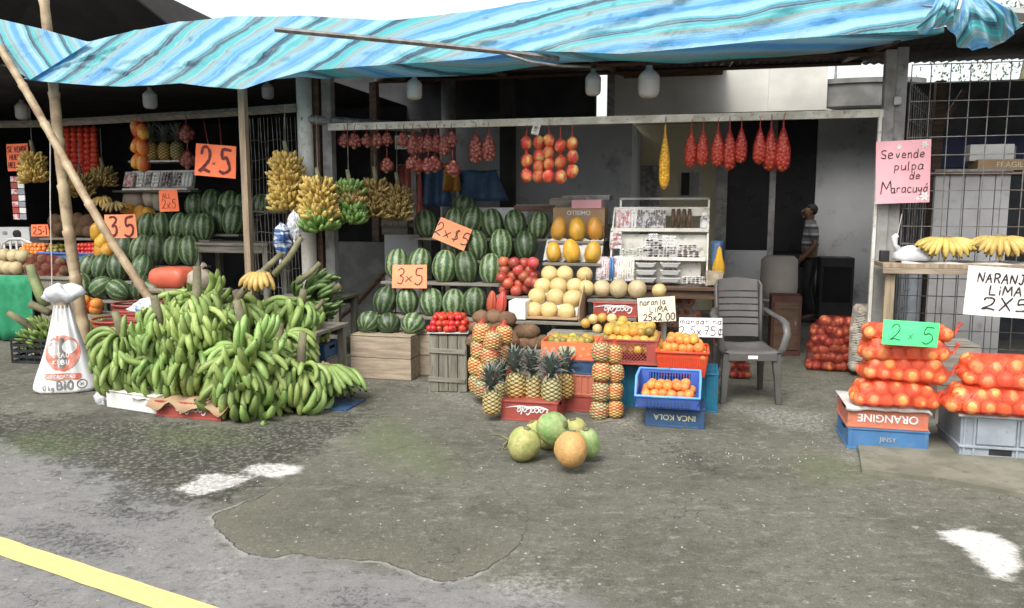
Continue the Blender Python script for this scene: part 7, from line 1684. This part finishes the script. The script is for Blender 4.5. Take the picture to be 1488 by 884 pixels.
# ---------------- hanging bananas ----------------
def hanging(label, px, py_top, d, len_px, kind, mats, seed, sc=1.0, per=4, cordlen=.25, group='banana bunches hanging by the pillar'):
    p, k = at_d(px, py_top + len_px, d); h = len_px*k; nh = max(3, int(h/.062))
    t = bunch(label, p, h*.86, nh, kind, mats[0], (0,0,0), sc, .18, .018, seed=seed, mats=mats, name='banana_bunch', group=group, per=per, cat='bananas')
    MB().tube([(0,0,h+.02),(0,.01,h+.2+cordlen)],.004,5).build('cord', M['wire'], t); return t
hanging('ripe yellow banana bunch left of the white pillar', 418, 222, -.30, 84, 'banana', ['banana'], 1, 1.0, 4, .25)
hanging('large ripe banana bunch with green lowest hand at pillar', 464, 262, -.36, 72, 'banana', ['banana_green','banana','banana','banana'], 2, 1.10, 4, .4)
hanging('half green banana bunch second from the white pillar', 508, 266, -.10, 58, 'banana', ['banana_green','banana_green','banana_dull','banana_green'], 3, 1.0, 4, .4)
hanging('dull small banana bunch third from white pillar', 546, 262, .12, 52, 'small', ['banana_dull'], 4, 1.15, 4, .4)
hanging('dull small banana bunch rightmost by the pillar', 578, 270, .22, 50, 'small', ['banana_dull'], 5, 1.1, 4, .4)
hanging('yellow banana bunch hanging beside orange notice at far left', 50, 222, .30, 42, 'banana', ['banana'], 6, .85, 4, .3, 'banana bunches over the left stall')
hanging('dull banana bunch under the red net of tomatoes', 118, 258, .7, 26, 'small', ['banana_dull'], 7, 1.2, 4, .3, 'banana bunches over the left stall')
hanging('dark dull banana bunch right of the red tomato nets', 150, 248, .9, 22, 'small', ['banana_dull'], 8, 1.1, 4, .3, 'banana bunches over the left stall')
# ---------------- left stall ----------------
LB = []; LG = 'watermelons on the left stall'
LB.append(frow('watermelon', [(285,300),(309,294),(333,298),(353,303)], 1.15, 16, WM, 'of the highest row in the left stall', 'watermelon', LG, k=(1,1,1.3)))
LB.append(frow('watermelon', [(214,329),(236,327),(259,327),(281,330),(299,331)], .80, 15, WM, 'of the fourth row in left stall', 'watermelon', LG, k=(1,1,1.35)))
LB.append(frow('watermelon', [(320,316),(342,322)], 1.0, 16, WM, 'of two beside the timber post', 'watermelon', LG, k=(1,1,1.4)))
LB.append(frow('watermelon', [(184,362),(205,363),(229,364),(252,365),(276,364)], .46, 17, WM, 'of the third row in left stall', 'watermelon', LG, k=(1,1,1.38)))
LB.append(frow('watermelon', [(127,388),(149,387),(174,389),(207,390)], .12, 15, WM, 'of the second row in left stall', 'watermelon', LG, k=(1,1,1.35)))
LB.append(frow('watermelon', [(120,412),(148,416),(176,425),(208,418),(228,420)], -.20, 14.5, WM, 'of the lowest row in left stall', 'watermelon', LG, k=(1.05,1.05,1.3), tilt=(-.2,1.3)))
frow('watermelon', [(395,290),(378,300)], 1.3, 13, WM + ' in shade', 'behind the hanging cords', 'watermelon', LG, k=(1,1,1.2))
LB.append((sx(370,1.3)-.15, sx(400,1.3)+.15, 1.3, F(390,306,1.3).z, .3))
stand('stepped plank stand under the left stall watermelons', LB)
table_simple('grey plank table behind cords beside the timber post', sx(345,.6), .65, .95, .5, F(340,352,.6).z)
p, k = at_d(252, 403, -.15); t = thing('covered_crate', 'crate wrapped in salmon red plastic under left watermelons', 'crate', p, AF)
MB().lathe([(a,b) for a,b in ell(14,.35)],36,fn=lambda r,z,a:(r*(1+.03*math.sin(6*a))/max(abs(math.cos(a)),abs(math.sin(a)))**.75, z),M=Matrix.Diagonal((30*k,.18,15*k,1))).build('wrapping', pm('salmon_plastic',(.70,.16,.09),(.62,.13,.07),sc=3,rough=.4,bump=.5,bsc=6,bd=.02), t, smooth=True)
MB().box((0,.02,-16*k),(62*k,.4,.02)).build('board', M['wood_pale'], t)
p, k = at_d(292, 408, -.10); t = thing('sack', 'dusty brown sack beside salmon wrapped crate', 'sack', p, AF); MB().lathe([(a,b) for a,b in ell(14,.6)],28,fn=lump(.15,2,4),M=Matrix.Diagonal((18*k,.16,16*k,1))).build('cloth', M['potato'], t, smooth=True); MB().tube([(0,0,14*k),(.02,0,20*k),(.05,0,24*k)],[.03,.02,.03],8).build('neck', M['potato'], t)
stand('rough low board under the salmon wrapped crate', [(sx(215,-.12), sx(315,-.12), -.12, F(255,420,-.12).z, .44)])
# red tubs
def tub(label, px, py_top, py_bot, d, wp, mat='red_pl'):
    b = F(px, py_bot, d); k = mpp(b); b.z = max(0, b.z); h = F(px, py_top, d).z - b.z; r = wp/2*k
    t = thing('plastic_tub', label, 'tub', b, 0); MB().lathe([(0,0),(r*.78,0),(r*.86,h*.5),(r*.97,h*.9),(r*.93,h*.9),(r*.83,h*.5),(r*.75,.01),(0,.01)],36).build('body', M[mat], t, smooth=False)
    rm = MB()
    for z, q in ((h*.98,.99),(h*.84,.945),(h*.7,.90)): rm.tube([(r*q*math.cos(a), r*q*math.sin(a), z) for a in [i*math.pi/18 for i in range(37)]], .011, 7, cap=False)
    rm.build('rim', M[mat], t, smooth=True); return t
tub('faded red plastic tub behind the white sack', 188, 462, 520, -1.15, 92); tub('second red plastic tub behind the first', 205, 440, 500, -.50, 70)
for i,(x,y) in enumerate([(122,437),(140,442)]):
    balls=[(F(x+rnd(-1,1), y+8*q, -.55) , 9*mpp(F(x,y,-.55))) for q in (0,1)]+[(F(x+8*(1-2*i), y+4, -.45), 9*mpp(F(x,y,-.5)))]
    net_bag('net_bag_of_oranges', ['net bag of oranges at foot of the left watermelons','second net bag of oranges beside the red tub'][i],'bag of oranges', balls, 'orange','net_orange','small orange bags by the red tub','orange')
t=thing('wooden_box','old wooden box under the small orange bags','box',S(sx(135,-.5),-.45,0),AF); MB().box((0,0,F(130,455,-.5).z/2),(.5,.3,F(130,455,-.5).z-.005)).build('box', M['wood_grey'], t, bevel=.003); MB().box((0,-.156,F(130,455,-.5).z*.7),(.5,.012,.05)).build('batten', M['wood_greyz'], t)
# left fruit table
zc_ = F(30,400,.15).z
t = thing('table', 'fruit table at far left behind the green cloth', 'table', S(sx(60,.35), .45, 0)); xa, xb = sx(-60,.2)-sx(60,.35), sx(102,.2)-sx(60,.35)
MB().box(((xa+xb)/2,0,zc_-.02),(xb-xa,.7,.035)).build('table_top', M['wood_grey'], t)
for x in (xa+.1,xb-.08):
    for y in (-.3,.3): MB().box((x,y,zc_/2-.02),(.06,.06,zc_-.04)).build('leg', M['wood_greyz'], t)
rows=[[F(-70+118*i/30, 400, .08) + ZU*(-(zc_-.0)*v_*(.98)*(1 if i<28 else .7)) - N*(.03*math.sin(i*1.1)*v_+.02) for i in range(31)] for v_ in [j/6 for j in range(7)]]
T(MB().grid(rows).build('cloth', M['green_cloth'], smooth=True, solid=.003), 'green shade cloth hanging in front of the far left table', 'cloth')
wb_ = wallbox('plank_wall', M['wood_greyz'], sx(46,.1), sx(100,.1), .12, 0, zc_-.05, th=.03, label='grey upright boards right of the green cloth', cat='boards')
frow('cantaloupe', [(2,389),(14,390),(27,390)], .22, 10.5, 'pale peach coloured melon', 'in the front row on the far left table', 'melon', 'pale melons at far left', k=(1,1,1))
frow('cantaloupe', [(8,371),(23,372),(36,373)], .34, 10, 'pale peach coloured melon', 'in the upper row on the far left table', 'melon', 'pale melons at far left', k=(1,1,1))
def bag_rows(name,label,cat,pts,rp,d,kind,netm,child,group=None):
    balls=[]
    for i,(x,y) in enumerate(pts): p=F(x,y,d+.05*(i%2)); balls.append((p, rp*mpp(p)))
    return net_bag(name,label,cat,balls,kind,netm,group,child)
bag_rows('net_bag','red net bag of brownish fruit beside pale peach melons','bag of fruit',[(42,388),(55,388),(68,389),(81,391),(94,393),(48,377),(62,377),(75,378),(88,381),(45,399),(60,400),(75,401),(90,400)],7.5,.2,'mamey','net_red','brown_fruit')
for nm, args in (('a',0),): pass
t = thing('produce_tray','blue plastic tray on the left table','tray',S(sx(108,.35),.5,0),AF)
za, zb_ = F(108,368,.35).z, F(108,394,.35).z; wt2 = sx(160,.35)-sx(58,.35)
mb = MB()
for sy in (-1,1): mb.box((0,sy*.2,(za+zb_)/2),(wt2,.01,za-zb_))
for s_ in (-1,1): mb.box((s_*wt2/2,0,(za+zb_)/2),(.01,.39,za-zb_))
mb.box((0,0,zb_+.006),(wt2-.02,.38,.01)); mb.build('body', M['blue_md'], t); MB().box((0,-.212,za),(wt2+.04,.03,.02)).build('rim', M['blue_pl'], t, bevel=.004)
for s_ in (-.35,0,.35): MB().box((s_*wt2,-.207,(za+zb_)/2),(.02,.008,(za-zb_)*.9)).build('rib', M['blue_md'], t)
stand('tall stool under the blue tray on the left', [(sx(58,.5), sx(150,.5), .5, zb_, .36)])
heap(['tomato'], S(sx(126,.4),.5,za-.03), .50, .30, 10, 5, 3, .030, 'orange red tomato', 'in the blue tray', 'tomato', 'tomatoes in the blue tray', seed=21)
heap(['mandarin'], S(sx(46,.5),.55,F(46,372,.4).z), .42, .28, 8, 5, 3, .030, 'small orange', 'heaped at far left beside blue tray', 'orange', 'small oranges heaped far left', seed=22, name='small_orange')
stand('stool under the small oranges at far left', [(sx(30,.55), sx(70,.55), .55, F(46,372,.4).z, .3)])
heap(['green_orange'], S(sx(78,.42),.45,za-.02), .18, .26, 3, 4, 2, .035, 'dull green lime', 'in the blue tray', 'lime', 'green limes in blue tray', seed=23, name='lime')
MY = [(82,322),(98,318),(114,320),(128,322),(88,333),(104,332),(120,334),(80,343),(132,336)]
for i,(x,y) in enumerate(MY): p,k=at_d(x,y,.85); fruit('mamey',p,10.5*k,f'reddish brown coconut, {ORD[i]} in the pile above the tomatoes','coconut','brown coconuts in left stall',k=(1.1,1,1),name='brown_coconut')
stand('shelf under the reddish brown coconuts', [(sx(70,.85), sx(145,.85), .85, F(100,343,.85).z-.02, .34)])
PY=[(142,338),(150,350),(158,362),(204,313),(218,315),(190,308),(148,366)]
for i,(x,y) in enumerate(PY): p,k=at_d(x,y,.32 if x<165 else .95); fruit('papaya',p,10.5*k,['orange papaya left of the thick 3 5 card','orange papaya under the first beside the card','pale papaya below the 3 5 card','orange papaya just above the 3 5 card','yellow papaya right above the 3 5 card','orange papaya behind top of the 3 5 card','pale papaya lowest by leaning bamboo'][i],'papaya','papayas in left stall',k=(1,1,1.4),rot=(.3,.4*(i%3),i))
stand('narrow shelf under papayas by the leaning bamboo', [(sx(135,.35), sx(172,.35), .35, F(150,378,.35).z, .24),(sx(180,.95), sx(226,.95), .95, F(200,326,.95).z, .26)])
flat_hand('small yellow banana hand above the 3 5 card', 152, 288, .8, .8, 31, nf=6, sp=.9); flat_hand('greenish yellow banana hand beside the leaning bamboo', 170, 296, .75, .8, 32, nf=7, sp=1.2, mat='banana_dull'); 
for i,(x,y,w2) in enumerate([(196,290,34),(219,287,22),(232,291,20)]): 
    p,k=at_d(x,y,1.15); t=thing('clear_bag', f'dusty clear bag of brown produce, {nth(i,3)} above the papayas','bag',p,i); MB().lathe([(a,b) for a,b in ell(12,.8)],20,fn=lump(.2,2,i),M=Matrix.Diagonal((w2/2*k,.09,15*k,1))).build('contents', M['potato'], t, smooth=True); MB().tube([(0,0,13*k),(.01,0,20*k),(.02,0,24*k)],[.03,.012,.025],8).build('neck', M['clear_bag'], t)
stand('upper shelf with clear bags in left stall', [(sx(178,1.15), sx(245,1.15), 1.15, F(210,303,1.15).z, .26)])
# dried goods rack
t = thing('goods_rack','white rack of packed dried fruit in the left stall','rack',F(228,274,1.0),AF); k=mpp(F(228,274,1.0)); rk=(Matrix.Rotation(-.35,4,'X'))
MB().box((0,.06,-.01),(108*k,.22,.02)).build('shelf_board', M['pole_white'], t); MB().box((0,.12,13*k),(108*k,.012,28*k),rx=-.35).build('back', M['pole_white'], t)
for i,(x,mt,w2) in enumerate([(-42,'pinkwhite',16),(-26,'s_white',10),(-14,'wood_dark',10),(-3,'s_white',12),(12,'date',16),(28,'wood_dark',12),(43,'foam',18)]):
    pack('dried_fruit_packet', f'packed dried fruit on the white rack, {nth(i,7)} packet', 'packet', 228+x-w2/2, 228+x+w2/2, 249, 272, .98, mt, 3, seed=i+40, lean=.35, vertical=(i%2==0))
stand('thin shelf under the white packed fruit rack', [(sx(174,1.1), sx(286,1.1), 1.1, F(228,274,1.0).z-.02, .22)])
# pineapples on back shelf
zs_ = F(240,234,1.5).z; t = thing('wall_shelf','pale shelf board holding dark pineapples','shelf',S(sx(238,1.5),1.5,zs_),AF); k=mpp(F(240,234,1.5)); MB().box((0,0,-.012),(85*k,.3,.024)).build('shelf_board', M['pole_white'], t)
for x in (-34,34): MB().box((x*k,.1,-.2),(.03,.03,.38)).build('bracket', M['pole_grey'], t)
MB().box((-34*k,.1,-zs_/2-.3),(.05,.05,zs_-.62)).build('upright', M['wood_dark'], t); MB().box((34*k,.1,-zs_/2-.3),(.05,.05,zs_-.62)).build('upright', M['wood_dark'], t)
for i,x in enumerate((222,240,258)):
    p=F(x,234,1.5); p.z=zs_; t=thing('pineapple', f'shaded pineapple on the back shelf, {nth(i,3)}','pineapple',p,0,'shaded pineapples on back shelf'); mk('body',ME['pineapple'],None,t,(0,0,.12),scale=(.075,.075,.12)); mk('crown',CR[i],None,t,(0,0,.225),rot=(0,0,i),scale=(.2,.2,.28))
# hanging yellow fruit, onion bags
top=F(203,172,.3)
for j,x in enumerate((199,207)): hang_string('string_of_papayas', ['left net string of small yellow papayas','right net string of small yellow papayas'][j],'papayas',F(x,172,.3),'papaya',[F(x,188+23*q+4*j,.3-.03*j) for q in range(3)],8*mpp(top),'net_pine','yellow papaya strings',kz=1.5,child='papaya')
for i,(x,y) in enumerate([(270,176),(272,214)]): o=dup(gb[0],loc=F(x,y,.2),label=['round garlic bag high over the left stall','round garlic bag just left of large 2 x 5 card'][i]); o['group']='garlic bags over the left stall'; o.scale=(1.25,)*3
# tomato nets
for i in range(6):
    x=88+9.6*i; top=F(x,178,.95); kk=mpp(top)
    hang_string('string_of_tomatoes', f'long red net string of tomatoes, {nth(i,6)} of six','tomatoes',top,'tomato',[F(x,188+(7.6 if i!=4 else 8.2)*q,.95) for q in range(9)],4.7*kk,'net_orange','tomato strings over the left stall',child='tomato')
# snack strip, appliance, white chair
p,k=at_d(27,287,.5); t=thing('snack_strip','hanging strip of small red and white snack packets','snack packets',p,AF)
for r_ in range(7):
    for c_ in range(2): MB().box(((c_-.5)*12*k,.0,(26-9*r_)*k),(11*k,.012,8*k),ry=rnd(-.06,.06)).build('packet', M[['pinkwhite','s_white','red_pl','grey_pl'][(r_*2+c_*3)%4]], t, bevel=.003)
MB().tube([(0,0,30*k),(0,0,62*k)],.003,4).build('cord', M['wire'], t)
p,k=at_d(24,340,.9); t=thing('gas_stove','white appliance with a round black dial at far left','appliance',p+ZU*0,AF); MB().box((0,.1,-.02),(56*k,.3,24*k)).build('casing', M['white_pl'], t, bevel=.008); MB().lathe([(0,0),(6*k,0),(5.5*k,.03),(0,.035)],18,M=Matrix.Translation((8*k,-.05,-.0))@Matrix.Rotation(R(90),4,'X')).build('dial', M['black_pl'], t); MB().box((-14*k,-.053,.01),(8*k,.004,5*k)).build('label', M['grey_pl'], t)
stand('dark stand under the white appliance', [(sx(-10,1.0), sx(60,1.0), 1.0, p.z-.02-12.3*k, .3)])
k0=F(12,372,.55); t=thing('plastic_chair','white plastic chair back showing over far left melons','chair',S(sx(10,.62),.72,0),AF); zt_=F(12,348,.6).z; hw2=28*mpp(k0)
MB().tube([(-hw2,0,zt_-.16),(-hw2*.9,0,zt_-.05),(-hw2*.4,0,zt_),(hw2*.4,0,zt_),(hw2*.9,0,zt_-.05),(hw2,0,zt_-.16)],.022,8).build('top_rail', M['white_pl'], t, smooth=True)
for i in range(5): MB().box((-hw2*.8+hw2*.4*i,0,zt_-.15),(.03,.012,.28)).build('slat', M['white_pl'], t)
MB().box((0,-.0,zt_-.42),(hw2*1.9,.4,.03)).build('seat', M['white_pl'], t, bevel=.01)
for x in (-1,1):
    for y in (-.17,.17): MB().tube([(x*hw2*.85,y,0),(x*hw2*.8,y,zt_-.42)],.02,8).build('leg', M['white_pl'], t)
# black crate with plantains, white sack
a,b=G(18,528),G(152,532); c,w,rz,n_=free_box('',a,b,.36,0,''); hk=F(20,492,sd(a)[1]).z
t=thing('crate','black slatted plastic crate full of plantains behind white sack','crate',c,rz); mb=MB()
for z in [hk*q for q in (.06,.27,.5,.73,.95)]:
    for sy in (-1,1): mb.box((0,sy*.18,z),(w,.012,hk*.10))
    for s_ in (-1,1): mb.box((s_*w/2,0,z),(.012,.36,hk*.10))
for i in range(13):
    for sy in (-1,1): mb.box((-w/2+w*i/12,sy*.177,hk/2),(.014,.012,hk))
for i in range(5):
    for s_ in (-1,1): mb.box((s_*(w/2-.003),-.18+.09*i,hk/2),(.012,.014,hk))
mb.box((0,0,.01),(w,.36,.012)); mb.build('body', M['black_pl'], t)
for i,(x,kd,tl,sc_) in enumerate([(-.26,'big',(.3,-.7,.2),.46),(.05,'plantain',(.2,-.3,1.5),.5),(.30,'plantain',(.2,.4,2.5),.55)]):
    bunch(['green plantain bunch at left in the black crate','green plantain bunch behind the white sack knot','green plantain bunch at right in black crate'][i], c+Vector((math.cos(rz),math.sin(rz),0))*x+ZU*(hk*.80), .14, 3, kd, 'plantain', tl, sc_, .30 if i==0 else .12, seed=i+60, group='plantain bunches in the black crate', per=3)
T(MB().tube([F(66,445,-.95),F(55,420,-.95),F(47,398,-.95),F(44,385,-.95)],[.05,.05,.045,.038],12).build('stalk', pm('pale_green_stalk',(.26,.32,.13),(.18,.2,.1),sc=5,dirt=(.1,.09,.05)), smooth=True), 'thick pale green plantain stalk rising behind white sack', 'stalk')
T(MB().tube([F(72,455,-1.05),F(55,447,-1.05),F(42,441,-1.1)],[.035,.035,.036],12).build('stalk', M['stalk'], smooth=True), 'cut grey stalk end poking out left of white sack', 'stalk')
# sack
sa,sb_=G(37,574),G(136,570); cs=(sa+sb_)/2; hwS=(sb_-sa).length/2*1.07; zn=F(85,448,sd(sa)[1]).z; rzs=math.atan2((sb_-sa).y,(sb_-sa).x)
t=thing('white_sack','tall white woven sack with red round print, tied at top','sack',cs+Vector((0,hwS*.45,0)),rzs)
def sk(u_, v_):     # half width, half depth at height fraction
    w_=hwS*(1-.80*v_**.92)*(1+.03*math.sin(v_*9)); return (w_*(.97 if v_>.03 else .93), hwS*.52*(1-.72*v_)+.012)
def fold(x,v_,a=0): return .010*math.sin(x*85*(1-.0*v_)/(.35+ (1-v_)))*(.3+v_)+.012*noise.noise(Vector((x*9,v_*4,1)))
def front(x,z):
    v_=max(0,min(1,z/zn)); w_,d_=sk(0,v_); q=max(-.995,min(.995,x/w_)); return -d_*(1-abs(q)**2.4)**(1/2.4)-fold(x,v_)
mb=MB(); rows=[]
for j in range(41):
    v_=j/40; w_,d_=sk(0,v_); row=[]; bot=.0
    for i in range(61):
        a=2*math.pi*i/60; ca,sa_=math.cos(a),math.sin(a); x=w_*abs(ca)**.8*(1 if ca>0 else -1)
        q=max(-1,min(1,x/w_)); y=(1 if sa_>0 else -1)*d_*(max(0,1-abs(q)**2.4))**(1/2.4)-fold(x,v_)
        z=v_*zn+(.02*noise.noise(Vector((x*6,y*3,7))) if j<3 else 0); 
        if j==0: z=.004; x*=.90; y*=.9
        row.append((x,y,max(z,.004)))
    rows.append(row)
mb.grid(rows); mb.add([(0,0,.004)]+rows[0][:60],[(0,i+1,(i+1)%60+1) for i in range(60)]); mb.build('sack_cloth', pm('white_woven_sack',(.74,.74,.73),(.64,.64,.63),sc=3,rough=.6,bump=.35,bsc=120,dirt=(.5,.49,.46)), t, smooth=True)
MB().tube([(0,0,zn-.03),(0,0,zn+.02)],hwS*.20,14).build('tie', M['bamboo'], t)
MB().lathe([(.2,0),(.75,.25),(1.1,.6),(1.0,.95),(.6,1.1),(0,1.0)],40,fn=lambda r,z,a:(r*(1+.16*math.sin(6*a+z*3)+.2*noise.noise(Vector((math.cos(a),math.sin(a),z*2)))), z*(1+.25*math.sin(3*a+1))),M=Matrix.Translation((hwS*.04,0,zn+.0))@Matrix.Diagonal((hwS*.50,hwS*.34,.13,1))).build('bunched_top', M['white_bag'], t, smooth=True)
def pr(x,z,c=0): return (x, front(x,z)-.0035-c, z)
def disc(cx,cz,rx,rz2,off=0,n=40,rings=8,skip=None,sq=2.0):
    m_=MB(); rows=[]
    for j in range(rings+1):
        rows.append([pr(cx+rx*j/rings*(abs(math.cos(a))**(2/sq))*(1 if math.cos(a)>0 else -1), cz+rz2*j/rings*(abs(math.sin(a))**(2/sq))*(1 if math.sin(a)>0 else -1), off) for a in [2*math.pi*i/n for i in range(n+1)]])
    return m_.grid(rows)
cz0=zn*.46; rr_=hwS*.47
sred=pm('red_sack_print',(.62,.13,.08),(.60,.30,.24),sc=16,rough=.6,bump=.1,bsc=60); sgr=pm('grey_sack_print',(.13,.13,.13),(.22,.22,.21),sc=14,rough=.6)
disc(0.01,cz0,rr_,rr_*1.12).build('printed_red_disc', sred, t, smooth=True)
disc(0.01,cz0+.0,rr_*.30,rr_*1.0,.001).build('printed_grey_band', sgr, t, smooth=True)
disc(-.42*rr_,cz0+.35*rr_,rr_*.34,rr_*.50,.002,sq=3).build('printed_white_oval', M['white_ink'], t, smooth=True); disc(.50*rr_,cz0+.38*rr_,rr_*.38,rr_*.42,.002).build('printed_white_oval', M['white_ink'], t, smooth=True)
lm=MB(); strokes(lm,'CEAD',-.058,cz0-.26*rr_,.034,.026,.007,mp=lambda a,b,c:pr(a,b,c+.003),slant=0); strokes(lm,'KUBU',-.058,cz0-.70*rr_,.034,.026,.007,mp=lambda a,b,c:pr(a,b,c+.003),slant=0); lm.build('lettering', M['white_ink'], t)
disc(.01,zn*.195,hwS*.50,.028,.0,sq=5).build('printed_red_banner', sred, t, smooth=True)
lm=MB(); strokes(lm,'SUPERCACAO',-hwS*.45,zn*.195-.013,.026,hwS*.068,.006,mp=lambda a,b,c:pr(a,b,c+.003),slant=0); lm.build('lettering', M['white_ink'], t)
lm=MB(); strokes(lm,'40 kg',-hwS*.62,zn*.045,.035,.022,.006,mp=lambda a,b,c:pr(a,b,c+.0005),slant=0); strokes(lm,'BIO',-hwS*.12,zn*.055,.065,.042,.016,mp=lambda a,b,c:pr(a,b,c+.0005),slant=0); lm.build('lettering', sgr, t)
rg=MB(); R0=.038
for q0,q1 in ((R0,R0*.78),): rg.grid([[pr(hwS*.55+q*math.cos(a),zn*.105+q*math.sin(a)) for a in [2*math.pi*i/30 for i in range(31)]] for q in (q0,q1)])
strokes(rg,'x',hwS*.55-.014,zn*.105-.008,.028,.028,.006,mp=lambda a,b,c:pr(a,b,c),slant=0); rg.build('printed_ring', sgr, t)
# small scrap heap right of sack
crumple('plastic_bag','dirty grey plastic scraps on the ground right of white sack',150,578,-2.15,26,30,M['clear_bag'],9)
# hanging right-side blue bag etc inside back (draped goods behind watermelons)
for i,(x,y,w2,h2,mt,lb_) in enumerate([(632,272,44,56,'blue_dk','faded blue plastic cloth draped behind upper watermelons'),(655,258,30,40,'yellowf','yellow and orange cloth hanging beside faded blue cloth'),(600,280,36,80,'red_pl','dark red cloth hanging behind the dull bananas'),(697,270,70,44,'blue_dk','dark blue plastic sheet draped behind garlic bags')]):
    p,k=at_d(x,y,1.9); t=thing('draped_cloth',lb_,'cloth',p,AF); MB().grid([[((u_-.5)*w2*k+(.25*w2*k*(v_-.5)), .05*math.sin(u_*11+v_*3)-.06*v_, (.5-v_)*h2*k) for u_ in [q/14 for q in range(15)]] for v_ in [q/8 for q in range(9)]]).build('sheet', M[mt] if mt!='yellowf' else pm('ochre_cloth',(.45,.28,.04),(.4,.12,.04),sc=5), t, smooth=True, solid=.006); MB().tube([(-w2*k*.6,0,h2*k*.5),(w2*k*.4,0,h2*k*.5)],.008,6).build('line', M['wire'], t)
T(MB().tube([F(484,470,.9),F(520,440,.9),F(560,395,.95)],.03,6).build('plank', M['wood_dark']), 'dark slanting stick behind the lowest watermelons', 'stick')
p,k=at_d(595,352,1.0); t=thing('wooden_crate','small slatted crate behind the dull bananas','crate',F(578,330,1.1),AF); MB().box((0,0,-.0),(40*k,.2,22*k)).build('body', M['wood_grey'], t); MB().box((0,-.11,4*k),(40*k,.012,4*k)).build('slat', M['wood_greyz'], t)
T(MB().box((0,0,0),(.42,.4,F(590,337,1.1).z-.03)).build('foam_box', M['grey_wall'], loc=S(sx(590,1.1),1.15,(F(590,337,1.1).z-.03)/2), rz=AF,bevel=.01), 'pale box under the small slatted crate', 'box')
# ground litter
rr=random.Random(8); mb=MB()
for i in range(260):
    x=rr.uniform(-3.8,3.8); y=rr.uniform(3.2,7.0); s_=rr.uniform(.003,.009); z=.001+s_*.4
    if i < 60: x=rr.gauss(1.3,.25); y=rr.gauss(4.75,.12); s_*=.9
    q=Euler((rr.random()*3,rr.random()*3,rr.random()*3)).to_matrix(); mb.add([Vector((x,y,z))+q@Vector(v)*s_ for v in ((1,0,0),(-.6,.8,0),(-.5,-.7,.1),(.1,.1,.8))],[(0,1,2),(0,3,1),(1,3,2),(2,3,0)])
o=mb.build('gravel', pm('pale_litter',(.55,.54,.5),(.30,.29,.26),sc=3)); o['kind']='stuff'; o['label']='pale grit and crumbs scattered over the concrete'
